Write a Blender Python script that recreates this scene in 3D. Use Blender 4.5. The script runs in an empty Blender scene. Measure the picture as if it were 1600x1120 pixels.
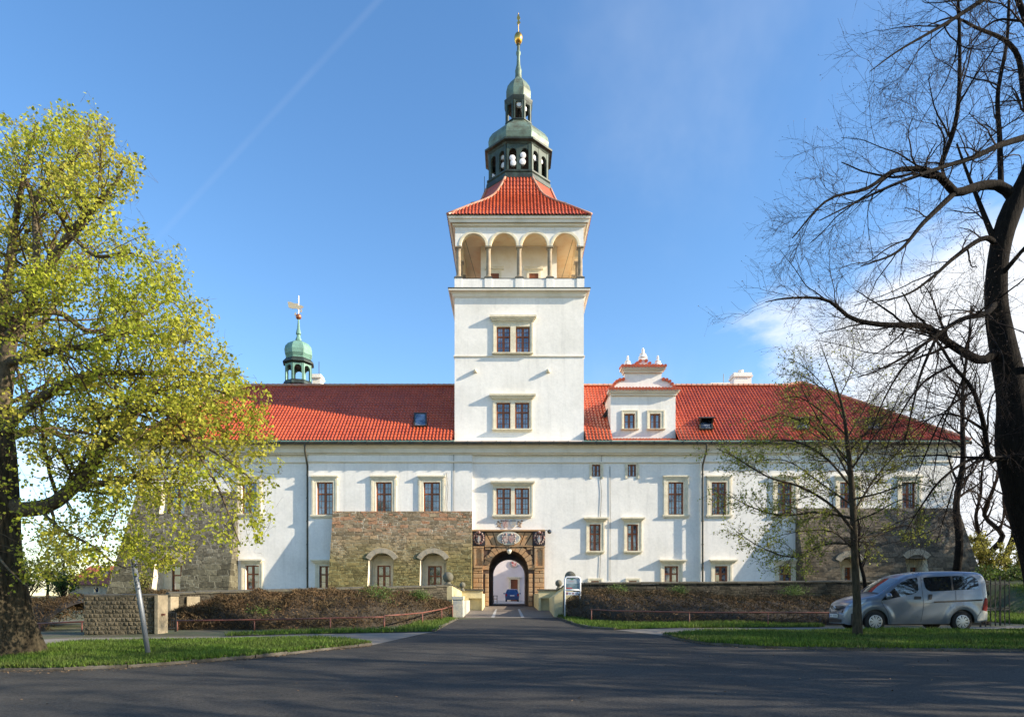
import bpy, bmesh, math, random
import numpy as np
from mathutils import Vector, Matrix

C = bpy.context.scene.collection
SC = bpy.context.scene
R = math.radians

# ------------------------------------------------------------------ camera, sky, sun, exposure
F = 1067.0      # focal length in photo pixels
CX, HY = 797.0, 930.0   # where the camera's axis meets the picture
EYE = 1.6
D = 42.68       # distance of the castle front: 25 photo pixels to the metre there
SUN_DIR = Vector((4.4, -1.0, 2.05)).normalized()

cam_d = bpy.data.cameras.new('camera')
cam = bpy.data.objects.new('camera', cam_d)
C.objects.link(cam)
cam.location = (0, 0, EYE)
cam.rotation_euler = (R(90), 0, 0)
cam_d.sensor_width = 36.0
cam_d.lens = 36.0 * F / 1600.0
cam_d.shift_x = (800 - CX) / 1600.0
cam_d.shift_y = (HY - 560) / 1600.0
cam_d.clip_start = 0.1
cam_d.clip_end = 6000
SC.camera = cam

SUN_EL = math.asin(SUN_DIR.z)
SUN_AZ = math.atan2(SUN_DIR.x, SUN_DIR.y)     # clockwise from +Y

sun_d = bpy.data.lights.new('sun', 'SUN')
sun = bpy.data.objects.new('sun', sun_d)
C.objects.link(sun)
sun_d.energy = 5.0
sun_d.angle = R(0.5)
sun_d.color = (1.0, 0.87, 0.68)
sun.rotation_euler = SUN_DIR.to_track_quat('Z', 'Y').to_euler()
sun.location = (60, -20, 60)

SC.view_settings.view_transform = 'Standard'
SC.view_settings.look = 'None'
SC.view_settings.gamma = 1
SC.view_settings.use_curve_mapping = False
SC.view_settings.exposure = 1.0
SC.cycles.max_bounces = 6
SC.cycles.transparent_max_bounces = 6

def make_world():
    w = bpy.data.worlds.new('World')
    SC.world = w
    w.use_nodes = True
    nt = w.node_tree
    N, L = nt.nodes, nt.links
    N.clear()
    def nd(t, **k):
        n = N.new(t)
        for a, b in k.items():
            setattr(n, a, b)
        return n
    def mth(op, a, b=None, c=None, clamp=False):
        n = nd('ShaderNodeMath', operation=op)
        n.use_clamp = clamp
        for i, v in enumerate((a, b, c)):
            if v is None:
                continue
            if hasattr(v, 'is_linked') or hasattr(v, 'links'):
                L.new(v, n.inputs[i])
            else:
                n.inputs[i].default_value = v
        return n.outputs[0]
    def dotv(vec):
        n = nd('ShaderNodeVectorMath', operation='DOT_PRODUCT')
        L.new(tc.outputs['Generated'], n.inputs[0])
        n.inputs[1].default_value = vec
        return n.outputs['Value']
    def ramp(v, a, b):
        n = nd('ShaderNodeMapRange', interpolation_type='SMOOTHSTEP')
        L.new(v, n.inputs[0])
        n.inputs[1].default_value = a
        n.inputs[2].default_value = b
        return n.outputs[0]
    out = nd('ShaderNodeOutputWorld')
    bg = nd('ShaderNodeBackground')
    bg.inputs['Strength'].default_value = SKY_STRENGTH
    sky = nd('ShaderNodeTexSky', sky_type='NISHITA')
    sky.sun_disc = False
    sky.sun_elevation = SUN_EL
    sky.sun_rotation = SUN_AZ
    sky.air_density = 1.0
    sky.dust_density = 0.3
    sky.ozone_density = 1.6
    tc = nd('ShaderNodeTexCoord')
    def dirpx(x, y):
        return Vector(((x - CX) / F, 1, (HY - y) / F)).normalized()
    # flattened coordinates of a cloud layer overhead
    sep = nd('ShaderNodeSeparateXYZ')
    L.new(tc.outputs['Generated'], sep.inputs[0])
    zz = mth('ADD', mth('MAXIMUM', sep.outputs[2], 0.0), 0.22)
    comb = nd('ShaderNodeCombineXYZ')
    L.new(mth('DIVIDE', sep.outputs[0], zz), comb.inputs[0])
    L.new(mth('DIVIDE', sep.outputs[1], zz), comb.inputs[1])
    def noise(scale, detail, rough, dist=0.0, loc=(0, 0, 0), sc=(1, 1, 1), rot=(0, 0, 0)):
        mp = nd('ShaderNodeMapping')
        mp.inputs['Location'].default_value = loc
        mp.inputs['Scale'].default_value = sc
        mp.inputs['Rotation'].default_value = rot
        L.new(comb.outputs[0], mp.inputs[0])
        n = nd('ShaderNodeTexNoise')
        n.inputs['Scale'].default_value = scale
        n.inputs['Detail'].default_value = detail
        n.inputs['Roughness'].default_value = rough
        n.inputs['Distortion'].default_value = dist
        L.new(mp.outputs[0], n.inputs['Vector'])
        return n.outputs['Fac']
    # cloud banks: low on the right, low on the left, wisps elsewhere
    b1 = ramp(dotv(dirpx(1480, 680)), math.cos(R(19)), math.cos(R(3)))
    b2 = ramp(dotv(dirpx(140, 800)), math.cos(R(17)), math.cos(R(3)))
    big = noise(1.6, 9, 0.62, 0.4, (3.1, 1.7, 0))
    bank = mth('ADD', mth('MULTIPLY', b1, 0.52), mth('MULTIPLY', b2, 0.21))
    cl = ramp(mth('ADD', big, bank), 0.66, 0.98)
    wisp = noise(1.1, 7, 0.6, 0.8, (0.4, 5.2, 0), (1.0, 0.28, 1), (0, 0, R(28)))
    ws = mth('MULTIPLY', ramp(wisp, 0.48, 0.85), mth('MULTIPLY_ADD', ramp(dotv(dirpx(1250, 350)), math.cos(R(34)), 1.0), 0.34, 0.03))
    # a fading vapour trail
    a, b = dirpx(592, 0), dirpx(240, 380)
    n_ = a.cross(b).normalized()
    off = mth('ABSOLUTE', dotv(n_))
    tn = noise(9, 4, 0.6)
    tr = mth('MULTIPLY', mth('SUBTRACT', 1.0, ramp(off, 0.0003, 0.0055)), mth('MULTIPLY_ADD', tn, 0.55, 0.05))
    mid = dirpx(500, 130)
    tr = mth('MULTIPLY', tr, ramp(dotv(mid), math.cos(R(20)), math.cos(R(8))))
    tr = mth('MULTIPLY', tr, 0.095)
    fac = mth('ADD', mth('MAXIMUM', cl, ws), tr, clamp=True)
    mix = nd('ShaderNodeMix', data_type='RGBA')
    L.new(fac, mix.inputs[0])
    hs = nd('ShaderNodeHueSaturation')
    hs.inputs['Saturation'].default_value = 1.22
    hs.inputs['Hue'].default_value = 0.502
    hs.inputs['Value'].default_value = 1.45
    L.new(sky.outputs[0], hs.inputs['Color'])
    L.new(hs.outputs[0], mix.inputs[6])
    mix.inputs[7].default_value = CLOUD
    L.new(mix.outputs[2], bg.inputs['Color'])
    L.new(bg.outputs[0], out.inputs[0])

SKY_STRENGTH = 0.10
CLOUD = (5.6, 5.8, 6.1, 1)
make_world()

# ------------------------------------------------------------------ ground heights
_HT = [(-60, 1.62), (0, 1.6), (8.4, 1.5), (12, 1.42), (15, 1.3), (20, 1.15), (25, 1.10), (33, 1.04),
       (42.7, 0.68), (56, 0.68), (95, 0.78), (140, 1.1), (3000, 1.3)]
def g(d):
    for (a, ha), (b, hb) in zip(_HT, _HT[1:]):
        if d <= b:
            return EYE - (ha + (hb - ha) * (d - a) / (b - a))
    return EYE - 1.3
def W(px, py, d):
    return ((px - CX) * d / F, d, EYE + (HY - py) * d / F)
def fx(px, d=D):
    return (px - CX) * d / F
def fz(py, d=D):
    return EYE + (HY - py) * d / F
def gp(px, py):
    """The point of the ground seen at a photo pixel."""
    lo, hi = 3.0, 120.0
    for _ in range(60):
        m = (lo + hi) / 2
        if HY + F * (EYE - g(m)) / m > py:
            lo = m
        else:
            hi = m
    return ((px - CX) * lo / F, lo)

# ------------------------------------------------------------------ mesh and object helpers
ORG = {}
def tag(o, label=None, cat=None, group=None, kind=None):
    if label: o['label'] = label
    if cat: o['category'] = cat
    if group: o['group'] = group
    if kind: o['kind'] = kind
    return o
def empty(name, loc, label, cat, group=None):
    o = bpy.data.objects.new(name, None)
    o.empty_display_size = 0.3
    C.objects.link(o)
    o.location = loc
    ORG[o.name] = Vector(loc)
    return tag(o, label, cat, group)
def link(name, me, mat, parent=None, org=None, smooth=False):
    """Link a mesh given in world coordinates; its origin is moved to org (default: middle of its base)."""
    n = len(me.vertices)
    co = np.empty(n * 3, np.float32)
    me.vertices.foreach_get('co', co)
    co = co.reshape(-1, 3)
    if org is None:
        lo, hi = co.min(0), co.max(0)
        org = ((lo[0] + hi[0]) / 2, (lo[1] + hi[1]) / 2, lo[2])
    org = Vector([float(v) for v in org])
    co -= np.array(org, np.float32)
    me.vertices.foreach_set('co', co.ravel())
    if mat is not None:
        for m in (mat if isinstance(mat, (list, tuple)) else [mat]):
            me.materials.append(m)
    if smooth:
        me.polygons.foreach_set('use_smooth', np.ones(len(me.polygons), bool))
    me.update()
    o = bpy.data.objects.new(name, me)
    C.objects.link(o)
    o.location = org
    if parent is not None:
        o.parent = parent
        o.location = org - ORG[parent.name]
    ORG[o.name] = org
    return o

class MB:
    def __init__(s):
        s.v, s.f, s.mi, s.m = [], [], [], 0
    def add(s, verts, faces):
        b = len(s.v)
        s.v += [tuple(p) for p in verts]
        for f in faces:
            s.f.append([b + i for i in f])
            s.mi.append(s.m)
        return s
    def box(s, x0, x1, y0, y1, z0, z1):
        v = [(x0, y0, z0), (x1, y0, z0), (x1, y1, z0), (x0, y1, z0), (x0, y0, z1), (x1, y0, z1), (x1, y1, z1), (x0, y1, z1)]
        return s.add(v, [(0, 3, 2, 1), (4, 5, 6, 7), (0, 1, 5, 4), (1, 2, 6, 5), (2, 3, 7, 6), (3, 0, 4, 7)])
    def bbox(s, x0, x1, y0, y1, z0, z1, b=0.02):
        """A block with its front (y0) edges bevelled: a cushion of dressed stone."""
        v = [(x0, y1, z0), (x1, y1, z0), (x1, y1, z1), (x0, y1, z1),
             (x0, y0 + b, z0), (x1, y0 + b, z0), (x1, y0 + b, z1), (x0, y0 + b, z1),
             (x0 + b, y0, z0 + b), (x1 - b, y0, z0 + b), (x1 - b, y0, z1 - b), (x0 + b, y0, z1 - b)]
        f = [(0, 1, 2, 3)] + [(i, (i + 1) % 4, 4 + (i + 1) % 4, 4 + i)[::-1] for i in range(4)] + \
            [(4 + i, 4 + (i + 1) % 4, 8 + (i + 1) % 4, 8 + i)[::-1] for i in range(4)] + [(11, 10, 9, 8)]
        return s.add(v, [tuple(reversed(q)) for q in f])
    def prism_y(s, poly, y0, y1):
        """poly: (x, z) outline, extruded from y0 to y1."""
        n = len(poly)
        v = [(x, y0, z) for x, z in poly] + [(x, y1, z) for x, z in poly]
        f = [tuple(range(n)), tuple(range(2 * n - 1, n - 1, -1))] + [(i, n + i, n + (i + 1) % n, (i + 1) % n) for i in range(n)]
        return s.add(v, f)
    def prism_x(s, poly, x0, x1):
        """poly: (y, z) profile, extruded along x."""
        n = len(poly)
        v = [(x0, y, z) for y, z in poly] + [(x1, y, z) for y, z in poly]
        f = [tuple(range(n)), tuple(range(2 * n - 1, n - 1, -1))] + [(i, n + i, n + (i + 1) % n, (i + 1) % n) for i in range(n)]
        return s.add(v, f)
    def prism_z(s, poly, z0, z1):
        n = len(poly)
        v = [(x, y, z0) for x, y in poly] + [(x, y, z1) for x, y in poly]
        f = [tuple(range(n - 1, -1, -1)), tuple(range(n, 2 * n))] + [(i, (i + 1) % n, n + (i + 1) % n, n + i) for i in range(n)]
        return s.add(v, f)
    def lathe(s, prof, cx, cy, n=16, rot=0.0, cap=True):
        """prof: (radius, z) from bottom to top."""
        v, f = [], []
        for r, z in prof:
            for k in range(n):
                a = rot + 2 * math.pi * k / n
                v.append((cx + r * math.cos(a), cy + r * math.sin(a), z))
        for i in range(len(prof) - 1):
            for k in range(n):
                k2 = (k + 1) % n
                f.append((i * n + k, i * n + k2, (i + 1) * n + k2, (i + 1) * n + k))
        if cap:
            f.append(tuple(range(n - 1, -1, -1)))
            f.append(tuple((len(prof) - 1) * n + k for k in range(n)))
        return s.add(v, f)
    def tube(s, pts, r, n=8, cap=True):
        pts = [Vector(p) for p in pts]
        rs = r if isinstance(r, (list, tuple)) else [r] * len(pts)
        v, f = [], []
        prev = None
        for i, p in enumerate(pts):
            t = (pts[min(i + 1, len(pts) - 1)] - pts[max(i - 1, 0)]).normalized()
            if prev is None:
                a = t.orthogonal().normalized()
            else:
                a = (prev - t * prev.dot(t))
                a = a.normalized() if a.length > 1e-6 else t.orthogonal().normalized()
            prev = a
            b = t.cross(a)
            for k in range(n):
                q = 2 * math.pi * k / n
                v.append(p + (a * math.cos(q) + b * math.sin(q)) * rs[i])
        for i in range(len(pts) - 1):
            for k in range(n):
                k2 = (k + 1) % n
                f.append((i * n + k, i * n + k2, (i + 1) * n + k2, (i + 1) * n + k))
        if cap:
            f.append(tuple(range(n - 1, -1, -1)))
            f.append(tuple((len(pts) - 1) * n + k for k in range(n)))
        return s.add(v, f)
    def sphere(s, c, r, n=20, m=12, sc=(1, 1, 1)):
        v, f = [], []
        for i in range(m + 1):
            t = math.pi * i / m
            for k in range(n):
                a = 2 * math.pi * k / n
                v.append((c[0] + sc[0] * r * math.sin(t) * math.cos(a), c[1] + sc[1] * r * math.sin(t) * math.sin(a), c[2] - sc[2] * r * math.cos(t)))
        for i in range(m):
            for k in range(n):
                k2 = (k + 1) % n
                f.append((i * n + k, i * n + k2, (i + 1) * n + k2, (i + 1) * n + k))
        return s.add(v, f)
    def grid(s, P, flip=False):
        """P: rows of points."""
        n = len(P[0])
        v = [p for row in P for p in row]
        f = []
        for i in range(len(P) - 1):
            for j in range(n - 1):
                q = (i * n + j, i * n + j + 1, (i + 1) * n + j + 1, (i + 1) * n + j)
                f.append(q[::-1] if flip else q)
        return s.add(v, f)
    def mesh(s, name, weld=False):
        me = bpy.data.meshes.new(name)
        me.from_pydata(s.v, [], s.f)
        me.polygons.foreach_set('material_index', np.array(s.mi, np.int32))
        if weld:
            bm = bmesh.new()
            bm.from_mesh(me)
            bmesh.ops.remove_doubles(bm, verts=bm.verts, dist=1e-4)
            bmesh.ops.recalc_face_normals(bm, faces=bm.faces)
            bm.to_mesh(me)
            bm.free()
        return me
    def build(s, name, mat, parent=None, org=None, smooth=False, bevel=0, weld=False, sharp=None):
        o = link(name, s.mesh(name, weld), mat, parent, org, smooth)
        if sharp is not None:
            o.data.polygons.foreach_set('use_smooth', np.ones(len(o.data.polygons), bool))
            o.data.set_sharp_from_angle(angle=R(sharp))
        if bevel:
            m = o.modifiers.new('bevel', 'BEVEL')
            m.width = bevel
            m.segments = 2
            m.limit_method = 'ANGLE'
        return o

def arr_mesh(name, V, Fc):
    """A mesh from arrays: V (n, 3) and Fc (m, k) with one face size."""
    me = bpy.data.meshes.new(name)
    V = np.asarray(V, np.float32)
    Fc = np.asarray(Fc, np.int32)
    m, k = Fc.shape
    me.vertices.add(len(V))
    me.vertices.foreach_set('co', V.ravel())
    me.loops.add(m * k)
    me.loops.foreach_set('vertex_index', Fc.ravel())
    me.polygons.add(m)
    me.polygons.foreach_set('loop_start', np.arange(0, m * k, k, dtype=np.int32))
    me.polygons.foreach_set('loop_total', np.full(m, k, np.int32))
    me.update(calc_edges=True)
    return me

# ------------------------------------------------------------------ materials
def mat(name, col, rough=0.8, metal=0.0, spec=0.5, noise=None, bump=None, col2=None, coat=0.0, island=None, trans=0.0, detail=None, ior=None, streak=None):
    """noise: (scale, low, high) mixes col -> col2; bump: (scale, strength, distance); island: darker/lighter per loose piece;
    detail: (scale, amount) a finer light-dark mottling."""
    m = bpy.data.materials.new(name)
    m.use_nodes = True
    nt = m.node_tree
    N, L = nt.nodes, nt.links
    b = N['Principled BSDF']
    b.inputs['Base Color'].default_value = (*col, 1)
    b.inputs['Roughness'].default_value = rough
    b.inputs['Metallic'].default_value = metal
    b.inputs['Specular IOR Level'].default_value = spec
    b.inputs['Coat Weight'].default_value = coat
    if ior: b.inputs['IOR'].default_value = ior
    geo = N.new('ShaderNodeNewGeometry')
    last = None
    def nz(scale, det=6, ro=0.6):
        n = N.new('ShaderNodeTexNoise')
        n.inputs['Scale'].default_value = scale
        n.inputs['Detail'].default_value = det
        n.inputs['Roughness'].default_value = ro
        L.new(geo.outputs['Position'], n.inputs['Vector'])
        return n.outputs['Fac']
    if noise:
        sc, lo, hi = noise
        mr = N.new('ShaderNodeMapRange')
        L.new(nz(sc), mr.inputs[0])
        mr.inputs[1].default_value, mr.inputs[2].default_value = lo, hi
        mx = N.new('ShaderNodeMix'); mx.data_type = 'RGBA'
        L.new(mr.outputs[0], mx.inputs[0])
        mx.inputs[6].default_value = (*col, 1)
        mx.inputs[7].default_value = (*(col2 or [c * 0.7 for c in col]), 1)
        last = mx.outputs[2]
    if detail:
        mr = N.new('ShaderNodeMapRange')
        L.new(nz(detail[0], 3), mr.inputs[0])
        mr.inputs[1].default_value, mr.inputs[2].default_value = 0.25, 0.75
        mr.inputs[3].default_value, mr.inputs[4].default_value = 1 - detail[1], 1 + detail[1]
        last = _scale(N, L, last, col, mr.outputs[0])
    if island:
        mr = N.new('ShaderNodeMapRange')
        L.new(geo.outputs['Random Per Island'], mr.inputs[0])
        mr.inputs[3].default_value, mr.inputs[4].default_value = 1 - island, 1 + island
        last = _scale(N, L, last, col, mr.outputs[0])
    if streak:
        # rain streaks and old washes: a noise drawn out downwards
        mp = N.new('ShaderNodeMapping'); mp.inputs['Scale'].default_value = (2.6, 2.6, 0.16)
        L.new(geo.outputs['Position'], mp.inputs[0])
        n = N.new('ShaderNodeTexNoise'); n.inputs['Scale'].default_value = 1.0; n.inputs['Detail'].default_value = 7; n.inputs['Roughness'].default_value = 0.68
        L.new(mp.outputs[0], n.inputs['Vector'])
        mr = N.new('ShaderNodeMapRange'); L.new(n.outputs['Fac'], mr.inputs[0])
        mr.inputs[1].default_value, mr.inputs[2].default_value = 0.52, 0.74
        mr.inputs[3].default_value, mr.inputs[4].default_value = 1.0, 1 - streak
        last = _scale(N, L, last, col, mr.outputs[0])
    if last is not None:
        L.new(last, b.inputs['Base Color'])
    if bump:
        bp = N.new('ShaderNodeBump')
        bp.inputs['Strength'].default_value = bump[1]
        bp.inputs['Distance'].default_value = bump[2]
        L.new(nz(bump[0], 5, 0.6), bp.inputs['Height'])
        L.new(bp.outputs[0], b.inputs['Normal'])
    if trans:
        tr = N.new('ShaderNodeBsdfTranslucent')
        if last is not None: L.new(last, tr.inputs[0])
        else: tr.inputs[0].default_value = (*col, 1)
        ms = N.new('ShaderNodeMixShader')
        ms.inputs[0].default_value = trans
        L.new(b.outputs[0], ms.inputs[1]); L.new(tr.outputs[0], ms.inputs[2])
        L.new(ms.outputs[0], N['Material Output'].inputs[0])
    return m
def _scale(N, L, last, col, fac):
    vm = N.new('ShaderNodeVectorMath'); vm.operation = 'SCALE'
    if last is not None: L.new(last, vm.inputs[0])
    else: vm.inputs[0].default_value = col
    L.new(fac, vm.inputs['Scale'])
    return vm.outputs[0]

def stone_mat(name, c1, c2, mortar, bw, bh, stain=None, stain_z=None, warp=0.05, bumpd=0.05, msize=0.02, accent=None, accent_z=(0, 1)):
    """Coursed rubble masonry laid out over world x and z: two sizes of block, broken mortar, block-to-block colour."""
    m = bpy.data.materials.new(name)
    m.use_nodes = True
    N, L = m.node_tree.nodes, m.node_tree.links
    b = N['Principled BSDF']
    b.inputs['Roughness'].default_value = 0.92
    b.inputs['Specular IOR Level'].default_value = 0.2
    geo = N.new('ShaderNodeNewGeometry')
    def noise(scale, det=3, ro=0.6, vec=None):
        n = N.new('ShaderNodeTexNoise'); n.inputs['Scale'].default_value = scale; n.inputs['Detail'].default_value = det; n.inputs['Roughness'].default_value = ro
        L.new(vec or geo.outputs['Position'], n.inputs['Vector'])
        return n
    def rng_(v, a, b_, c=0.0, d=1.0):
        n = N.new('ShaderNodeMapRange'); L.new(v, n.inputs[0])
        for i, q in enumerate((a, b_, c, d)): n.inputs[i + 1].default_value = q
        return n.outputs[0]
    def mix(f, a, b_, mode='MIX'):
        n = N.new('ShaderNodeMix'); n.data_type = 'RGBA'; n.blend_type = mode
        if hasattr(f, 'links'): L.new(f, n.inputs[0])
        else: n.inputs[0].default_value = f
        for i, q in ((6, a), (7, b_)):
            if hasattr(q, 'links'): L.new(q, n.inputs[i])
            else: n.inputs[i].default_value = (*q, 1)
        return n.outputs[2]
    def vmul(v, sc, add):
        n = N.new('ShaderNodeVectorMath'); n.operation = 'MULTIPLY_ADD'
        L.new(v, n.inputs[0]); n.inputs[1].default_value = sc; L.new(add, n.inputs[2])
        return n.outputs[0]
    w1 = noise(0.9, 2)
    w2 = noise(4.5, 2)
    pos = vmul(w1.outputs['Color'], (warp * 4, warp * 4, warp * 2.2), geo.outputs['Position'])
    pos = vmul(w2.outputs['Color'], (warp * 1.3, warp * 1.3, warp * 1.1), pos)
    sp = N.new('ShaderNodeSeparateXYZ'); L.new(pos, sp.inputs[0])
    ad = N.new('ShaderNodeMath'); ad.operation = 'MULTIPLY_ADD'
    L.new(sp.outputs[1], ad.inputs[0]); ad.inputs[1].default_value = 0.9; L.new(sp.outputs[0], ad.inputs[2])
    cb = N.new('ShaderNodeCombineXYZ'); L.new(ad.outputs[0], cb.inputs[0]); L.new(sp.outputs[2], cb.inputs[1])
    def brick(w, h, off, sq):
        br = N.new('ShaderNodeTexBrick')
        for k, v in (('Scale', 1.0), ('Brick Width', w), ('Row Height', h), ('Mortar Size', msize), ('Mortar Smooth', 0.6), ('Bias', 0.0)):
            br.inputs[k].default_value = v
        br.offset = off; br.squash = sq; br.squash_frequency = 3; br.offset_frequency = 2
        br.inputs['Color1'].default_value = (0, 0, 0, 1); br.inputs['Color2'].default_value = (1, 1, 1, 1); br.inputs['Mortar'].default_value = (0.5, 0.5, 0.5, 1)
        L.new(cb.outputs[0], br.inputs['Vector'])
        return br
    b1, b2 = brick(bw, bh, 0.43, 1.5), brick(bw * 0.55, bh * 0.66, 0.31, 0.7)
    big = noise(0.55, 2)
    st = N.new('ShaderNodeMath'); st.operation = 'GREATER_THAN'; L.new(big.outputs['Fac'], st.inputs[0]); st.inputs[1].default_value = 0.53
    tone = mix(st.outputs[0], b1.outputs['Color'], b2.outputs['Color'])
    mf = N.new('ShaderNodeMix'); mf.data_type = 'FLOAT'
    L.new(st.outputs[0], mf.inputs[0]); L.new(b1.outputs['Fac'], mf.inputs[2]); L.new(b2.outputs['Fac'], mf.inputs[3])
    tn = N.new('ShaderNodeRGBToBW'); L.new(tone, tn.inputs[0])
    fine = noise(6.0, 8, 0.7)
    last = mix(rng_(tn.outputs[0], 0.0, 1.0), c1, c2)
    last = _scale(N, L, last, c1, rng_(tn.outputs[0], 0.0, 1.0, 0.72, 1.22))
    if accent:
        sz = N.new('ShaderNodeSeparateXYZ'); L.new(geo.outputs['Position'], sz.inputs[0])
        am = N.new('ShaderNodeMath'); am.operation = 'MULTIPLY'
        L.new(rng_(tn.outputs[0], 0.62, 0.70), am.inputs[0]); L.new(rng_(sz.outputs[2], *accent_z), am.inputs[1])
        last = mix(am.outputs[0], last, accent)
    last = _scale(N, L, last, c1, rng_(fine.outputs['Fac'], 0.3, 0.72, 0.55, 1.40))
    # mortar is pale where it survives and a dark gap where it is gone
    keep = rng_(noise(2.6, 4).outputs['Fac'], 0.44, 0.58)
    mcol = mix(keep, [c * 0.35 for c in c1], mortar)
    last = mix(mf.outputs[0], last, mcol)
    if stain:
        sz2 = N.new('ShaderNodeSeparateXYZ'); L.new(geo.outputs['Position'], sz2.inputs[0])
        z = N.new('ShaderNodeMath'); z.operation = 'MULTIPLY_ADD'
        L.new(big.outputs['Fac'], z.inputs[0]); z.inputs[1].default_value = 3.0; L.new(sz2.outputs[2], z.inputs[2])
        last = mix(rng_(z.outputs[0], stain_z[0] + 1.5, stain_z[1] + 1.5, 1, 0), last, stain, 'MULTIPLY')
    L.new(last, b.inputs['Base Color'])
    bp = N.new('ShaderNodeBump'); bp.inputs['Strength'].default_value = 0.9; bp.inputs['Distance'].default_value = bumpd
    inv = N.new('ShaderNodeMath'); inv.operation = 'MULTIPLY_ADD'
    L.new(mf.outputs[0], inv.inputs[0]); inv.inputs[1].default_value = -0.7; L.new(fine.outputs['Fac'], inv.inputs[2])
    i2 = N.new('ShaderNodeMath'); i2.operation = 'MULTIPLY_ADD'
    L.new(tn.outputs[0], i2.inputs[0]); i2.inputs[1].default_value = 0.5; L.new(inv.outputs[0], i2.inputs[2])
    L.new(i2.outputs[0], bp.inputs['Height']); L.new(bp.outputs[0], b.inputs['Normal'])
    return m

M = {}
M['plaster'] = mat('white_plaster', (0.82, 0.795, 0.745), 0.92, spec=0.2, noise=(0.45, 0.45, 0.75), col2=(0.70, 0.68, 0.63), bump=(2.2, 0.45, 0.025), detail=(7, 0.06), streak=0.14)
M['trim'] = mat('cream_stone_trim', (0.74, 0.67, 0.51), 0.85, spec=0.2, noise=(3, 0.45, 0.75), col2=(0.58, 0.52, 0.38), detail=(14, 0.08))
M['cornice'] = mat('cornice_plaster', (0.76, 0.71, 0.61), 0.9, spec=0.2, noise=(1.0, 0.45, 0.75), col2=(0.62, 0.57, 0.46))
M['tile'] = mat('terracotta_tile', (0.50, 0.095, 0.034), 0.42, spec=0.45, noise=(0.9, 0.35, 0.68), col2=(0.36, 0.064, 0.028), detail=(6.5, 0.24))
M['ochre'] = mat('warm_loggia_plaster', (0.80, 0.64, 0.40), 0.9, spec=0.2, noise=(1.5, 0.42, 0.7), col2=(0.74, 0.52, 0.28))
M['wood'] = mat('brown_window_wood', (0.21, 0.062, 0.018), 0.5, detail=(20, 0.2))
M['glass'] = mat('window_glass', (0.022, 0.036, 0.065), 0.04, spec=0.5, ior=2.4, noise=(1.9, 0.47, 0.57), col2=(0.19, 0.22, 0.28))  # blue tint and paler patches: sky reflection and curtains put into the colour
M['copper'] = mat('patinated_copper', (0.16, 0.23, 0.18), 0.55, metal=0.2, noise=(1.6, 0.4, 0.62), col2=(0.10, 0.115, 0.08), detail=(8, 0.15))
M['copper_post'] = mat('weathered_copper_posts', (0.055, 0.085, 0.068), 0.6, metal=0.15, noise=(2.0, 0.4, 0.7), col2=(0.022, 0.032, 0.026))
M['reveal'] = mat('pale_reveal_plaster', (0.78, 0.72, 0.58), 0.9, spec=0.2, noise=(2.5, 0.45, 0.7), col2=(0.62, 0.52, 0.36))
M['copper_dark'] = mat('dark_copper', (0.024, 0.032, 0.027), 0.55, metal=0.2, noise=(2.0, 0.45, 0.75), col2=(0.06, 0.095, 0.078))
M['copper_bright'] = mat('green_copper', (0.17, 0.33, 0.265), 0.6, metal=0.1, noise=(2.4, 0.42, 0.7), col2=(0.11, 0.20, 0.16), detail=(12, 0.15))
M['gutter'] = mat('dark_gutter_metal', (0.045, 0.05, 0.045), 0.5, metal=0.5, noise=(3, 0.4, 0.7), col2=(0.10, 0.08, 0.05))
M['gold'] = mat('gilded_metal', (0.85, 0.46, 0.10), 0.28, metal=1.0)
M['dark'] = mat('dark_interior', (0.02, 0.02, 0.02), 0.9)
M['white_paint'] = mat('white_painted_metal', (0.75, 0.77, 0.80), 0.4)
M['stone'] = stone_mat('rubble_masonry', (0.235, 0.185, 0.118), (0.33, 0.25, 0.155), (0.52, 0.47, 0.36), 0.56, 0.235, (0.62, 0.66, 0.42), (3.4, 5.5), warp=0.085, msize=0.022, accent=(0.33, 0.185, 0.105), accent_z=(4.8, 6.0))
M['stone_grey'] = stone_mat('grey_ashlar', (0.125, 0.112, 0.088), (0.17, 0.155, 0.12), (0.42, 0.39, 0.33), 0.74, 0.36, (0.80, 0.80, 0.68), (3.0, 6.0), warp=0.035, msize=0.022)
M['stone_dark'] = stone_mat('brown_ashlar', (0.14, 0.118, 0.092), (0.20, 0.165, 0.125), (0.19, 0.165, 0.13), 0.66, 0.31, (0.70, 0.68, 0.60), (3.0, 6.5), bumpd=0.03, warp=0.06, msize=0.016)
M['stone_wall'] = stone_mat('garden_wall_stone', (0.062, 0.056, 0.042), (0.092, 0.078, 0.058), (0.11, 0.096, 0.072), 0.35, 0.17, (0.6, 0.65, 0.5), (0.5, 2.2), warp=0.10)
M['sandstone'] = mat('sandstone', (0.45, 0.26, 0.13), 0.85, spec=0.2, noise=(1.6, 0.40, 0.70), col2=(0.36, 0.27, 0.17), detail=(12, 0.2), bump=(25, 0.3, 0.01))
M['joint'] = mat('dark_stone_joint', (0.10, 0.06, 0.04), 0.9)
M['hood_stone'] = mat('pale_hood_stone', (0.42, 0.36, 0.27), 0.9, spec=0.2, noise=(2.5, 0.4, 0.7), col2=(0.28, 0.24, 0.17), detail=(14, 0.15), bump=(14, 0.3, 0.02))
M['grey_stone'] = mat('weathered_stone', (0.15, 0.135, 0.10), 0.9, noise=(5, 0.4, 0.7), col2=(0.13, 0.13, 0.09), bump=(18, 0.4, 0.02), detail=(16, 0.2))
M['coping'] = mat('mossy_coping', (0.065, 0.058, 0.044), 0.95, noise=(5, 0.4, 0.7), col2=(0.11, 0.10, 0.065), bump=(15, 0.5, 0.02))
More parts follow.
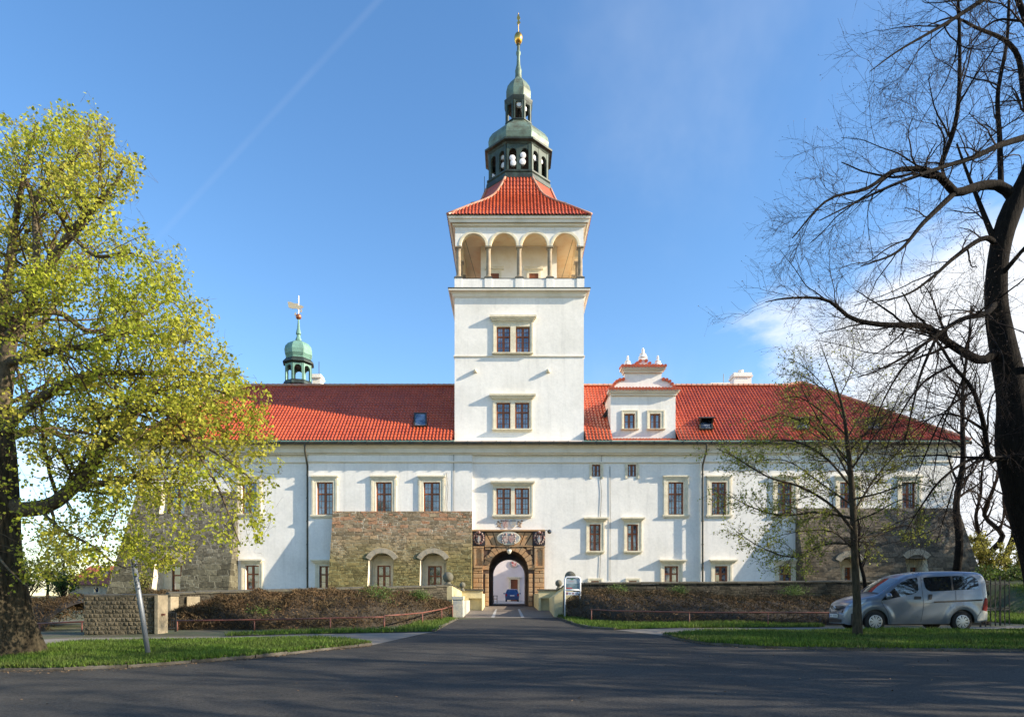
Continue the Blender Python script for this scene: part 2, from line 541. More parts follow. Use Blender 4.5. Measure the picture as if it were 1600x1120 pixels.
M['column'] = mat('column_sandstone', (0.36, 0.29, 0.20), 0.85, noise=(3, 0.4, 0.7), col2=(0.22, 0.18, 0.13))
# ------------------------------------------------------------------ the castle
YP = D - 0.2          # the two slightly projecting sections of the front
GZ = g(D)             # ground at the gate
castle = empty('castle', (fx(800), D, GZ), 'long white castle with red tiled roofs, a stone-faced base and a tall gate tower', 'castle')

def wall_panel(mb, x0, x1, z0, z1, yf, holes, yback, xs_extra=(), zs_extra=()):
    """A wall with rectangular openings. yf: the front plane, a number or a function of z; reveals run back to each hole's depth."""
    fy = yf if callable(yf) else (lambda z: yf)
    holes = [h for h in holes if h[0] < x1 and h[1] > x0]
    xs = sorted({x0, x1, *[v for h in holes for v in h[:2] if x0 < v < x1], *[v for v in xs_extra if x0 < v < x1]})
    zs = sorted({z0, z1, *[v for h in holes for v in h[2:4] if z0 < v < z1], *[v for v in zs_extra if z0 < v < z1]})
    for a, b in zip(xs, xs[1:]):
        for c, d in zip(zs, zs[1:]):
            mx, mz = (a + b) / 2, (c + d) / 2
            if any(h[0] < mx < h[1] and h[2] < mz < h[3] for h in holes):
                continue
            mb.add([(a, fy(c), c), (b, fy(c), c), (b, fy(d), d), (a, fy(d), d)], [(0, 1, 2, 3)])
    for h in holes:
        a, b, c, d = max(h[0], x0), min(h[1], x1), max(h[2], z0), min(h[3], z1)
        yb = h[4] if len(h) > 4 else yback
        if a > x0: mb.add([(a, fy(c), c), (a, yb, c), (a, yb, d), (a, fy(d), d)], [(0, 1, 2, 3)][::-1])
        if b < x1: mb.add([(b, fy(c), c), (b, yb, c), (b, yb, d), (b, fy(d), d)], [(3, 2, 1, 0)])
        if c > z0: mb.add([(a, fy(c), c), (b, fy(c), c), (b, yb, c), (a, yb, c)], [(0, 1, 2, 3)])
        if d < z1: mb.add([(a, fy(d), d), (b, fy(d), d), (b, yb, d), (a, yb, d)], [(3, 2, 1, 0)])

def sash(root_part, x0, x1, z0, z1, y, transom=0.36, cols=2, rows=(1, 2), fw=0.065):
    """The timber frame of one window with its glazing bars, and the glass behind."""
    m = MB()
    yb = y + 0.07
    m.box(x0, x0 + fw, y, yb, z0, z1).box(x1 - fw, x1, y, yb, z0, z1)
    m.box(x0 + fw, x1 - fw, y, yb, z0, z0 + fw).box(x0 + fw, x1 - fw, y, yb, z1 - fw, z1)
    zt = z1 - (z1 - z0) * transom if transom else None
    xm = (x0 + x1) / 2
    y2 = y + 0.008
    if transom:
        m.box(x0 + fw, x1 - fw, y - 0.012, yb, zt - 0.045, zt + 0.045)
    spans = [(z0 + fw, (zt - 0.045) if zt else z1 - fw, rows[1])] + ([(zt + 0.045, z1 - fw, rows[0])] if zt else [])
    for a, b, n in spans:
        m.box(xm - 0.045, xm + 0.045, y2, yb, a, b)
        for s0, s1 in ((x0 + fw, xm - 0.045), (xm + 0.045, x1 - fw)):
            # inner casement frames
            m.box(s0, s0 + 0.03, y2 + 0.01, yb, a, b).box(s1 - 0.03, s1, y2 + 0.01, yb, a, b)
            if cols == 4:
                mm = (s0 + s1) / 2
                m.box(mm - 0.012, mm + 0.012, y2 + 0.02, yb, a, b)
            for k in range(1, n + 1):
                if n and k <= n:
                    zz = a + (b - a) * k / (n + 1)
                    m.box(s0 + 0.03, s1 - 0.03, y2 + 0.021, yb, zz - 0.013, zz + 0.013)
    m.build('sash', M['wood'], root_part)
    p = MB().box(x0 + 0.02, x1 - 0.02, y + 0.045, y + 0.06, z0 + 0.02, z1 - 0.02)
    p.build('pane', M['glass'], root_part)

def window(s, o, y, hood=None, sill=None, lights=1, rec=0.13, transom=0.36, cols=4, rows=(1, 2), mull=None, proud=0.06, ears=True, hp=0.30):
    """s: sash rectangle in photo pixels (x0, x1, top, bottom); o: outer edges of the stone surround; hood and sill: (x0, x1, top, bottom)."""
    X0, X1, Z1, Z0 = fx(s[0], y), fx(s[1], y), fz(s[2], y), fz(s[3], y)
    a, b, t = fx(o[0], y), fx(o[1], y), fz(o[2], y)
    bot = fz(o[3], y)
    m = MB()
    yf = y - proud
    # jambs and lintel, stepped: an inner and an outer fillet
    for (p, q) in ((a, X0), (X1, b)):
        m.box(p, q, yf, y + 0.001, bot, t)
    m.box(X0, X1, yf, y + 0.001, Z1, t)
    w = (X0 - a) * 0.42
    m.box(a - 0.004, a + w, yf - 0.025, yf, bot, t - w)
    m.box(b - w, b + 0.004, yf - 0.025, yf, bot, t - w)
    m.box(a - 0.004, b + 0.004, yf - 0.025, yf, t - w, t + 0.003)
    if ears:
        m.box(a - 0.07, a - 0.004, yf + 0.02, y + 0.001, t - 0.42, t - 0.10)
        m.box(b + 0.004, b + 0.07, yf + 0.02, y + 0.001, t - 0.42, t - 0.10)
    if mull:
        m.box(fx(mull[0], y), fx(mull[1], y), yf, y + 0.16, Z0, Z1)
    if hood:
        h0, h1, ht, hb = fx(hood[0], y), fx(hood[1], y), fz(hood[2], y), fz(hood[3], y)
        k = (ht - hb)
        m.box(h0, h1, y - hp, y + 0.001, ht - k * 0.40, ht)
        m.box(h0 + 0.07, h1 - 0.07, y - hp * 0.77, y + 0.001, ht - k * 0.72, ht - k * 0.40)
        m.box(h0 + 0.14, h1 - 0.14, y - hp * 0.55, y + 0.001, hb - 0.01, ht - k * 0.72)
    if sill:
        h0, h1, ht, hb = fx(sill[0], y), fx(sill[1], y), fz(sill[2], y), fz(sill[3], y)
        k = ht - hb
        m.box(h0, h1, y - hp * 0.75, y + 0.10, ht - k * 0.55, ht)
        m.box(h0 + 0.05, h1 - 0.05, y - hp * 0.5, y + 0.001, hb, ht - k * 0.55)
    win = m.build('window', M['trim'], castle)
    if mull:
        sash(win, X0, fx(mull[0], y), Z0, Z1, y + rec, transom, cols, rows)
        sash(win, fx(mull[1], y), X1, Z0, Z1, y + rec, transom, cols, rows)
    else:
        sash(win, X0, X1, Z0, Z1, y + rec, transom, cols, rows)
    return (X0, X1, Z0, Z1, y + rec + 0.07)

HOLES = []
def upper(s0, s1, y, top=753, bot=804):
    HOLES.append(window((s0, s1, top, bot), (s0 - 7, s1 + 7, 747, bot + 1), y,
                        hood=(s0 - 8.5, s1 + 8.5, 743, 748.5), sill=(s0 - 9, s1 + 9, bot, bot + 4.6), hp=0.19))
upper(377.7, 401.5, D, 752.7, 802)
upper(494.7, 520.6, YP); upper(587.2, 612.3, YP); upper(661.5, 687.7, YP)
upper(1044, 1068, D); upper(1111.6, 1135, YP); upper(1214.5, 1238, YP); upper(1312, 1336, YP); upper(1409, 1431, YP)
def lower(s0, s1, y, top, bot, h0, h1, ht):
    HOLES.append(window((s0, s1, top, bot), (s0 - 6, s1 + 6, ht + 4.5, bot + 8), y, hood=(h0, h1, ht, ht + 5.5), cols=2, rows=(0, 1), ears=False))
lower(383.8, 405, D, 883, 921, 377, 412, 873.5)
lower(499, 519.6, YP, 884, 921, 487, 527, 874)
lower(1038, 1060, D, 884, 918, 1030, 1072, 874)
lower(1117, 1137, YP, 884, 918, 1108, 1151, 874)
lower(1217, 1237, YP, 884, 918, 1208, 1247, 874)
for s0, s1, h0, h1 in ((921, 938.4, 912, 950), (980, 997, 971, 1007)):
    HOLES.append(window((s0, s1, 819, 860.4), (s0 - 5, s1 + 6, 813, 861), D, hood=(h0, h1, 808.4, 814), sill=(s0 - 6, s1 + 6, 860.4, 864.6), cols=2, rows=(1, 1), ears=False))
for s0, s1 in ((925, 938), (981, 994)):
    HOLES.append(window((s0, s1, 725.4, 744), (s0 - 4, s1 + 4.4, 722, 747.5), D, transom=0, cols=2, rows=(0, 1), ears=False, proud=0.04))
for s0, s1 in ((923.6, 936), (982.6, 995)):
    HOLES.append(window((s0, s1, 907, 922), (s0 - 5, s1 + 5, 903, 924), D, transom=0, cols=2, rows=(0, 1), ears=False, proud=0.05))
gate_win = window((775.6, 826.9, 762.5, 804), (770.4, 832.6, 757, 805), D, hood=(766.6, 835.5, 752, 758), sill=(769, 831.5, 804, 809), mull=(798.3, 804.3), ears=False)
HOLES.append(gate_win)

YT = D - 0.015          # the tower's face
TOWER = [window((776, 827.8, 510.4, 552), (770.8, 832.6, 503, 553), YT, hood=(765, 838, 494.7, 502.5), sill=(769, 833, 552, 554.6), mull=(797.5, 806), ears=False),
         window((775.6, 826.7, 628.7, 670.5), (770, 831.5, 623.5, 671), YT, hood=(765, 837, 616.6, 623.6), sill=(769, 832, 670.5, 674), mull=(797.5, 804.8), ears=False)]

# openings where the masonry base is thick: niches and deep windows
def batter(z):
    """How far the sloping stone base stands out of the wall at a height."""
    return max(0.0, 0.31 + 0.235 * (fz(800) - z))
XL, XR = fx(214, D), fx(1489, YP)
ZTOP = fz(694, D)
ZB = GZ - 0.6
GATE_X, GATE_R = fx(794.6), 1.235
GATE_SPRING = fz(890.3)
gate_hole = (fx(757.5), fx(832.5), ZB, fz(854.5), D + 0.3)

# niche rectangles: front opening X0 X1 Z0 Z1, back plane
def niche(pa, pb, pt, pbot, yfront, yback):
    return (fx(pa, yfront), fx(pb, yfront), fz(pbot, yfront), fz(pt, yfront), yback)
N_u1 = niche(251, 290, 753, 803, D - 0.15, D + 0.62)
N_l1 = niche(240.5, 284, 869, 924, D - 1.15, D + 0.1)
N_l4 = niche(576, 615.5, 866, 925, YP - 1.0, D)
N_l5 = niche(656.8, 698, 866, 925, YP - 1.0, D)
N_l9 = niche(1312, 1345, 872, 925, YP - 1.1, D)
N_l10 = niche(1416, 1450, 872, 925, YP - 1.1, D)
HOLES += [N_u1]
UNDER = [N_l1, N_l4, N_l5, N_l9, N_l10]

wall = MB()
x_a, x_b, x_c = fx(482, YP), fx(738, YP), fx(1095, YP)
wall_panel(wall, XL, x_a, ZB, ZTOP, D, HOLES + [N_l1], D + 0.2)
wall_panel(wall, x_a, x_b, ZB, ZTOP, YP, HOLES + [N_l4, N_l5], D)
wall_panel(wall, x_b, x_c, ZB, ZTOP, D, HOLES + [gate_hole], D + 0.2)
wall_panel(wall, x_c, XR, ZB, ZTOP, YP, HOLES + [N_l9, N_l10], D)
for x, s in ((x_a, 1), (x_b, 0), (x_c, 1)):
    q = [(x, D, ZB), (x, YP, ZB), (x, YP, ZTOP), (x, D, ZTOP)]
    wall.add(q, [(0, 1, 2, 3) if s else (3, 2, 1, 0)])
YR = D + 11.6
wall.add([(XL, D, ZB), (XL, YR, ZB), (XL, YR, ZTOP), (XL, D, ZTOP)], [(3, 2, 1, 0)])
wall.add([(XR, YP, ZB), (XR, YR, ZB), (XR, YR, ZTOP), (XR, YP, ZTOP)], [(0, 1, 2, 3)])
# courtyard side, open at the passage
for a, b in ((XL, GATE_X - GATE_R), (GATE_X + GATE_R, XR)):
    wall.add([(a, YR, ZB), (b, YR, ZB), (b, YR, ZTOP), (a, YR, ZTOP)], [(3, 2, 1, 0)])
wall.build('wall', M['plaster'], castle)

# the vaulted passage
pas = MB()
n = 24
def arch_pts(r, cz, cx=GATE_X, n=n):
    return [(cx - r, ZB + 0.05)] + [(cx - r * math.cos(math.pi * k / n), cz + r * math.sin(math.pi * k / n)) for k in range(n + 1)] + [(cx + r, ZB + 0.05)]
pts = arch_pts(GATE_R, GATE_SPRING)
rows = [[(x, y, z) for x, z in pts] for y in (D + 0.29, D + 4, D + 8, YR + 0.05)]
pas.grid(rows)
# wall above the far arch
for k in range(1, len(pts) - 2):
    (xa, za), (xb, zb) = pts[k], pts[k + 1]
    pas.add([(xa, YR, za), (xb, YR, zb), (xb, YR, ZTOP), (xa, YR, ZTOP)], [(3, 2, 1, 0)])
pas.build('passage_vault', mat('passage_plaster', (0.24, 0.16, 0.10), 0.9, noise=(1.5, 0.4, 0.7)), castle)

# stone facing of the sloping base
def stone_face(name, mt, x0, x1, py_top, base_y, holes, side_l=None, side_r=None, left_batter=False, right_batter=False, arch_holes=()):
    m = MB()
    zt = fz(py_top)
    fy = lambda z: base_y - batter(z)
    zs = [ZB + (zt - ZB) * k / 10 for k in range(11)]
    wall_panel(m, x0, x1, ZB, zt, fy, holes, D, zs_extra=zs)
    for x, s, bt in ((x0, -1, left_batter), (x1, 1, right_batter)):
        for a, b in zip(zs, zs[1:]):
            yb = base_y + 0.01
            if bt:
                # the outer corner leans out sideways as well, and its side runs back along the castle
                oa, ob = batter(a) * 0.7 * s, batter(b) * 0.7 * s
                m.add([(x, fy(a), a), (x + oa, fy(a), a), (x + ob, fy(b), b), (x, fy(b), b)], [(0, 1, 2, 3)])
                m.add([(x + oa, fy(a), a), (x + oa, YR, a), (x + ob, YR, b), (x + ob, fy(b), b)], [(0, 1, 2, 3)])
            else:
                m.add([(x, fy(a), a), (x, yb, a), (x, yb, b), (x, fy(b), b)], [(0, 1, 2, 3)])
    m.add([(x0, fy(zt), zt), (x1, fy(zt), zt), (x1, base_y + 0.01, zt), (x0, base_y + 0.01, zt)], [(0, 1, 2, 3)])
    return m.build(name, mt, castle)
stone_face('stone_base', M['stone_grey'], XL, fx(372), 768, D - 0.004, [N_l1, N_u1], left_batter=True)
stone_face('stone_base', M['stone'], fx(520, YP - .3), x_b, 800, YP - 0.004, [N_l4, N_l5])
stone_face('stone_base', M['stone_dark'], fx(1246, YP - .3), XR, 795, YP - 0.004, [N_l9, N_l10], right_batter=True)

# the windows inside the niches: plastered back with a smaller window, lit reveals of cream plaster
def niche_window(nc, sx0, sx1, st, sb, yfront_px):
    x0, x1, z0, z1, yb = nc
    m = MB()
    m.box(x0, sx0, yb - 0.09, yb, z0, z1)
    m.box(sx1, x1, yb - 0.09, yb, z0, z1)
    m.box(sx0, sx1, yb - 0.09, yb, st, z1)
    if sx0 - x0 > 0.25:
        m.box(sx0 - 0.16, sx0, yb - 0.15, yb - 0.09, z0, st + 0.16).box(sx1, min(x1, sx1 + 0.16), yb - 0.15, yb - 0.09, z0, st + 0.16)
        m.box(sx0, sx1, yb - 0.15, yb - 0.09, st, st + 0.16)
    # plastered reveal on the side turned to the sun
    w = m.build('window', M['trim'], castle)
    sash(w, sx0, sx1, sb, st, yb - 0.04, 0.4, 2, (0, 1))
def reveal(nc, yfront, base_y):
    x0, x1, z0, z1, yb = nc
    m, m2 = MB(), MB()
    zs = [z0 + (z1 - z0) * k / 6 for k in range(7)]
    for a, b in zip(zs, zs[1:]):
        fa, fb = base_y - batter(a) + 0.02, base_y - batter(b) + 0.02
        m.add([(x0 + 0.006, fa, a), (x0 + 0.006, yb, a), (x0 + 0.006, yb, b), (x0 + 0.006, fb, b)], [(3, 2, 1, 0)])
        m2.add([(x1 - 0.006, fa, a), (x1 - 0.006, yb, a), (x1 - 0.006, yb, b), (x1 - 0.006, fb, b)], [(0, 1, 2, 3)])
    m.build('reveal', M['reveal'], castle)
    m2.build('reveal', M['reveal'], castle)
for nc, by in ((N_u1, D), (N_l1, D), (N_l4, YP), (N_l5, YP), (N_l9, YP), (N_l10, YP)):
    reveal(nc, None, by)
niche_window(N_u1, N_u1[0] + 0.06, N_u1[1] - 0.02, N_u1[3] - 0.05, N_u1[2] + 0.06, 0)
niche_window(N_l1, fx(269, D), N_l1[1] - 0.05, fz(883), fz(922), 0)
niche_window(N_l4, fx(590, D), fx(611, D), fz(883.5), fz(924), 0)
niche_window(N_l5, fx(669, D), fx(690.5, D), fz(884), fz(924), 0)
niche_window(N_l9, fx(1318, D), fx(1333, D), fz(886), fz(924), 0)
niche_window(N_l10, fx(1420, D), fx(1436, D), fz(886), fz(924), 0)
# segmental stone hoods over the niches
def arch_hood(pa, pb, ptop, pspring, th, by, mt):
    ya = by - batter(fz(pspring)) - 0.09
    xa, xb, zt, zs = fx(pa, ya), fx(pb, ya), fz(ptop, ya), fz(pspring, ya)
    h, wd = zt - zs, (xb - xa) / 2
    r = (wd * wd + h * h) / (2 * h)
    cx, cz = (xa + xb) / 2, zt - r
    a0 = math.asin(wd / r)
    out, inn = [], []
    for k in range(15):
        a = -a0 + 2 * a0 * k / 14
        out.append((cx + r * math.sin(a), cz + r * math.cos(a)))
        inn.append((cx + (r - th) * math.sin(a) * 0.98, cz + (r - th) * math.cos(a)))
    m = MB()
    for k in range(14):
        m.prism_y([out[k], inn[k], inn[k + 1], out[k + 1]], ya - (0.006 if k % 3 == 1 else 0.0), by)
    # stone infill under the hood, closing the corners of the opening
    m.build('arch_hood', mt, castle)
for pa, pb, by in ((571, 622, YP), (651, 702, YP)):
    arch_hood(pa, pb, 855.8, 870.5, 0.30, by, M['hood_stone'])
arch_hood(236, 290, 860, 873, 0.36, D, M['hood_stone'])
arch_hood(1306, 1351, 860, 873, 0.36, YP, M['hood_stone'])
arch_hood(1411, 1455, 857, 867, 0.36, YP, M['hood_stone'])

# cornice, frieze moulding and gutter
def moulding(prof_px, y, x0, x1):
    """prof: (distance out of the wall, photo row) closed against the wall."""
    m = MB()
    pf = [(y - o, fz(p, D)) for o, p in prof_px]
    m.prism_x([(y + 0.02, pf[0][1])] + pf + [(y + 0.02, pf[-1][1])], x0, x1)
    return m
cor = moulding([(0.80, 692.2), (0.80, 695.2), (0.66, 696.6), (0.62, 699), (0.46, 703.5), (0.43, 709.0), (0.30, 709.4), (0.28, 711.2), (0.06, 711.6)], D, XL - 0.32, XR + 0.55)
cor.build('cornice', M['cornice'], castle)
for a, b, y in ((XL, x_a, D), (x_a, x_b, YP), (x_b, x_c, D), (x_c, XR, YP)):
    moulding([(0.085, 721.2), (0.10, 722.0), (0.10, 723.0), (0.05, 724.0)], y, a + 0.003, b - 0.003).build('frieze_moulding', M['cornice'], castle)
EY = D - 0.85
EZ = fz(688.0, EY)
gut = MB()
gut.tube([(XL - 0.44, EY - 0.03, EZ - 0.15), (XR + 0.70, EY - 0.03, EZ - 0.15)], 0.085, 10)
for k in range(60):
    x = XL - 0.4 + k * (XR - XL + 1.05) / 59
    gut.box(x - 0.012, x + 0.012, EY - 0.13, EY + 0.02, EZ - 0.26, EZ - 0.045)
gut.build('gutter', M['gutter'], castle, sharp=40)
fl = MB().box(XL - 0.42, fx(710, EY), EY - 0.035, EY + 0.12, EZ - 0.062, EZ - 0.015).box(fx(913, EY), XR + 0.68, EY - 0.035, EY + 0.12, EZ - 0.062, EZ - 0.015)
fl.build('eave_flashing', M['copper_bright'], castle)

# downpipes
def downpipe(px, base_y):
    x = fx(px, base_y)
    xt = fx(px - 5, EY) if px < 700 else fx(px + 7, EY)
    m = MB()
    m.tube([(xt, EY - 0.03, EZ - 0.2), (xt, EY, EZ - 0.62), (x, base_y - 0.14, EZ - 1.42), (x, base_y - 0.13, EZ - 1.8), (x, base_y - 0.13, GZ + 0.2)], 0.06, 10)
    for k in range(6):
        z = EZ - 2.0 - k * 1.45
        m.tube([(x, base_y - 0.13, z), (x, base_y - 0.13, z + 0.06)], 0.078, 10)
        m.box(x - 0.015, x + 0.015, base_y - 0.1, base_y, z + 0.015, z + 0.045)
    m.build('downpipe', M['gutter'], castle, sharp=40)
downpipe(481.4, D)
downpipe(1097, YP)
# lightning conductors, thin wires down the wall
def wire(path, name='lightning_conductor'):
    MB().tube(path, 0.012, 5).build(name, M['gutter'], castle)
for pts_ in (((941, 700), (938, 747), (940, 768), (938, 812), (939, 850), (938, 880), (937, 903)), ((953, 728), (953.5, 800), (953, 906)), ((697, 738), (700, 762), (698, 790), (699, 800)), ((709, 700), (709, 798))):
    y = (YP if pts_[0][0] < 738 else D) - 0.03
    wire([W(px, py, y) for px, py in pts_])

# ------------------------------------------------------------------ roofs
PITCH = 0.88
RY = 47.65
RZ = EZ + (RY - EY) * PITCH
def tile_rows(n_s, s_len, per=3):
    """Rows up a slope: distance s and the lift of each row, a small step at every course."""
    out = []
    nc = max(1, int(round(s_len / 0.34)))
    for c in range(nc):
        for q, lift in ((0.0, 0.035), (0.92, 0.012), (1.0, 0.0)):
            out.append(((c + q * 0.999) / nc, lift))
    out.append((1.0, 0.035))
    return out
def tile_field(name, ease, x0, x1, parent, mt, per=0.215, amp=0.052, sub=6, s_len=8.0, cut=()):
    """ease(t) -> (xl, xr, frame) where frame(x, lift) gives the point; wave profile across x."""
    ncol = int(round((x1 - x0) / per)) * sub + 1
    xs = np.linspace(x0, x1, ncol)
    ph = (xs - x0) / per
    fr = ph - np.floor(ph)
    prof = np.where(fr < 0.62, amp * np.sin(np.pi * fr / 0.62), -amp * 0.30 * np.sin(np.pi * (fr - 0.62) / 0.38))
    rr = tile_rows(0, s_len)
    rng = np.random.default_rng(int(abs(x0) * 100) + 7)
    V = []
    for t, lift in rr:
        xl, xr, fn = ease(t)
        xx = np.clip(xs, xl, xr)
        # each course sits a hair differently
        jj = rng.normal(0, 0.004, int(ph.max()) + 2)[np.floor(ph).astype(int)]
        V.append(fn(xx, prof + lift + jj))
    V = np.stack(V)
    nr, nc_ = V.shape[0], V.shape[1]
    i, j = np.meshgrid(np.arange(nr - 1), np.arange(nc_ - 1), indexing='ij')
    Q = np.stack([i * nc_ + j, i * nc_ + j + 1, (i + 1) * nc_ + j + 1, (i + 1) * nc_ + j], -1).reshape(-1, 4)
    P = V.reshape(-1, 3)
    a, b = P[Q[:, 0]], P[Q[:, 1]]
    c, d = P[Q[:, 2]], P[Q[:, 3]]
    keep = (np.linalg.norm(a - b, axis=1) + np.linalg.norm(c - d, axis=1)) > 0.02
    ce = (a + b + c + d) / 4
    for cx0, cx1, cy1 in cut:
        keep &= ~((ce[:, 0] > cx0) & (ce[:, 0] < cx1) & (ce[:, 1] < cy1))
    me = arr_mesh(name, P, Q[keep])
    o = link(name, me, mt, parent)
    o.data.polygons.foreach_set('use_smooth', np.ones(len(o.data.polygons), bool))
    o.data.set_sharp_from_angle(angle=R(50))
    return o
XEL, XER = XL - 0.42, XR + 0.66
TP = 1.062                       # the right hip rises past the ridge to the cross wing's gable
YPK, ZPK = EY + (RY - EY) * TP, EZ + (RZ - EZ) * TP
XPK = (1252 - CX) * YPK / F
XHL = (385 - CX) * RY / F
XHR = XER + (XPK - XER) / TP
XNOTCH = (1226 - CX) * RY / F
ca, sa = math.cos(math.atan(PITCH)), math.sin(math.atan(PITCH))
def main_slope(t):
    t = t * TP
    xl, xr = XEL + (XHL - XEL) * t, XER + (XHR - XER) * t
    if t > 1: xl = XNOTCH + (XPK - XNOTCH) * (t - 1) / (TP - 1)
    y, z = EY + (RY - EY) * t, EZ + (RZ - EZ) * t
    return xl, xr, lambda x, h: np.stack([x, np.full_like(x, y) - sa * h, np.full_like(x, z) + ca * h], -1)
tile_field('roof', main_slope, XEL, XER, castle, M['tile'], s_len=7.7, cut=[(fx(709.6), fx(912.8), D + 1), (fx(954.6), fx(1055), D + 1)])
# hip ends and rear slope, seen only from aside
REY = 2 * RY - EY
hip = MB()
hip.add([(XEL, EY, EZ), (XEL, REY, EZ), (XHL, RY, RZ)], [(2, 1, 0)])
hip.add([(XER, EY, EZ), (XER, REY, EZ), (XHR, RY, RZ)], [(0, 1, 2)])
hip.add([(XEL, REY, EZ), (XER, REY, EZ), (XHR, RY, RZ), (XHL, RY, RZ)], [(3, 2, 1, 0)])
hip.add([(XEL, EY, EZ - 0.06), (XER, EY, EZ - 0.06), (XER, REY, EZ - 0.06), (XEL, REY, EZ - 0.06)], [(3, 2, 1, 0)])
hip.build('roof_hip', M['tile'], castle)
def ridge(p0, p1, name='ridge_tiles', r=0.13, step=0.36):
    p0, p1 = Vector(p0), Vector(p1)
    L = (p1 - p0).length
    n = int(L / step)
    m = MB()
    pts, rs = [], []
    for k in range(n):
        a, b = p0.lerp(p1, k / n), p0.lerp(p1, (k + 0.97) / n)
        pts += [a, b]; rs += [r * 1.12, r * 0.9]
    m.tube(pts, rs, 8)
    return m.build(name, M['ridge'], castle)
M['ridge'] = mat('ridge_tile', (0.46, 0.16, 0.09), 0.7, noise=(3, 0.35, 0.7), col2=(0.42, 0.30, 0.22))
ridge((XHL, RY, RZ + 0.03), (XNOTCH, RY, RZ + 0.03))
ridge((XNOTCH, RY, RZ + 0.03), (XPK, YPK, ZPK + 0.03))
ridge((XEL, EY, EZ + 0.04), (XHL, RY, RZ + 0.05))
ridge((XER, EY, EZ + 0.04), (XPK, YPK, ZPK + 0.05))
# the cross wing's ridge running back from the peak
pk = MB()
pk.add([(XPK, YPK, ZPK - .02), (XNOTCH - .5, RY + .05, RZ - .4), (XHR + 0.6, RY + .05, RZ - .2), (XPK, 60, ZPK - .02), (XNOTCH - .5, 60, RZ - .4), (XHR + 0.6, 60, RZ - .2)], [(0, 3, 4, 1), (0, 2, 5, 3)])
pk.build('cross_roof', M['tile'], castle)

# skylights lying on the slope
def on_slope(px, py):
    """Point of the front roof slope seen at a photo pixel."""
    k = (HY - py) / F
    # z = EYE + k*y ; z = EZ + (y-EY)*PITCH
    y = (EZ - EYE - EY * PITCH) / (k - PITCH)
    return Vector(((px - CX) * y / F, y, EYE + k * y))
def skylight(px0, px1, py0, py1, open_=False):
    c = on_slope((px0 + px1) / 2, (py0 + py1) / 2)
    w = abs(px1 - px0) * c.y / F / 2
    a, b = on_slope((px0 + px1) / 2, py0), on_slope((px0 + px1) / 2, py1)
    u = (a - b); h = u.length / 2; u.normalize()
    nrm = Vector((0, -sa, ca))
    def pt(x, v, o): return c + Vector((x, 0, 0)) + u * v + nrm * o
    m = MB()
    def slab(mb, x0, x1, v0, v1, o0, o1, o0b=None, o1b=None):
        o0b = o0 if o0b is None else o0b; o1b = o1 if o1b is None else o1b
        P = [pt(x0, v0, o0), pt(x1, v0, o0), pt(x1, v1, o0b), pt(x0, v1, o0b), pt(x0, v0, o1), pt(x1, v0, o1), pt(x1, v1, o1b), pt(x0, v1, o1b)]
        mb.add(P, [(0, 3, 2, 1), (4, 5, 6, 7), (0, 1, 5, 4), (1, 2, 6, 5), (2, 3, 7, 6), (3, 0, 4, 7)])
    f = 0.09
    slab(m, -w, -w + f, -h, h, 0, 0.17); slab(m, w - f, w, -h, h, 0, 0.17)
    slab(m, -w + f, w - f, h - f, h, 0, 0.17); slab(m, -w + f, w - f, -h, -h + f, 0, 0.15)
    if open_:
        # a shed-roofed hatch: lid tilted up towards the eaves, boarded cheeks
        slab(m, -w * 1.25, w * 1.25, -h * 0.1, h * 1.15, 0.52, 0.58, 0.12, 0.18)
        slab(m, -w, -w + f, -h * 0.1, h, 0.17, 0.50, 0.17, 0.18); slab(m, w - f, w, -h * 0.1, h, 0.17, 0.50, 0.17, 0.18)
    s = m.build('skylight', M['gutter'], castle)
    p = MB(); slab(p, -w + f, w - f, -h + f, h - f, 0.10, 0.13)
    p.build('pane', M['glass'], s)
skylight(647, 667, 648, 668)
for a, b in ((1092, 1113), (1243, 1264), (1354, 1376)):
    skylight(a, b, 656, 673, True)

# ------------------------------------------------------------------ the gate tower
TXL, TXR = fx(710.3), fx(912.2)
TD = TXR - TXL
TYB = YT + TD
ZC0, ZC1 = fz(462), fz(450)        # middle cornice
tw = MB()
holes = list(TOWER)
wall_panel(tw, TXL, TXR, fz(694), fz(436), YT, holes, D + 0.2)
zb, zt = fz(694), fz(436)
tw.add([(TXL, YT, zb), (TXL, TYB, zb), (TXL, TYB, zt), (TXL, YT, zt)], [(3, 2, 1, 0)])
tw.add([(TXR, YT, zb), (TXR, TYB, zb), (TXR, TYB, zt), (TXR, YT, zt)], [(0, 1, 2, 3)])
tw.add([(TXL, TYB, zb), (TXR, TYB, zb), (TXR, TYB, zt), (TXL, TYB, zt)], [(3, 2, 1, 0)])
tw.add([(TXL, YT, zt), (TXR, YT, zt), (TXR, TYB, zt), (TXL, TYB, zt)], [(0, 1, 2, 3)])
tw.build('tower_wall', M['plaster'], castle)
def band(prof, y0=YT, name='tower_cornice', mt='cornice'):
    """A moulding run right round the tower. prof: (out, z) from top to bottom."""
    m = MB()
    rings = []
    for o, z in prof:
        rings.append([(TXL - o, y0 - o, z), (TXR + o, y0 - o, z), (TXR + o, TYB + o, z), (TXL - o, TYB + o, z)])
    v = [p for r_ in rings for p in r_]
    f = []
    for i in range(len(rings) - 1):
        for k in range(4):
            f.append((i * 4 + k, (i + 1) * 4 + k, (i + 1) * 4 + (k + 1) % 4, i * 4 + (k + 1) % 4))
    f.append((0, 1, 2, 3)); q = (len(rings) - 1) * 4; f.append((q + 3, q + 2, q + 1, q))
    m.add(v, f)
    return m.build(name, M[mt], castle)
dc = 42.33
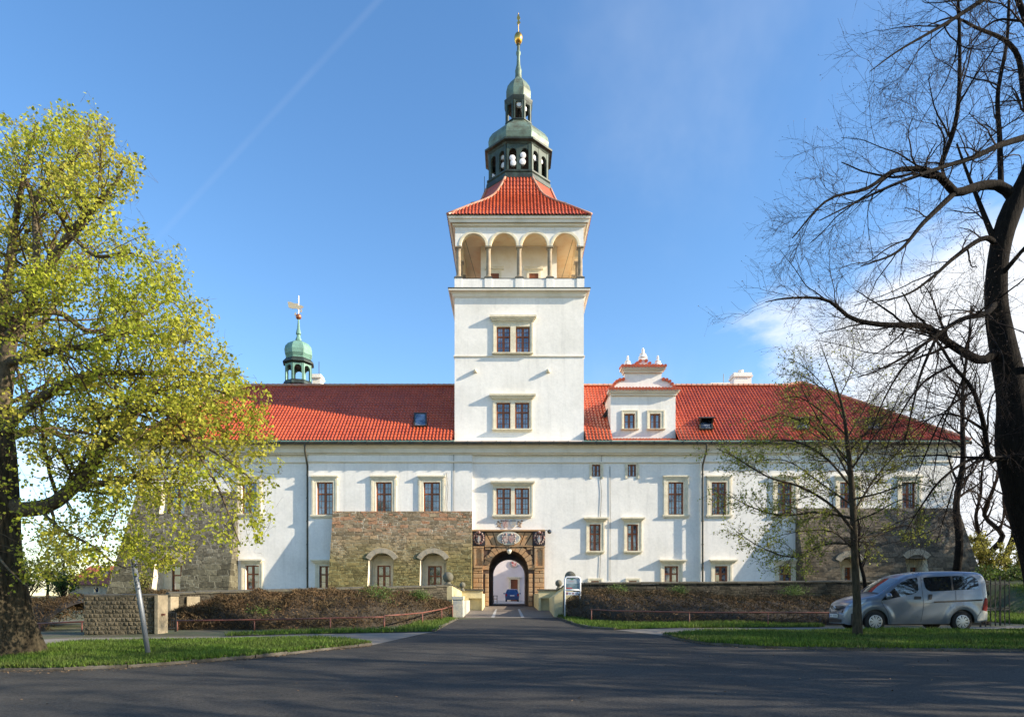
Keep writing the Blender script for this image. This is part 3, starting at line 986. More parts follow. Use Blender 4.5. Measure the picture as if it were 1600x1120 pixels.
band([(0.36, fz(450.6, dc)), (0.36, fz(453.4, dc)), (0.29, fz(454.2, dc)), (0.26, fz(457, D)), (0.12, fz(460.5, D)), (0.10, fz(463.5, D)), (0.03, fz(465.5, D))])
band([(0.385, fz(450.6, dc) + 0.05), (0.385, fz(450.6, dc))], name='cornice_flashing', mt='gutter')
band([(0.05, fz(555.6)), (0.06, fz(556.2)), (0.06, fz(557.4)), (0.02, fz(558.4))], name='string_course')
# waterspouts poking out of the wall
for px in (743, 856.5):
    m = MB().box(fx(px) - 0.11, fx(px) + 0.11, YT - 0.16, YT + 0.01, fz(580) - 0.10, fz(580) + 0.08)
    m.sphere((fx(px), YT - 0.16, fz(580) - 0.02), 0.12, 12, 8)
    m.build('stone_spout', M['trim'], castle)

# loggia: parapet, columns, arches, set-back wall
LZ0, LZ1 = fz(434.5), fz(384.5)     # parapet top, springing
cols_px = [716.5, 763.3, 811.2, 859, 906.5]
par = MB()
pz0 = fz(450.6, dc) + 0.04
def parapet(x0, x1, y0, y1, ax):
    par.box(x0, x1, y0, y1, pz0, LZ0)
ins = 0.10
par.box(TXL + ins, TXR - ins, YT + ins, YT + ins + 0.22, pz0, LZ0 - 0.06)
par.box(TXL + ins, TXR - ins, TYB - ins - 0.22, TYB - ins, pz0, LZ0 - 0.06)
par.box(TXL + ins, TXL + ins + 0.22, YT + ins + 0.22, TYB - ins - 0.22, pz0, LZ0 - 0.06)
par.box(TXR - ins - 0.22, TXR - ins, YT + ins + 0.22, TYB - ins - 0.22, pz0, LZ0 - 0.06)
cx_ = [fx(p, YT + 0.2) for p in cols_px]
cy_ = [YT + 0.2 + (cx_[-1] - cx_[0]) * k / 4 for k in range(5)]
spots = [(x, cy_[0]) for x in cx_] + [(x, cy_[-1]) for x in cx_] + [(cx_[0], y) for y in cy_[1:4]] + [(cx_[-1], y) for y in cy_[1:4]]
for x, y in spots:
    par.box(x - 0.235, x + 0.235, y - 0.235, y + 0.235, pz0, LZ0 - 0.02)
par.build('loggia_parapet', M['plaster'], castle)
cop = MB()
for x, y in spots:
    cop.box(x - 0.26, x + 0.26, y - 0.26, y + 0.26, LZ0 - 0.02, LZ0 + 0.05)
for a, b in zip(cx_, cx_[1:]):
    for y in (cy_[0], cy_[-1]):
        cop.box(a + 0.26, b - 0.26, y - 0.16, y + 0.16, LZ0 - 0.062, LZ0 + 0.012)
for a, b in zip(cy_, cy_[1:]):
    for x in (cx_[0], cx_[-1]):
        cop.box(x - 0.16, x + 0.16, a + 0.26, b - 0.26, LZ0 - 0.062, LZ0 + 0.012)
cop.build('parapet_coping', M['gutter'], castle)
for x, y in spots:
    h = LZ1 - LZ0 - 0.05
    z = LZ0 + 0.05
    m = MB()
    m.box(x - 0.2, x + 0.2, y - 0.2, y + 0.2, z, z + 0.07)
    m.lathe([(0.19, z + 0.07), (0.19, z + 0.13), (0.15, z + 0.17), (0.142, z + 0.22), (0.148, z + h * 0.4), (0.125, z + h - 0.24), (0.145, z + h - 0.22), (0.145, z + h - 0.18), (0.13, z + h - 0.17), (0.14, z + h - 0.13), (0.19, z + h - 0.07)], x, y, 16)
    m.box(x - 0.21, x + 0.21, y - 0.21, y + 0.21, z + h - 0.07, z + h)
    m.build('column', M['column'], castle, sharp=35)
# arcade walls
ZE = fz(352, D)
arc = MB()
th = 0.19
def arcade(c, along_x, fixed):
    out = c[1] - c[0]
    r = out / 2 - 0.155
    for a, b in zip(c, c[1:]):
        m_ = (a + b) / 2
        n_ = 20
        prof = [(a, LZ1)] + [(m_ - r * math.cos(math.pi * k / n_), LZ1 + r * math.sin(math.pi * k / n_)) for k in range(n_ + 1)] + [(b, LZ1)]
        for (u0, w0), (u1, w1) in zip(prof, prof[1:]):
            quad = [(u0, w0), (u1, w1), (u1, ZE), (u0, ZE)]
            if along_x:
                arc.add([(u, fixed - th, w) for u, w in quad] + [(u, fixed + th, w) for u, w in quad], [(0, 1, 2, 3)] if True else [])
                arc.m = 1
                arc.add([(u, fixed - th, w) for u, w in quad[:2]] + [(u, fixed + th, w) for u, w in quad], [(5, 4, 3, 2), (0, 2, 3, 1)])
                arc.m = 0
            else:
                arc.m = 1 if abs(fixed - cx_[0]) < 0.01 or True else 0
                arc.add([(fixed - th, u, w) for u, w in quad] + [(fixed + th, u, w) for u, w in quad], [(3, 2, 1, 0), (4, 5, 6, 7), (1, 5, 4, 0)])
arcade(cx_, True, cy_[0]); arcade(cx_, True, cy_[-1])
arcade(cy_, False, cx_[0]); arcade(cy_, False, cx_[-1])
arc.m = 0
for x in (cx_[0], cx_[-1]):
    for y in (cy_[0], cy_[-1]):
        arc.box(x - th - 0.004, x + th + 0.004, y - th - 0.004, y + th + 0.004, LZ1, ZE)
# ceiling of the walk
arc.m = 1
arc.add([(TXL, YT, ZE - 0.3), (TXR, YT, ZE - 0.3), (TXR, TYB, ZE - 0.3), (TXL, TYB, ZE - 0.3)], [(3, 2, 1, 0)])
arc.build('arcade_wall', [M['plaster'], M['ochre']], castle)
# archivolt edges of the front arches
av = MB()
for a, b in zip(cx_, cx_[1:]):
    r = (b - a) / 2 - 0.155
    m_ = (a + b) / 2
    P = [[(m_ - rr * math.cos(math.pi * k / 20), YT + 0.2 - th - oo, LZ1 + rr * math.sin(math.pi * k / 20)) for k in range(21)] for rr, oo in ((r + 0.13, 0.0), (r + 0.13, 0.035), (r - 0.004, 0.035), (r - 0.004, -0.2))]
    av.grid(P, flip=True)
av.build('archivolt', M['trim'], castle)
# inner wall with doors under hoods
IY = YT + 2.0
iw = MB()
ixl, ixr = TXL + 1.55, TXR - 1.55
iw.box(ixl, ixr, IY, TYB - 2.0, pz0, ZE - 0.3)
iw.build('inner_wall', mat('loggia_plaster', (0.80, 0.76, 0.68), 0.9, noise=(1.5, 0.45, 0.75), col2=(0.72, 0.64, 0.50)), castle)
for px in (772.5, 834):
    x = (px - CX) * IY / F
    d_ = MB().box(x - 0.62, x + 0.62, IY - 0.2, IY, fz(422, IY), fz(418, IY))
    d_.box(x - 0.46, x - 0.30, IY - 0.1, IY, LZ0 - 1, fz(422, IY)).box(x + 0.30, x + 0.46, IY - 0.1, IY, LZ0 - 1, fz(422, IY)).box(x - 0.30, x + 0.30, IY - 0.1, IY, fz(428, IY), fz(422, IY))
    dd = d_.build('loggia_door', M['trim'], castle)
    MB().box(x - 0.30, x + 0.30, IY - 0.05, IY - 0.01, LZ0 - 1, fz(428, IY)).build('door_leaf', M['wood'], dd)
for s in (-1, 1):
    xa = ixl if s < 0 else ixr
    wire([(xa + s * 0.0, IY - 0.1, LZ0 - 0.2), (xa + s * 1.0, YT + 0.5, ZE - 0.35)], 'tie_rod')

# eaves of the tower
de = 42.3
band([(0.37, fz(337.2, de)), (0.37, fz(340.5, de)), (0.30, fz(341.5, de)), (0.26, fz(346, de)), (0.16, fz(349.5, D)), (0.13, fz(354, D)), (0.02, fz(355.5, D))])
TZ0 = fz(336.2, de)
TCX, TCY = (TXL + TXR) / 2, (YT + TYB) / 2
E0 = TD / 2 + 0.42
E1, W1 = 2.15, 0.88
_t = np.linspace(0, 1, 60)
_UU, _HH = _t, np.convolve(np.pad(np.interp(_t, [0, .42, .65, .81, .907, .977, 1], [0, .316, .48, .626, .79, .96, 1]), 3, 'reflect', reflect_type='odd'), np.ones(7) / 7, 'valid')
TZ1 = fz(278, TCY - E1)
def prof_t(t):
    """Bell-cast slope: distance of the face from the axis, its half width, its height."""
    u = t ** 0.62
    return E0 + (E1 - E0) * u, E0 + (W1 - E0) * u, TZ0 + (TZ1 - TZ0) * float(np.interp(u, _UU, _HH))
def turn(q, x, out, z):
    return [(TCX + x, TCY - out, z), (TCX + out, TCY + x, z), (TCX - x, TCY + out, z), (TCX - out, TCY - x, z)][q]
def side_slope(q):
    def ease(t):
        o, w, z = prof_t(t)
        o2, _, z2 = prof_t(min(1, t + 0.02)); o1, _, z1 = prof_t(max(0, t - 0.02))
        sl = Vector((o1 - o2, z2 - z1)).normalized()    # (inwards, up)
        def fn(x, h):
            out = np.full_like(x, o) + sl.y * h
            zz = np.full_like(x, z) + sl.x * h
            return np.stack(turn(q, x, out, zz) if False else [np.broadcast_to(c, x.shape) for c in turn(q, x, out, zz)], -1)
        return -w, w, fn
    return ease
for q in range(4):
    tile_field('tower_roof', side_slope(q), -E0, E0, castle, M['tile'], s_len=5.6)
for q in range(4):
    # the tapering face over each corner, between two hips
    m = MB(); P = []
    for k in range(15):
        o, w, z = prof_t(k / 14)
        a_ = Vector(turn(q, w, o, z)); b_ = Vector(turn((q + 1) % 4, -w, o, z))
        P.append([tuple(a_.lerp(b_, j / 4)) for j in range(5)])
    m.grid(P)
    m.build('tower_roof_corner', M['tile'], castle, smooth=True)
und = MB()
und.add([(TCX - E0, TCY - E0, TZ0 - 0.03), (TCX + E0, TCY - E0, TZ0 - 0.03), (TCX + E0, TCY + E0, TZ0 - 0.03), (TCX - E0, TCY + E0, TZ0 - 0.03)], [(3, 2, 1, 0)])
und.build('tower_soffit', M['cornice'], castle)
for q in range(4):
    for sx in (-1, 1):
        m = MB()
        m.tube([tuple(Vector(turn(q, sx * w, o, z)) + Vector((0, 0, 0.04))) for o, w, z in [prof_t(k / 16) for k in range(17)]], 0.085, 8)
        m.build('hip_ridge', M['ridge'], castle, smooth=True)
# little hooded dormers on the tower's side slopes
for s in (-1, 1):
    w, _, z = prof_t(0.64)
    x = TCX + s * w
    m = MB()
    y0, y1 = TCY - 1.25, TCY - 0.35
    m.prism_y([(x + s * 0.30, z - 0.35), (x + s * 0.30, z + 0.42), (x - s * 0.8, z + 0.85), (x - s * 0.8, z - 0.3)], y0, y1)
    d_ = m.build('roof_dormer', M['copper_dark'], castle)
    ym = (y0 + y1) / 2
    m = MB()
    xo, xi = x + s * 0.48, x - s * 0.8
    m.add([(xo, y0 - 0.16, z + 0.36), (xo, ym, z + 0.74), (xo, y1 + 0.16, z + 0.36), (xi, y0 - 0.16, z + 0.60), (xi, ym, z + 1.0), (xi, y1 + 0.16, z + 0.60)],
          [(0, 3, 4, 1), (1, 4, 5, 2), (0, 1, 2), (0, 2, 5, 3)])
    m.build('dormer_roof', M['copper_dark'], d_)

# ------------------------------------------------------------------ belfry and spire
A0 = math.pi / 8
def octa(m, prof, cx=TCX, cy=TCY, rot=A0, n=8):
    m.lathe(prof, cx, cy, n, rot)
    return m
dz = lambda py, r: fz(py, TCY - 0.924 * r)
def oct_v(r, k, cx=TCX, cy=TCY, rot=A0, n=8):
    a = rot + 2 * math.pi * k / n
    return Vector((cx + r * math.cos(a), cy + r * math.sin(a), 0))
def lantern(name, r, z0, z1, mt, mid=True, arch=0.0, post=0.13, rot=A0, cx=TCX, cy=TCY, n=8, head=0.3):
    """An open ring of posts with arched heads between them."""
    root = MB()
    k_ = (z1 - z0)
    for k in range(n):
        a, b = oct_v(r, k, cx, cy, rot, n), oct_v(r, k + 1, cx, cy, rot, n)
        e = (b - a).normalized(); nn = Vector((e.y, -e.x, 0))
        def plank(u0, u1, za, zb, t=0.09):
            P = [a + e * u0 + nn * t, a + e * u1 + nn * t, a + e * u1 - nn * t, a + e * u0 - nn * t]
            root.add([(p.x, p.y, za) for p in P] + [(p.x, p.y, zb) for p in P], [(3, 2, 1, 0), (4, 5, 6, 7), (0, 1, 5, 4), (1, 2, 6, 5), (2, 3, 7, 6), (3, 0, 4, 7)])
        Ls = (b - a).length
        xs = [0, Ls / 2, Ls] if mid else [0, Ls]
        for i, (u, v) in enumerate(zip(xs, xs[1:])):
            p0, p1 = post, post
            ua, va = u + p0, v - p1
            if i == 0: plank(u, ua, z0, z1)
            else: plank(u - 0.0, ua, z0, z1, 0.085)
            plank(va, v, z0, z1, 0.088 if i == 0 and mid else 0.09)
            # arched head
            w = va - ua
            rr = w / 2
            zc = z1 - head - rr
            N_ = 8
            for q in range(N_):
                t0, t1 = math.pi * q / N_, math.pi * (q + 1) / N_
                u0, u1 = (ua + va) / 2 - rr * math.cos(t0), (ua + va) / 2 - rr * math.cos(t1)
                za, zb = zc + rr * math.sin(t0), zc + rr * math.sin(t1)
                P = []
                for t in (0.07, -0.07):
                    P += [a + e * u0 + nn * t + Vector((0, 0, za)), a + e * u1 + nn * t + Vector((0, 0, zb)), a + e * u1 + nn * t + Vector((0, 0, z1)), a + e * u0 + nn * t + Vector((0, 0, z1))]
                root.add(P, [(0, 1, 2, 3), (7, 6, 5, 4), (0, 4, 5, 1)])
    return root.build(name, M[mt], castle, weld=False)
r1 = 2.08
zl0, zl1 = dz(264.5, 2.3), dz(221.5, 2.35)
octa(MB(), [(2.30, TZ1 - 0.08), (2.36, TZ1 + 0.02), (2.33, TZ1 + 0.3), (2.24, zl0 - 0.16), (2.30, zl0 - 0.10), (2.30, zl0)]).build('lantern_sill', M['copper_dark'], castle)
lantern('lantern', r1, zl0, zl1, 'copper_post', post=0.15)
octa(MB(), [(2.18, zl1 - 0.02), (2.25, zl1 + 0.10), (2.44, zl1 + 0.16), (2.46, zl1 + 0.26), (2.2, zl1 + 0.30)]).build('lantern_cornice', M['copper_dark'], castle)
octa(MB(), [(1.9, zl0 + 0.0), (1.9, zl0 + 0.04)]).build('lantern_floor', M['dark'], castle)
# bell frame: a dark king post with a bell
kp = MB().box(TCX - 0.12, TCX + 0.12, TCY - 0.12, TCY + 0.12, zl0, zl1)
kp.lathe([(0.52, zl0 + 0.7), (0.42, zl0 + 0.85), (0.32, zl0 + 1.2), (0.18, zl0 + 1.4), (0.0, zl0 + 1.45)], TCX, TCY, 16)
kp.build('bell', M['dark'], castle)
zd0, zd1 = zl1 + 0.30, dz(184.5, 1.1)
hd = zd1 - zd0
octa(MB(), [(2.08, zd0), (2.16, zd0 + hd * 0.10), (2.20, zd0 + hd * 0.26), (2.12, zd0 + hd * 0.42), (1.90, zd0 + hd * 0.58), (1.58, zd0 + hd * 0.72), (1.22, zd0 + hd * 0.84), (0.98, zd0 + hd * 0.94), (0.92, zd1)]).build('lantern_dome', M['copper'], castle)
r2 = 0.86
zs1 = dz(150.5, 1.0)
octa(MB(), [(0.92, zd1), (0.98, zd1 + 0.03), (0.98, zd1 + 0.10), (0.80, zd1 + 0.12)]).build('upper_lantern_sill', M['copper_dark'], castle)
lantern('upper_lantern', r2, zd1 + 0.1, zs1, 'copper_post', mid=False, post=0.11, head=0.2)
octa(MB(), [(0.90, zs1 - 0.3), (0.98, zs1 - 0.12), (1.02, zs1), (1.04, zs1 + 0.10), (0.9, zs1 + 0.14)]).build('upper_lantern_cornice', M['copper_dark'], castle)
MB().box(TCX - 0.07, TCX + 0.07, TCY - 0.07, TCY + 0.07, zd1, zs1).build('king_post', M['dark'], castle)
zu0, zu1 = zs1 + 0.14, dz(118, 0.35)
hu = zu1 - zu0
octa(MB(), [(0.86, zu0), (0.90, zu0 + hu * 0.15), (0.90, zu0 + hu * 0.35), (0.80, zu0 + hu * 0.58), (0.58, zu0 + hu * 0.78), (0.36, zu0 + hu * 0.92), (0.24, zu1)]).build('upper_dome', M['copper'], castle)
zc = lambda py: fz(py, TCY)
sp = MB().lathe([(0.24, zu1 - 0.03), (0.21, zc(115)), (0.24, zc(112)), (0.20, zc(109)), (0.13, zc(102)), (0.10, zc(88)), (0.16, zc(85.5)), (0.16, zc(82.5)), (0.11, zc(80)), (0.085, zc(72)), (0.15, zc(70.5)), (0.1, zc(69))], TCX, TCY, 12)
sp.build('spire', M['copper'], castle, sharp=40)
ob = MB().sphere((TCX, TCY, zc(60.5)), 0.29, 20, 14, (1, 1, 1.42))
ob.build('gilded_orb', M['gold'], castle, smooth=True)
vn = MB().tube([(TCX, TCY, zc(52)), (TCX, TCY, zc(21))], 0.02, 6)
vn.prism_y([(TCX - 0.05, zc(40)), (TCX + 0.14, zc(36)), (TCX + 0.05, zc(32)), (TCX + 0.13, zc(29)), (TCX - 0.02, zc(21)), (TCX - 0.11, zc(29)), (TCX - 0.03, zc(33)), (TCX - 0.10, zc(36))], TCY - 0.02, TCY + 0.02)
vn.build('finial', M['gold'], castle)
# a thin aerial at the foot of the lantern
MB().tube([W(757, 300, TCY - 1.6), W(757, 276, TCY - 1.6)], 0.02, 5).build('aerial', M['gutter'], castle)

# ------------------------------------------------------------------ the gabled dormer right of the tower
YG = D + 0.10
def gx(px): return fx(px, YG)
def gz(py): return fz(py, YG)
gm = MB()
gw = [window((975, 992, 646, 670.5), (971.4, 997, 641, 671), YG, transom=0, cols=2, rows=(0, 1), proud=0.05, ears=False, sill=(970, 998, 670.5, 672)),
      window((1015.4, 1032, 646, 670.5), (1011, 1038, 641, 671), YG, transom=0, cols=2, rows=(0, 1), proud=0.05, ears=False, sill=(1010, 1039, 670.5, 672))]
wall_panel(gm, gx(954), gx(1055.5), gz(690), gz(609), YG, gw, YG + 0.2)
zb_ = gz(687); zt_ = gz(609)
for x, s in ((gx(954), -1), (gx(1055.5), 1)):
    q = [(x, YG, zb_), (x, YG + 4.2, zb_ + 3.4), (x, YG + 4.2, zt_), (x, YG, zt_)]
    gm.add(q, [(3, 2, 1, 0) if s < 0 else (0, 1, 2, 3)])
# curved second stage and the small pediment, with real thickness
def volute(mirror):
    P = []
    for k in range(13):
        t = k / 12
        # concave sweep, then up to the shoulder
        P.append((956 + 20.5 * t, 608 - 14.5 * (1 - (1 - t) ** 3)))
    return P
L_ = volute(False)
poly = [(gx(p), gz(q)) for p, q in L_] + [(gx(976.5), gz(582))]
poly += [(2 * gx(1005) - x, z) for x, z in reversed(poly)]
gm.prism_y(poly[::-1], YG, YG + 0.45)
ped = [(gx(989), gz(573.5)), (gx(996), gz(569)), (gx(1002), gz(564.5)), (gx(1005), gz(562.5)), (gx(1008), gz(564.5)), (gx(1014), gz(569)), (gx(1021), gz(573.5))]
gm.prism_y(ped[::-1], YG, YG + 0.4)
gab = gm.build('gable', M['plaster'], castle)
def gcornice(pa, pb, p0, p1):
    m = MB()
    a, b, t, q = gx(pa), gx(pb), gz(p0), gz(p1)
    h = t - q
    for o, i, z0, z1 in ((0.0, 0.36, t - h * 0.35, t), (0.10, 0.27, t - h * 0.62, t - h * 0.35), (0.17, 0.16, q, t - h * 0.62)):
        m.box(a + o, b - o, YG - i, YG + 0.5, z0, z1)
    m.build('gable_cornice', M['cornice'], castle)
gcornice(950, 1060.5, 610.3, 618.5)
gcornice(970, 1039, 575, 583)
def tile_edge(P, w=0.42, y0=YG - 0.42, n_per=0.2):
    """A row of roll tiles covering an edge; P: (x, z) polyline."""
    m = MB()
    L = [0]
    for a, b in zip(P, P[1:]): L.append(L[-1] + math.hypot(b[0] - a[0], b[1] - a[1]))
    n_ = int(L[-1] / n_per)
    for k in range(n_):
        d_ = (k + 0.5) / n_ * L[-1]
        i = max(j for j in range(len(L) - 1) if L[j] <= d_)
        t = (d_ - L[i]) / (L[i + 1] - L[i])
        x, z = P[i][0] + (P[i + 1][0] - P[i][0]) * t, P[i][1] + (P[i + 1][1] - P[i][1]) * t
        m.tube([(x, y0, z - 0.02), (x, y0 + w + 0.5, z + 0.10)], n_per * 0.52, 8)
    return m.build('edge_tiles', M['tile'], castle, sharp=45)
tile_edge([(gx(949.5), gz(609.3)), (gx(1061), gz(609.3))])
tile_edge([(gx(969), gz(574)), (gx(1040), gz(574))])
edge = [(x, z + 0.05) for x, z in [(gx(p), gz(q)) for p, q in L_]]
tile_edge(edge, y0=YG - 0.12, w=0.2)
tile_edge([(2 * gx(1005) - x, z) for x, z in edge], y0=YG - 0.12, w=0.2)
tile_edge([(gx(987), gz(573)), (gx(1003), gz(562))], y0=YG - 0.1, w=0.2)
tile_edge([(gx(1007), gz(562)), (gx(1023), gz(573))], y0=YG - 0.1, w=0.2)
tile_edge([(gx(955), gz(689.5)), (gx(1055), gz(689.5))], y0=YG - 0.55, w=0.1)
def finial(px, z0p, z1p, s):
    x, z0, z1 = gx(px), gz(z0p), gz(z1p)
    h = z1 - z0
    m = MB().box(x - 0.23 * s, x + 0.23 * s, YG - 0.05, YG + 0.41, z0, z0 + h * 0.16)
    m.lathe([(0.2 * s, z0 + h * 0.16), (0.26 * s, z0 + h * 0.22), (0.22 * s, z0 + h * 0.36), (0.15 * s, z0 + h * 0.47), (0.19 * s, z0 + h * 0.52), (0.1 * s, z0 + h * 0.57), (0.07 * s, z0 + h * 0.72), (0.085 * s, z0 + h * 0.8), (0.045 * s, z0 + h * 0.96), (0.0, z1)], x, YG + 0.18, 12)
    m.build('gable_finial', M['plaster'], castle, sharp=40)
finial(981.5, 573.5, 553.5, 0.95); finial(1005.5, 562.5, 541.5, 1.1); finial(1028.7, 573.5, 553.5, 0.95)
# the dormer's own little roof running back into the slope
dr = MB()
zr = gz(612) + 1.0
xm = gx(1005)
yb2 = EY + (zr - EZ) / PITCH + 0.2
ze_ = gz(612)
yb1 = EY + (ze_ - EZ) / PITCH + 0.2
for s in (-1, 1):
    xe = xm + s * (gx(1060) - gx(1005))
    dr.add([(xe, YG + 0.46, ze_), (xm, YG + 0.46, zr), (xm, yb2, zr), (xe, yb1, ze_)], [(0, 1, 2, 3) if s > 0 else (3, 2, 1, 0)])
dr.build('gable_roof', M['tile'], castle)
# dark timbered eave on the left flank of the dormer
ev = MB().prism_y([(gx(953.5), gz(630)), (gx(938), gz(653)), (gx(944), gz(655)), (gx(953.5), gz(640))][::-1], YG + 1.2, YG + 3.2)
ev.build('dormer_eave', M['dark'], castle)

# ------------------------------------------------------------------ the carved portal
PY = D - 0.26
pr = MB()
def p_(px): return fx(px, PY)
def q_(py): return fz(py, PY)
pxl, pxr = 738.8, 850.8
# backing with the arch opening
pr.m = 1
gx0, gx1 = p_(pxl), p_(pxr)
zt_e = q_(853)
pr.box(gx0, GATE_X - GATE_R - 0.02, PY + 0.06, D + 0.3, ZB, zt_e)
pr.box(GATE_X + GATE_R + 0.02, gx1, PY + 0.06, D + 0.3, ZB, zt_e)
ap = arch_pts(GATE_R, GATE_SPRING)
for k in range(1, len(ap) - 2):
    (xa, za), (xb, zb) = ap[k], ap[k + 1]
    pr.add([(xa, PY + 0.06, za), (xb, PY + 0.06, zb), (xb, PY + 0.06, zt_e), (xa, PY + 0.06, zt_e), (xa, D + 0.3, za), (xb, D + 0.3, zb)], [(0, 1, 2, 3), (0, 4, 5, 1)])
pr.box(gx0, gx1, PY + 0.08, D + 0.05, zt_e, q_(827.5))
pr.m = 0
# the arch ring of wedge stones
zs_ = GATE_SPRING
nb = 15
for k in range(nb):
    a0, a1 = math.pi * k / nb + 0.012, math.pi * (k + 1) / nb - 0.012
    r0, r1_ = GATE_R - 0.01, GATE_R + (0.34 if k % 2 else 0.42)
    P = [(GATE_X - r0 * math.cos(a0), zs_ + r0 * math.sin(a0)), (GATE_X - r1_ * math.cos(a0), zs_ + r1_ * math.sin(a0)), (GATE_X - r1_ * math.cos(a1), zs_ + r1_ * math.sin(a1)), (GATE_X - r0 * math.cos(a1), zs_ + r0 * math.sin(a1))]
    P = [(x, min(z, zt_e - 0.04)) for x, z in P]
    pr.prism_y(P, PY, PY + 0.07)
# rusticated courses of the jambs and spandrels
hz = 0.292
z = GZ + 0.02
row = 0
while z < zt_e - 0.15:
    z1 = min(z + hz - 0.025, zt_e - 0.03)
    zm = (z + z1) / 2
    for s in (-1, 1):
        inner = GATE_R - 0.005 if z1 < zs_ + 0.05 else math.sqrt(max(0, (GATE_R + 0.42) ** 2 - (z - zs_) ** 2)) + 0.03
        outer_jamb = p_(757.6) - GATE_X if s < 0 else p_(832.4) - GATE_X
        oj = abs(outer_jamb)
        if oj - inner > 0.12:
            w = oj - inner
            cuts = [0, 0.55 if row % 2 else 0.36, 1] if w > 0.4 else [0, 1]
            for c0, c1 in zip(cuts, cuts[1:]):
                a, b = inner + w * c0 + 0.012, inner + w * c1 - 0.012
                x0, x1 = (GATE_X + s * a, GATE_X + s * b) if s > 0 else (GATE_X + s * b, GATE_X + s * a)
                pr.bbox(x0, x1, PY + 0.005, PY + 0.08, z, z1, 0.022)
        # outer piers, below the niche level
        if z1 < q_(886):
            pa, pb = (gx0 + 0.01, p_(754.8)) if s < 0 else (p_(834.8), gx1 - 0.01)
            w = pb - pa
            cuts = [0, 0.5, 1] if row % 2 else [0, 1]
            for c0, c1 in zip(cuts, cuts[1:]):
                pr.bbox(pa + w * c0 + 0.012, pa + w * c1 - 0.012, PY - 0.02, PY + 0.07, z, z1, 0.022)
    z += hz
    row += 1
# niches in the piers
for pa, pb in ((741.8, 753.8), (837.0, 849.2)):
    xa, xb = p_(pa), p_(pb)
    z0, z1 = q_(883.5), q_(857)
    w = xb - xa
    pr.box(xa - 0.07, xa + 0.05, PY - 0.04, PY + 0.06, z0, z1 + 0.06)
    pr.box(xb - 0.05, xb + 0.07, PY - 0.04, PY + 0.06, z0, z1 + 0.06)
    pr.box(xa - 0.10, xb + 0.10, PY - 0.06, PY + 0.06, z1 + 0.06, z1 + 0.15)
    pr.box(xa - 0.06, xb + 0.06, PY - 0.09, PY + 0.06, z0 - 0.14, z0)
    pr.box(xa - 0.02, xb + 0.02, PY - 0.05, PY + 0.06, z0 - 0.30, z0 - 0.16)
    pr.box(xa + 0.05, xb - 0.05, PY + 0.035, PY + 0.065, z0, z1 + 0.06)
    cx2, rr = (xa + xb) / 2, w / 2 - 0.05
    for q in range(8):
        t0, t1 = math.pi * q / 8, math.pi * (q + 1) / 8
        u0, u1 = cx2 - rr * math.cos(t0), cx2 - rr * math.cos(t1)
        pr.add([(u0, PY - 0.03, z1 - rr + rr * math.sin(t0)), (u1, PY - 0.03, z1 - rr + rr * math.sin(t1)), (u1, PY - 0.03, z1 + 0.06), (u0, PY - 0.03, z1 + 0.06),
                (u0, PY + 0.06, z1 - rr + rr * math.sin(t0)), (u1, PY + 0.06, z1 - rr + rr * math.sin(t1))], [(0, 1, 2, 3), (0, 4, 5, 1)])
# frieze with slanting panels
zf0, zf1 = q_(852), q_(829.8)
pr.box(gx0 - 0.03, gx1 + 0.03, PY - 0.14, D, q_(829.6), q_(827.4))
pr.box(p_(757.6), p_(832.4), PY - 0.06, D, q_(853.6), q_(851.8))
def pan(P): pr.prism_y([(p_(a), q_(b)) for a, b in P], PY + 0.0, PY + 0.085)
pan([(758.2, 832.2), (758.2, 851.3), (768.6, 851.3)])
pan([(759.6, 831.6), (769.8, 851.3), (775.4, 851.3), (769.2, 831.6)])
pan([(770.6, 831.6), (776.6, 851.3), (788, 851.3), (778, 845), (776, 838), (782, 831.6)])
pan([(808, 831.6), (815.4, 838), (813, 845), (803, 851.3), (811.6, 851.3), (819.6, 831.6)])
pan([(821, 831.6), (813, 851.3), (819.6, 851.3), (831, 832)])
pan([(831.8, 834), (821.4, 851.3), (831.8, 851.3)])
portal = pr.build('portal', [M['sandstone'], M['joint']], castle)
# oval cartouche with painted arms, and carved arms in the corners
def oval(px, py, rx, ry, y0, y1, mt, name, parent, n=32, ring=None):
    m = MB()
    m.prism_y([(p_(px) + rx * math.cos(2 * math.pi * k / n), q_(py) + ry * math.sin(2 * math.pi * k / n)) for k in range(n)], y0, y1)
    return m.build(name, mt, parent)
M['relief_red'] = mat('painted_relief_red', (0.16, 0.035, 0.03), 0.6, noise=(9, 0.42, 0.58), col2=(0.42, 0.34, 0.28))
M['relief_pale'] = mat('painted_relief_pale', (0.52, 0.47, 0.38), 0.7, noise=(6, 0.42, 0.62), col2=(0.24, 0.27, 0.31), detail=(20, 0.2))
M['relief_pink'] = mat('painted_relief_pink', (0.33, 0.17, 0.16), 0.7, noise=(10, 0.42, 0.6), col2=(0.48, 0.42, 0.36))
M['relief_dark'] = mat('dark_relief_ground', (0.03, 0.025, 0.03), 0.7)
cart = oval(794.8, 840.7, 0.74, 0.42, PY - 0.10, PY + 0.02, M['trim'], 'cartouche', castle)
oval(794.8, 840.7, 0.67, 0.36, PY - 0.115, PY - 0.09, M['relief_pale'], 'painted_field', cart)
def shield(m, x, z, w, h, y0, y1):
    P = [(-0.5, 0.5), (-0.25, 0.46), (0, 0.5), (0.25, 0.46), (0.5, 0.5), (0.5, 0.05), (0.42, -0.2), (0.22, -0.4), (0, -0.52), (-0.22, -0.4), (-0.42, -0.2), (-0.5, 0.05)]
    m.prism_y([(x + a * w, z + b * h) for a, b in P][::-1], y0, y1)
m = MB()
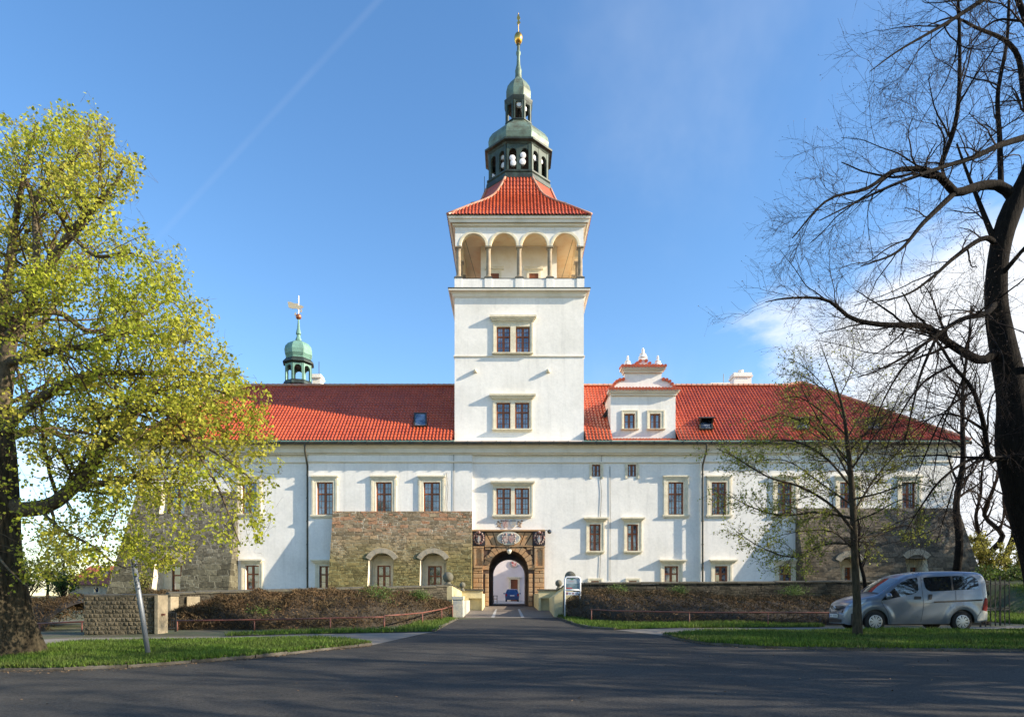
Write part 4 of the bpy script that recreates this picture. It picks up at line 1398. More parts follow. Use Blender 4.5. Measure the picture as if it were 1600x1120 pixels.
for dx in (-0.17, 0.17):
    shield(m, p_(794.8) + dx, q_(842.4), 0.30, 0.46, PY - 0.16, PY - 0.11)
    m.sphere((p_(794.8) + dx, PY - 0.13, q_(834.6)), 0.07, 10, 8)
for s in (-1, 1):
    for k in range(5):
        m.sphere((p_(794.8) + s * (0.36 + 0.04 * (k % 2)), PY - 0.12, q_(848 - 3.2 * k)), 0.055, 8, 6)
m.build('twin_shields', M['relief_pink'], cart)
rng0 = random.Random(4)
for px in (748.2, 842.4):
    base = MB().box(p_(px) - 0.37, p_(px) + 0.37, PY - 0.05, PY + 0.02, q_(851.6), q_(828.6))
    base = base.build('coat_of_arms', M['relief_dark'], castle)
    m = MB()
    shield(m, p_(px), q_(842), 0.30, 0.46, PY - 0.14, PY - 0.05)
    for k in range(16):
        a = 2 * math.pi * k / 16
        m.sphere((p_(px) + 0.29 * math.cos(a), PY - 0.06, q_(840) + 0.36 * math.sin(a)), 0.055 + 0.02 * rng0.random(), 8, 6, (1, 0.8, 1.2))
    m.sphere((p_(px), PY - 0.10, q_(831.6)), 0.10, 10, 8)
    m.build('carved_shield', M['relief_red'], base)
    MB().prism_y([(p_(px) - 0.05, q_(847)), (p_(px) + 0.03, q_(848)), (p_(px) + 0.07, q_(840)), (p_(px) + 0.02, q_(836)), (p_(px) - 0.06, q_(840))], PY - 0.16, PY - 0.14).build('heraldic_charge', M['relief_pale'], base)
# two painted shields on the plaster over the portal
m = MB()
shield(m, fx(790), fz(818.2), 0.36, 0.52, D - 0.06, D + 0.01)
sh = m.build('wall_arms', M['relief_pink'], castle)
m = MB(); shield(m, fx(801.4), fz(818.2), 0.36, 0.52, D - 0.06, D + 0.01)
m.build('wall_arms', mat('painted_relief_blue', (0.30, 0.33, 0.36), 0.7, noise=(9, 0.42, 0.6), col2=(0.42, 0.36, 0.26)), castle)
for s, c in ((-1, 780), (1, 811.8)):
    m = MB()
    for k in range(9):
        a = k * 2.4
        m.sphere((fx(c) + 0.13 * math.cos(a) * (0.5 + 0.08 * k), D - 0.01, fz(818) + 0.045 * (k - 4)), 0.06, 8, 6, (1.3, 0.5, 0.8))
    m.build('mantling', mat('painted_mantling', (0.40, 0.29, 0.20), 0.8, noise=(12, 0.42, 0.6)), castle)

# ------------------------------------------------------------------ lamps on the castle
lp = empty('hanging_lantern', (GATE_X, PY - 0.5, fz(868, PY)), 'white glass globe lantern hanging in the top of the gate arch', 'lantern')
ly = PY - 0.32
lx = fx(795.6, ly)
def lz(py): return fz(py, ly)
MB().tube([(lx, PY + 0.02, lz(849)), (lx, ly, lz(850)), (lx, ly, lz(857))], 0.018, 6).build('bracket', M['gutter'], lp)
MB().lathe([(0.03, lz(857)), (0.13, lz(858)), (0.15, lz(857.4)), (0.03, lz(855))], lx, ly, 12).build('cap', M['gutter'], lp)
MB().lathe([(0.04, lz(865.4)), (0.10, lz(863.6)), (0.145, lz(861.4)), (0.15, lz(859.4)), (0.12, lz(858))], lx, ly, 16).build('globe', mat('milk_glass', (0.75, 0.70, 0.60), 0.25), lp, smooth=True)
fl_ = empty('floodlight', (fx(858), D - 0.1, fz(832)), 'small dark round floodlight on the white wall beside the portal', 'floodlight')
MB().tube([(fx(852), D + 0.02, fz(828.5)), (fx(853), D - 0.30, fz(829)), (fx(857), D - 0.34, fz(829.5))], 0.025, 6).build('arm', M['gutter'], fl_)
MB().sphere((fx(858.6, D - .35), D - 0.35, fz(830.2, D - .35)), 0.135, 16, 10).build('lamp_head', M['gutter'], fl_, smooth=True)
MB().sphere((fx(859.6, D - .43), D - 0.43, fz(830.2, D - .43)), 0.085, 14, 8).build('lens', M['glass'], fl_, smooth=True)

# antennas in the belfry: white drum-shaped dishes
ant = []
def antenna(px, py, r, d, label, yaw=0.0, deep=0.16):
    x, y, z = W(px, py, d)
    o = empty('antenna_dish', (x, y, z), label, 'antenna', 'round white antennas between the belfry posts')
    m = MB()
    n_ = 20
    prof = [(0.0, -0.03), (r * 0.6, -0.025), (r * 0.96, -0.005), (r, 0.02), (r, deep), (r * 0.9, deep + 0.01), (0.0, deep + 0.01)]
    v, f = [], []
    ca_, sa_ = math.cos(yaw), math.sin(yaw)
    for rr, dd in prof:
        for k in range(n_):
            a = 2 * math.pi * k / n_
            lx_, ly_, lz_ = rr * math.cos(a), dd, rr * math.sin(a)
            v.append((x + lx_ * ca_ - ly_ * sa_, y + lx_ * sa_ + ly_ * ca_, z + lz_))
    for i in range(len(prof) - 1):
        for k in range(n_):
            f.append((i * n_ + k, i * n_ + (k + 1) % n_, (i + 1) * n_ + (k + 1) % n_, (i + 1) * n_ + k))
    m.add(v, f)
    m.build('dish', M['radome'], o, sharp=40)
    MB().tube([(x - sa_ * (deep + 0.02), y + ca_ * (deep + 0.02), z - r * 0.9), (x - sa_ * (deep + 0.02), y + ca_ * (deep + 0.02), z + r * 0.9)], 0.03, 6).build('mount', M['gutter'], o)
M['radome'] = mat('white_radome', (0.80, 0.79, 0.80), 0.5)
ANT = 'round white antennas between the belfry posts'
dA = TCY - 2.02
antenna(800.6, 246.6, 0.20, dA, 'white antenna dish, upper of the two in the left front belfry arch')
antenna(801.8, 254.4, 0.19, dA, 'white antenna dish, lower of the two in the left front belfry arch')
antenna(817.2, 242.2, 0.19, dA, 'white antenna dish, upper of the two in the right front belfry arch')
antenna(816.4, 252.2, 0.21, dA, 'white antenna dish, lower of the two in the right front belfry arch')
antenna(786, 258, 0.18, dA + 0.5, 'white antenna dish low in the arch left of the two front arches', -0.7)
antenna(785, 246, 0.15, dA + 0.6, 'smaller antenna dish high in the arch left of the two front arches', -0.7)
antenna(768.6, 276.5, 0.20, dA + 1.2, 'white antenna dish lowest at the far left corner of the belfry', -1.0)
antenna(836, 247, 0.19, dA + 0.55, 'white antenna dish edge-on high in the first arch right of the front', 0.9, 0.3)
antenna(846.4, 252, 0.17, dA + 1.05, 'antenna dish with a dark rim in the far right belfry arch', 0.9)
antenna(811.2, 162.8, 0.18, TCY - 0.75, 'single white antenna dish in the small upper lantern')
antenna(821.4, 170, 0.16, TCY - 0.45, 'white antenna seen edge-on in the right arch of the small upper lantern', 0.9, 0.3)

# ------------------------------------------------------------------ behind the front wing: the courtyard
YC = 92.0
rear = empty('courtyard_wing', (0, YC, g(YC)), 'pale courtyard wing seen through the gate arch, with one door under a stone hood', 'building')
cz = lambda py: fz(py, YC)
cxx = lambda px: fx(px, YC)
m = MB()
hole = (cxx(798), cxx(809), g(YC) - 0.3, cz(905), YC + 0.3)
wall_panel(m, -26, 26, g(YC) - 0.5, 13.5, YC, [hole], YC + 0.3)
m.build('wall', mat('courtyard_plaster', (0.72, 0.66, 0.63), 0.9, noise=(0.5, 0.45, 0.7), col2=(0.64, 0.57, 0.54)), rear)
m = MB().box(cxx(795), cxx(798), YC - 0.15, YC + 0.001, g(YC), cz(903)).box(cxx(809), cxx(812), YC - 0.15, YC + 0.001, g(YC), cz(903)).box(cxx(798), cxx(809), YC - 0.15, YC + 0.001, cz(905), cz(903))
m.box(cxx(792), cxx(815), YC - 0.4, YC + 0.001, cz(903), cz(900.8))
dw = m.build('doorway', M['trim'], rear)
MB().box(cxx(798), cxx(809), YC + 0.15, YC + 0.2, g(YC) - 0.1, cz(905)).build('door', M['wood'], dw)
m = MB()
m.prism_x([(YC - 0.5, 13.4), (YC + 5.5, 18.0), (YC + 11.5, 13.4)][::-1], -26.5, 26.5)
m.build('roof', M['tile'], rear)
# side wings closing the courtyard
for s, lab in ((-1, 'side wing of the castle behind the left end of the front roof'), (1, 'side wing of the castle behind the right end of the front roof')):
    xo, xi = (XL, -13.5) if s < 0 else (17.0, XR)
    wg = empty('side_wing', ((xo + xi) / 2, 70, g(70)), lab, 'building')
    MB().box(xo + 0.01, xi - 0.01, YR + 0.01, YC - 0.01, g(70) - 0.6, 11.0).build('wall', M['plaster'], wg)
    MB().prism_y([(xo - 0.6, 10.9), (xi + 0.6, 10.9), ((xo + xi) / 2, 15.6)][::-1], REY + 0.1, YC - 0.02).build('roof', M['tile'], wg)
# painted crest on the courtyard wall
hs = empty('wall_crest', (cxx(803), YC, cz(881)), 'red and white oval crest on the courtyard wall, just under the top of the arch', 'crest')
m = MB()
m.prism_y([(cxx(803) + 0.62 * math.cos(a), cz(881) + 0.52 * math.sin(a)) for a in [2 * math.pi * k / 24 for k in range(24)]][::-1], YC - 0.10, YC)
m.build('oval_board', M['relief_pale'], hs)
m = MB(); shield(m, cxx(803), cz(881.2), 0.62, 0.70, YC - 0.15, YC - 0.10)
m.build('emblem', mat('crest_red', (0.36, 0.04, 0.05), 0.5, noise=(3, 0.45, 0.6), col2=(0.60, 0.55, 0.50)), hs)

# the copper-domed turret and the chimneys beyond the ridge
YU = 57.5
tu = empty('ridge_turret', (fx(467, YU), YU, 14.2), 'small open turret with a green onion dome and a gilded vane, behind the left roof', 'turret')
ux, uy = fx(466.5, YU), YU
uz = lambda py: fz(py, YU)
rot = A0 + R(14)
def uoct(m, prof): return m.lathe(prof, ux, uy, 8, rot)
uoct(MB(), [(1.15, 13.8), (1.15, uz(606)), (1.30, uz(604)), (1.25, uz(601)), (1.08, uz(597.2))]).build('drum', M['copper_dark'], tu)
def ring(r, z0, z1, mt, par_, post=0.10, head=0.14):
    save = len(C.objects)
    global castle
    keep = castle
    castle = par_
    o = lantern('lantern', r, z0, z1, mt, mid=False, post=post, rot=rot, cx=ux, cy=uy, head=head)
    castle = keep
    return o
ring(1.05, uz(597.5), uz(572.5), 'copper_bright', tu, 0.10, 0.12)
uoct(MB(), [(1.06, uz(573)), (1.16, uz(570.5)), (1.34, uz(570)), (1.33, uz(568.5)), (1.02, uz(562))]).build('cornice', M['copper_dark'], tu)
uoct(MB(), [(1.0, uz(566)), (1.10, uz(562.5)), (1.00, uz(561)), (1.16, uz(556)), (1.20, uz(550)), (1.12, uz(544)), (0.90, uz(539)), (0.58, uz(535.5)), (0.28, uz(533.4)), (0.22, uz(532))]).build('onion_dome', M['copper_bright'], tu)
uoct(MB(), [(0.27, uz(532.5)), (0.25, uz(530)), (0.17, uz(527)), (0.15, uz(523.5)), (0.23, uz(522)), (0.20, uz(519)), (0.12, uz(513)), (0.07, uz(501)), (0.07, uz(498))]).build('spire', M['copper_bright'], tu)
MB().sphere((ux, uy, uz(495)), 0.24, 14, 10).build('orb', mat('red_gilded_orb', (0.45, 0.16, 0.08), 0.4, metal=0.7), tu, smooth=True)
m = MB().tube([(ux, uy, uz(490)), (ux, uy, uz(462))], 0.025, 6)
fl0 = [(449.5, 471.5), (451, 480.5), (457, 482.5), (463, 482), (466, 484), (472, 481.5), (474.5, 479.5), (471, 477), (466.5, 477), (466.5, 474.5), (460, 474), (455, 472)]
m.prism_y([(fx(a, YU), uz(b)) for a, b in fl0][::-1], uy - 0.025, uy + 0.025)
for a, b in ((461.5, 493), (470.5, 488)):
    m.prism_y([(fx(a, YU) - 0.08, uz(b)), (fx(a, YU) + 0.08, uz(b - 1)), (fx(a, YU) + 0.05, uz(b - 5)), (fx(a, YU) - 0.06, uz(b - 4))], uy - 0.02, uy + 0.02)
m.build('weather_vane', mat('pale_gilt', (0.75, 0.58, 0.36), 0.45, metal=0.5), tu)
def chimney(px0, px1, top, d, label, cap=True, pot=False):
    x0, x1 = fx(px0, d), fx(px1, d)
    o = empty('chimney', ((x0 + x1) / 2, d, 13.5), label, 'chimney', None)
    zt = fz(top, d)
    MB().box(x0, x1, d - 0.5, d + 0.6, 13.2, zt - 0.35).build('stack', M['plaster'], o)
    m = MB().box(x0 - 0.09, x1 + 0.09, d - 0.6, d + 0.7, zt - 0.35, zt - 0.2).box(x0 - 0.03, x1 + 0.03, d - 0.54, d + 0.64, zt - 0.2, zt)
    m.build('cap', M['plaster'], o)
    if pot:
        MB().lathe([(0.2, zt), (0.2, zt + 0.25), (0.24, zt + 0.27), (0.24, zt + 0.34), (0.0, zt + 0.36)], (x0 + x1) / 2, d, 12).build('pot', M['plaster'], o)
chimney(490.5, 503, 587, 60, 'pale chimney just right of the small turret')
chimney(1144, 1171, 585, 58, 'tall white chimney above the ridge on the right, with a small pot', pot=True)
chimney(1108, 1139, 600.5, 62, 'low wide white chimney beside the tall one')
for px, top, d in ((498.5, 565, 60), (1130.6, 584, 62)):
    MB().tube([(fx(px, d), d, fz(610, d)), (fx(px, d), d, fz(top, d))], 0.03, 5).build('lightning_rod', M['gutter'], castle)
# ------------------------------------------------------------------ ground, road, paths, grass
M['ground'] = mat('bare_earth', (0.10, 0.085, 0.05), 0.95, noise=(0.8, 0.4, 0.65), col2=(0.06, 0.085, 0.025), detail=(9, 0.25), bump=(14, 0.5, 0.03))
M['asphalt'] = mat('worn_asphalt', (0.042, 0.040, 0.037), 0.92, spec=0.25, noise=(0.45, 0.35, 0.7), col2=(0.062, 0.058, 0.053), detail=(26, 0.60), bump=(55, 0.9, 0.02))
M['path'] = mat('pale_path', (0.20, 0.178, 0.15), 0.9, noise=(1.2, 0.4, 0.7), col2=(0.145, 0.128, 0.105), detail=(40, 0.15))
M['kerb'] = mat('kerb_stone', (0.125, 0.11, 0.09), 0.9, noise=(3, 0.35, 0.65), col2=(0.055, 0.045, 0.03), detail=(25, 0.25))
M['turf'] = mat('turf_soil', (0.050, 0.075, 0.018), 0.95, noise=(1.2, 0.42, 0.62), col2=(0.075, 0.066, 0.03), detail=(14, 0.3))
M['blade'] = mat('grass_blade', (0.10, 0.17, 0.022), 0.6, spec=0.25, island=0.5, trans=0.35, noise=(0.7, 0.42, 0.62), col2=(0.105, 0.145, 0.03))
M['yellow'] = mat('yellow_plaster', (0.64, 0.55, 0.31), 0.9, spec=0.2, noise=(1.5, 0.42, 0.7), col2=(0.50, 0.43, 0.26), detail=(9, 0.1))
M['cobble'] = mat('bridge_paving', (0.17, 0.135, 0.11), 0.85, noise=(3, 0.35, 0.7), col2=(0.11, 0.085, 0.07), detail=(22, 0.35), bump=(18, 0.6, 0.03))
M['pale_slab'] = mat('pale_paving_slab', (0.38, 0.37, 0.35), 0.85, detail=(14, 0.2))
M['dull_plaster'] = mat('dull_pier_plaster', (0.36, 0.30, 0.205), 0.92, spec=0.2, noise=(2.2, 0.38, 0.62), col2=(0.27, 0.225, 0.15), detail=(12, 0.18), bump=(9, 0.4, 0.02))
M['rust'] = mat('red_brown_paint', (0.20, 0.065, 0.042), 0.6, noise=(4, 0.4, 0.7), col2=(0.11, 0.05, 0.035))

KNOT = [d for d, _ in _HT]
def drape(name, poly, lift, mt, kind='structure'):
    """A sheet laid over the ground: poly is a list of (x, y)."""
    bm = bmesh.new()
    vs = [bm.verts.new((x, y, 0)) for x, y in poly]
    f = bm.faces.new(vs)
    if f.calc_area() > 0: f.normal_update()
    bmesh.ops.triangulate(bm, faces=bm.faces[:], quad_method='BEAUTY', ngon_method='EAR_CLIP')
    for k in KNOT:
        bmesh.ops.bisect_plane(bm, geom=bm.verts[:] + bm.edges[:] + bm.faces[:], plane_co=(0, k, 0), plane_no=(0, 1, 0))
    for v in bm.verts: v.co.z = g(v.co.y) + lift
    for f in bm.faces:
        f.normal_update()
        if f.normal.z < 0: f.normal_flip()
    me = bpy.data.meshes.new(name)
    bm.to_mesh(me); bm.free()
    o = link(name, me, mt)
    return tag(o, kind=kind)

m = MB()
xs_ = [-2500, -300, -60, -30, 0, 30, 60, 300, 2500]
ys_ = sorted(set(KNOT + [300, 800]))
m.grid([[(x, y, g(y)) for x in xs_] for y in ys_])
tag(m.build('ground', M['ground']), kind='structure')

KL = [gp(*p) for p in ((0, 1048), (100, 1047), (200, 1043), (300, 1035.5), (400, 1027.5), (450, 1022.5), (520, 1014.5), (560, 1010.5), (582, 1008))]
KL = [(-60, KL[0][1] - 0.15), (-25, KL[0][1] - 0.1)] + KL
KR = [gp(*p) for p in ((1035, 993), (1050, 997), (1070, 1001.5), (1110, 1007.5), (1200, 1013), (1350, 1016), (1600, 1017.5), (1900, 1018))]
KR += [(60, KR[-1][1])]
PLU = [gp(*p) for p in ((680, 987), (620, 988.5), (500, 990.5), (350, 994.5), (250, 995.5), (140, 996.5), (66, 999))]      # left path, far edge
PLU += [(-30, PLU[-1][1]), (-60, PLU[-1][1])]
PLL = [gp(*p) for p in ((582, 1008), (540, 1002.5), (487, 1000), (350, 1000.8), (250, 1003), (131, 1007), (66, 1012))]     # left path, near edge
PLL += [(-30, PLL[-1][1]), (-60, PLL[-1][1])]
EL = [gp(*p) for p in ((680, 987), (700, 975), (716, 967.2))]             # drive edge by the left verge
ER = [gp(*p) for p in ((869, 963.5), (879, 968.4), (893, 974), (908.6, 979), (924, 982), (960, 984))]
PRU = ER[-1:] + [gp(*p) for p in ((1050, 981.5), (1290, 980), (1600, 980))] + [(60, gp(1600, 980)[1])]
PRL = [gp(1035, 993)] + [gp(*p) for p in ((1100, 989.5), (1290, 987.5), (1545, 987))]
road = [(-60, -30), (60, -30)] + KR[::-1] + ER[::-1] + EL[::-1] + [KL[-1]] + KL[::-1][1:]
drape('road', road, 0.004, M['asphalt'])
drape('path', PLL[::-1] + PLU[::-1][::-1][:0] + PLU, 0.012, M['path']) if False else None
drape('path', PLU[::-1] + [PLL[0]] + PLL[1:], 0.010, M['path'])
drape('path', PRU + [(60, PRL[-1][1])] + PRL[::-1], 0.010, M['path'])

def kerb(name, line, w=0.11, h=0.065, side=1):
    m = MB()
    n = len(line)
    nrm = []
    for i in range(n):
        a, b = Vector(line[max(i - 1, 0)]), Vector(line[min(i + 1, n - 1)])
        t = (b - a).normalized()
        nrm.append(Vector((-t.y, t.x)) * side)
    for i in range(n - 1):
        a, b = Vector(line[i]), Vector(line[i + 1])
        L = (b - a).length
        k = max(1, int(round(L / 0.9)))
        for j in range(k):
            p, q = a.lerp(b, j / k), a.lerp(b, (j + 0.985) / k)
            np_, nq = nrm[i].lerp(nrm[i + 1], j / k), nrm[i].lerp(nrm[i + 1], (j + 1) / k)
            rng = random.Random(i * 100 + j)
            dz = rng.uniform(-0.012, 0.012); dd = rng.uniform(-0.01, 0.01)
            v = []
            for (c, nn) in ((p, np_), (q, nq)):
                c = c + nn * dd
                d_ = c + nn * w
                v += [(c.x, c.y, g(c.y) - 0.05), (c.x, c.y, g(c.y) + h * 0.8 + dz), (c.x + nn.x * 0.02, c.y + nn.y * 0.02, g(c.y) + h + dz), (d_.x, d_.y, g(d_.y) + h + dz), (d_.x, d_.y, g(d_.y) - 0.05)]
            m.add(v, [(0, 5, 6, 1), (1, 6, 7, 2), (2, 7, 8, 3), (3, 8, 9, 4), (0, 1, 2, 3, 4), (9, 8, 7, 6, 5)])
    return tag(m.build(name, M['kerb']), kind='structure')
kerb('kerb', KL, side=1)
kerb('kerb', KR, side=1)
kerb('kerb', EL, w=0.10, h=0.07, side=1)
kerb('kerb', ER, w=0.12, h=0.08, side=1)

grass_l = KL + PLL[1:]
grass_r = [PRL[0]] + PRL[1:] + [(60, PRL[-1][1])] + KR[::-1][:-1]
drape('turf', [(x, y + 0.03) for x, y in KL[:-1]] + [KL[-1]] + PLL[1:], 0.06, M['turf'])
drape('turf', grass_r, 0.06, M['turf'])
vl = [EL[0], EL[1], EL[2], (EL[2][0] - 1.2, EL[2][1] + 0.6)] + [(x - 0.2, y + 1.0) for x, y in PLU[1:4]] + PLU[1:4][::-1]
drape('turf', vl, 0.03, M['turf'])
vr = ER + PRU[1:3] + [(PRU[2][0], PRU[2][1] + 2.6), (ER[0][0] + 3, 27.5), (ER[0][0] + 0.6, ER[0][1] + 0.3)]
drape('turf', vr, 0.03, M['turf'])

def in_poly(P, poly):
    x, y = P[:, 0], P[:, 1]
    c = np.zeros(len(P), bool)
    n = len(poly)
    for i in range(n):
        (x0, y0), (x1, y1) = poly[i], poly[(i + 1) % n]
        cond = ((y0 > y) != (y1 > y)) & (x < (x1 - x0) * (y - y0) / ((y1 - y0) if y1 != y0 else 1e-9) + x0)
        c ^= cond
    return c
GY = np.array([d for d, _ in _HT]); GH = np.array([h for _, h in _HT])
def gv(y): return EYE - np.interp(y, GY, GH)
def blades(name, poly, n, hgt, lift, seed, width=0.016, mt=None, xlim=(-14, 22), clump=0.5):
    rng = np.random.default_rng(seed)
    poly = [(min(max(x, xlim[0]), xlim[1]), y) for x, y in poly]
    xs = [p[0] for p in poly]; ys = [p[1] for p in poly]
    P = np.stack([rng.uniform(min(xs), max(xs), n * 3), rng.uniform(min(ys), max(ys), n * 3)], 1)
    P = P[in_poly(P, poly)]
    # tufts: thin out where a slow wave is low
    k = np.sin(P[:, 0] * 2.1 + 1.3 * np.sin(P[:, 1] * 3.1)) * np.sin(P[:, 1] * 2.7 + 1.7 * np.sin(P[:, 0] * 1.3))
    P = P[rng.random(len(P)) < 0.75 + clump * 0.5 * k][:n]
    n = len(P)
    k = np.sin(P[:, 0] * 1.1 + 1.3 * np.sin(P[:, 1] * 1.9))
    h = hgt * rng.uniform(0.45, 1.25, n) * (1 + 0.3 * k)
    a = rng.uniform(0, 2 * np.pi, n)
    b = rng.uniform(0, 2 * np.pi, n)
    ln = h * rng.uniform(0.1, 0.7, n)
    z = gv(P[:, 1]) + lift
    w = width * rng.uniform(0.6, 1.3, n)
    base = np.column_stack([P, z])
    side = np.column_stack([np.cos(a) * w, np.sin(a) * w, np.zeros(n)])
    tip = base + np.column_stack([np.cos(b) * ln, np.sin(b) * ln, h])
    V = np.stack([base - side, base + side, tip], 1).reshape(-1, 3)
    Fc = np.arange(3 * n).reshape(-1, 3)
    o = link(name, arr_mesh(name, V, Fc), mt or M['blade'])
    return tag(o, kind='stuff')
blades('grass', grass_l, 62000, 0.085, 0.06, 1)
blades('grass', grass_r, 70000, 0.10, 0.06, 2)
blades('grass', vl, 14000, 0.11, 0.03, 3)
blades('grass', vr, 22000, 0.12, 0.03, 4)
# old leaves along the kerbs
def litter(seed=5):
    rng = np.random.default_rng(seed)
    pts = []
    for line, k in ((KL[1:], 1500), (KR[:-1], 700), (PLL[:7], 250)):
        for _ in range(k):
            i = rng.integers(0, len(line) - 1)
            t = rng.random()
            x = line[i][0] + (line[i + 1][0] - line[i][0]) * t; y = line[i][1] + (line[i + 1][1] - line[i][1]) * t
            o = rng.normal(-0.04, 0.15)
            pts.append((x, y + o, (0.10 if 0 < o < 0.15 else 0.07 if o >= 0.15 else 0.012)))
    for _ in range(260):
        x, y = rng.uniform(-8, 9), rng.uniform(9, 16)
        pts.append((x, y, 0.012))
    P = np.array(pts); n = len(P)
    s = rng.uniform(0.010, 0.028, n); a = rng.uniform(0, 6.28, n)
    z = gv(P[:, 1]) + P[:, 2]
    c = np.column_stack([P[:, 0], P[:, 1], z])
    u = np.column_stack([np.cos(a), np.sin(a), rng.normal(0, 0.25, n)]) * s[:, None]
    v = np.column_stack([-np.sin(a), np.cos(a), rng.normal(0, 0.25, n)]) * s[:, None] * 0.6
    V = np.stack([c - u, c + v, c + u, c - v], 1).reshape(-1, 3)
    o = link('fallen_leaves', arr_mesh('fallen_leaves', V, np.arange(4 * n).reshape(-1, 4)), mat('dead_leaf', (0.16, 0.10, 0.05), 0.8, island=0.6))
    tag(o, kind='stuff')
litter()

# ------------------------------------------------------------------ the bridge to the gate
DK = 43.2
deck = [gp(721, 965), gp(868, 965), (fx(836, DK), DK), (fx(757, DK), DK)]
dk = [(fx(716, 32.3), 32.3), (fx(872, 32.3), 32.3), (fx(872, 38), 38), (GATE_X + GATE_R + 0.5, 43.2), (GATE_X - GATE_R - 0.5, 43.2), (fx(718, 38), 38)]
drape('bridge_deck', dk, 0.014, M['cobble'])
drape('passage_floor', [(GATE_X - GATE_R - 0.3, 43.2), (GATE_X + GATE_R + 0.3, 43.2), (GATE_X + GATE_R + 0.3, 54.5), (GATE_X - GATE_R - 0.3, 54.5)], 0.016, M['cobble'])
drape('courtyard_paving', [(-13, 54.5), (16.5, 54.5), (16.5, 92), (-13, 92)], 0.02, mat('courtyard_gravel', (0.36, 0.33, 0.29), 0.9, detail=(8, 0.15)))
def strip(pa, pb):
    (a0, a1, y0), (b0, b1, y1) = pa, pb
    A0, A1, B0, B1 = gp(a0, y0), gp(a1, y0), gp(b0, y1), gp(b1, y1)
    return drape('paving_strip', [A0, A1, B1, B0], 0.020, M['pale_slab'])
strip((767, 772.5, 964.6), (774.3, 776.8, 951.5))
strip((814.5, 819.5, 964.6), (809, 812, 951.5))
A = [gp(727, 965.4), gp(864, 965.4)]
drape('paving_strip', [A[0], A[1], (A[1][0], A[1][1] + 0.28), (A[0][0], A[0][1] + 0.28)], 0.023, M['pale_slab'])
# cobbles in courses: raised stone bands across the deck
rb = MB()
rngc = random.Random(3)
yy = 33.4
while yy < 42.4:
    t = (yy - 33) / 10
    xl, xr = fx(724, yy) + 0.0, fx(862, yy)
    if yy > 38: xl, xr = GATE_X - 1.45, GATE_X + 1.45
    if rngc.random() < 0.75:
        z = g(yy) + 0.0145
        zb_c = g(yy + 0.22) + 0.0145
        rb.add([(xl, yy, z + 0.004), (xr, yy, z + 0.004), (xr, yy + 0.22, zb_c + 0.004), (xl, yy + 0.22, zb_c + 0.004)], [(0, 1, 2, 3)])
    yy += 0.5
tag(rb.build('paving_course', mat('worn_paving_course', (0.25, 0.22, 0.19), 0.85, detail=(20, 0.3))), kind='structure')

def wall_line(mb, P, thick, drop=0.3):
    """A wall along plan points with top heights: P = [(x, y, ztop)]; thickness to the left of travel."""
    for (x0, y0, z0), (x1, y1, z1) in zip(P, P[1:]):
        t = Vector((x1 - x0, y1 - y0)).normalized()
        n_ = Vector((-t.y, t.x)) * thick
        v = [(x0, y0, g(y0) - drop), (x1, y1, g(y1) - drop), (x1 + n_.x, y1 + n_.y, g(y1) - drop), (x0 + n_.x, y0 + n_.y, g(y0) - drop),
             (x0, y0, z0), (x1, y1, z1), (x1 + n_.x, y1 + n_.y, z1), (x0 + n_.x, y0 + n_.y, z0)]
        mb.add(v, [(0, 3, 2, 1), (4, 5, 6, 7), (0, 1, 5, 4), (1, 2, 6, 5), (2, 3, 7, 6), (3, 0, 4, 7)])
def coping_line(mb, P, thick, over=0.06, h=0.11):
    for (x0, y0, z0), (x1, y1, z1) in zip(P, P[1:]):
        t = Vector((x1 - x0, y1 - y0)).normalized()
        n_ = Vector((-t.y, t.x))
        L = (Vector((x1 - x0, y1 - y0))).length
        k = max(1, int(L / 0.9))
        for j in range(k):
            a, b = j / k, (j + 0.985) / k
            e = random.Random(j + int(L * 10)).uniform(-0.012, 0.012)
            q = []
            for tt in (a, b):
                c = Vector((x0 + (x1 - x0) * tt, y0 + (y1 - y0) * tt)); z = z0 + (z1 - z0) * tt + e
                p, r_ = c - n_ * over, c + n_ * (thick + over); mid = c + n_ * (thick / 2)
                q += [(p.x, p.y, z + 0.001), (p.x, p.y, z + h * 0.55), (mid.x, mid.y, z + h), (r_.x, r_.y, z + h * 0.55), (r_.x, r_.y, z + 0.001)]
            mb.add(q, [(0, 5, 6, 1), (1, 6, 7, 2), (2, 7, 8, 3), (3, 8, 9, 4), (4, 9, 5, 0), (0, 1, 2, 3, 4), (9, 8, 7, 6, 5)])
def ball(parent, x, y, zc, r):
    m = MB().lathe([(r * 0.75, zc - r - 0.16), (r * 0.75, zc - r - 0.08), (r * 0.5, zc - r - 0.05), (r * 0.42, zc - r * 0.9)], x, y, 16)
    m.sphere((x, y, zc), r, 24, 16)
    return m.build('stone_ball', M['grey_stone'], parent, sharp=45)
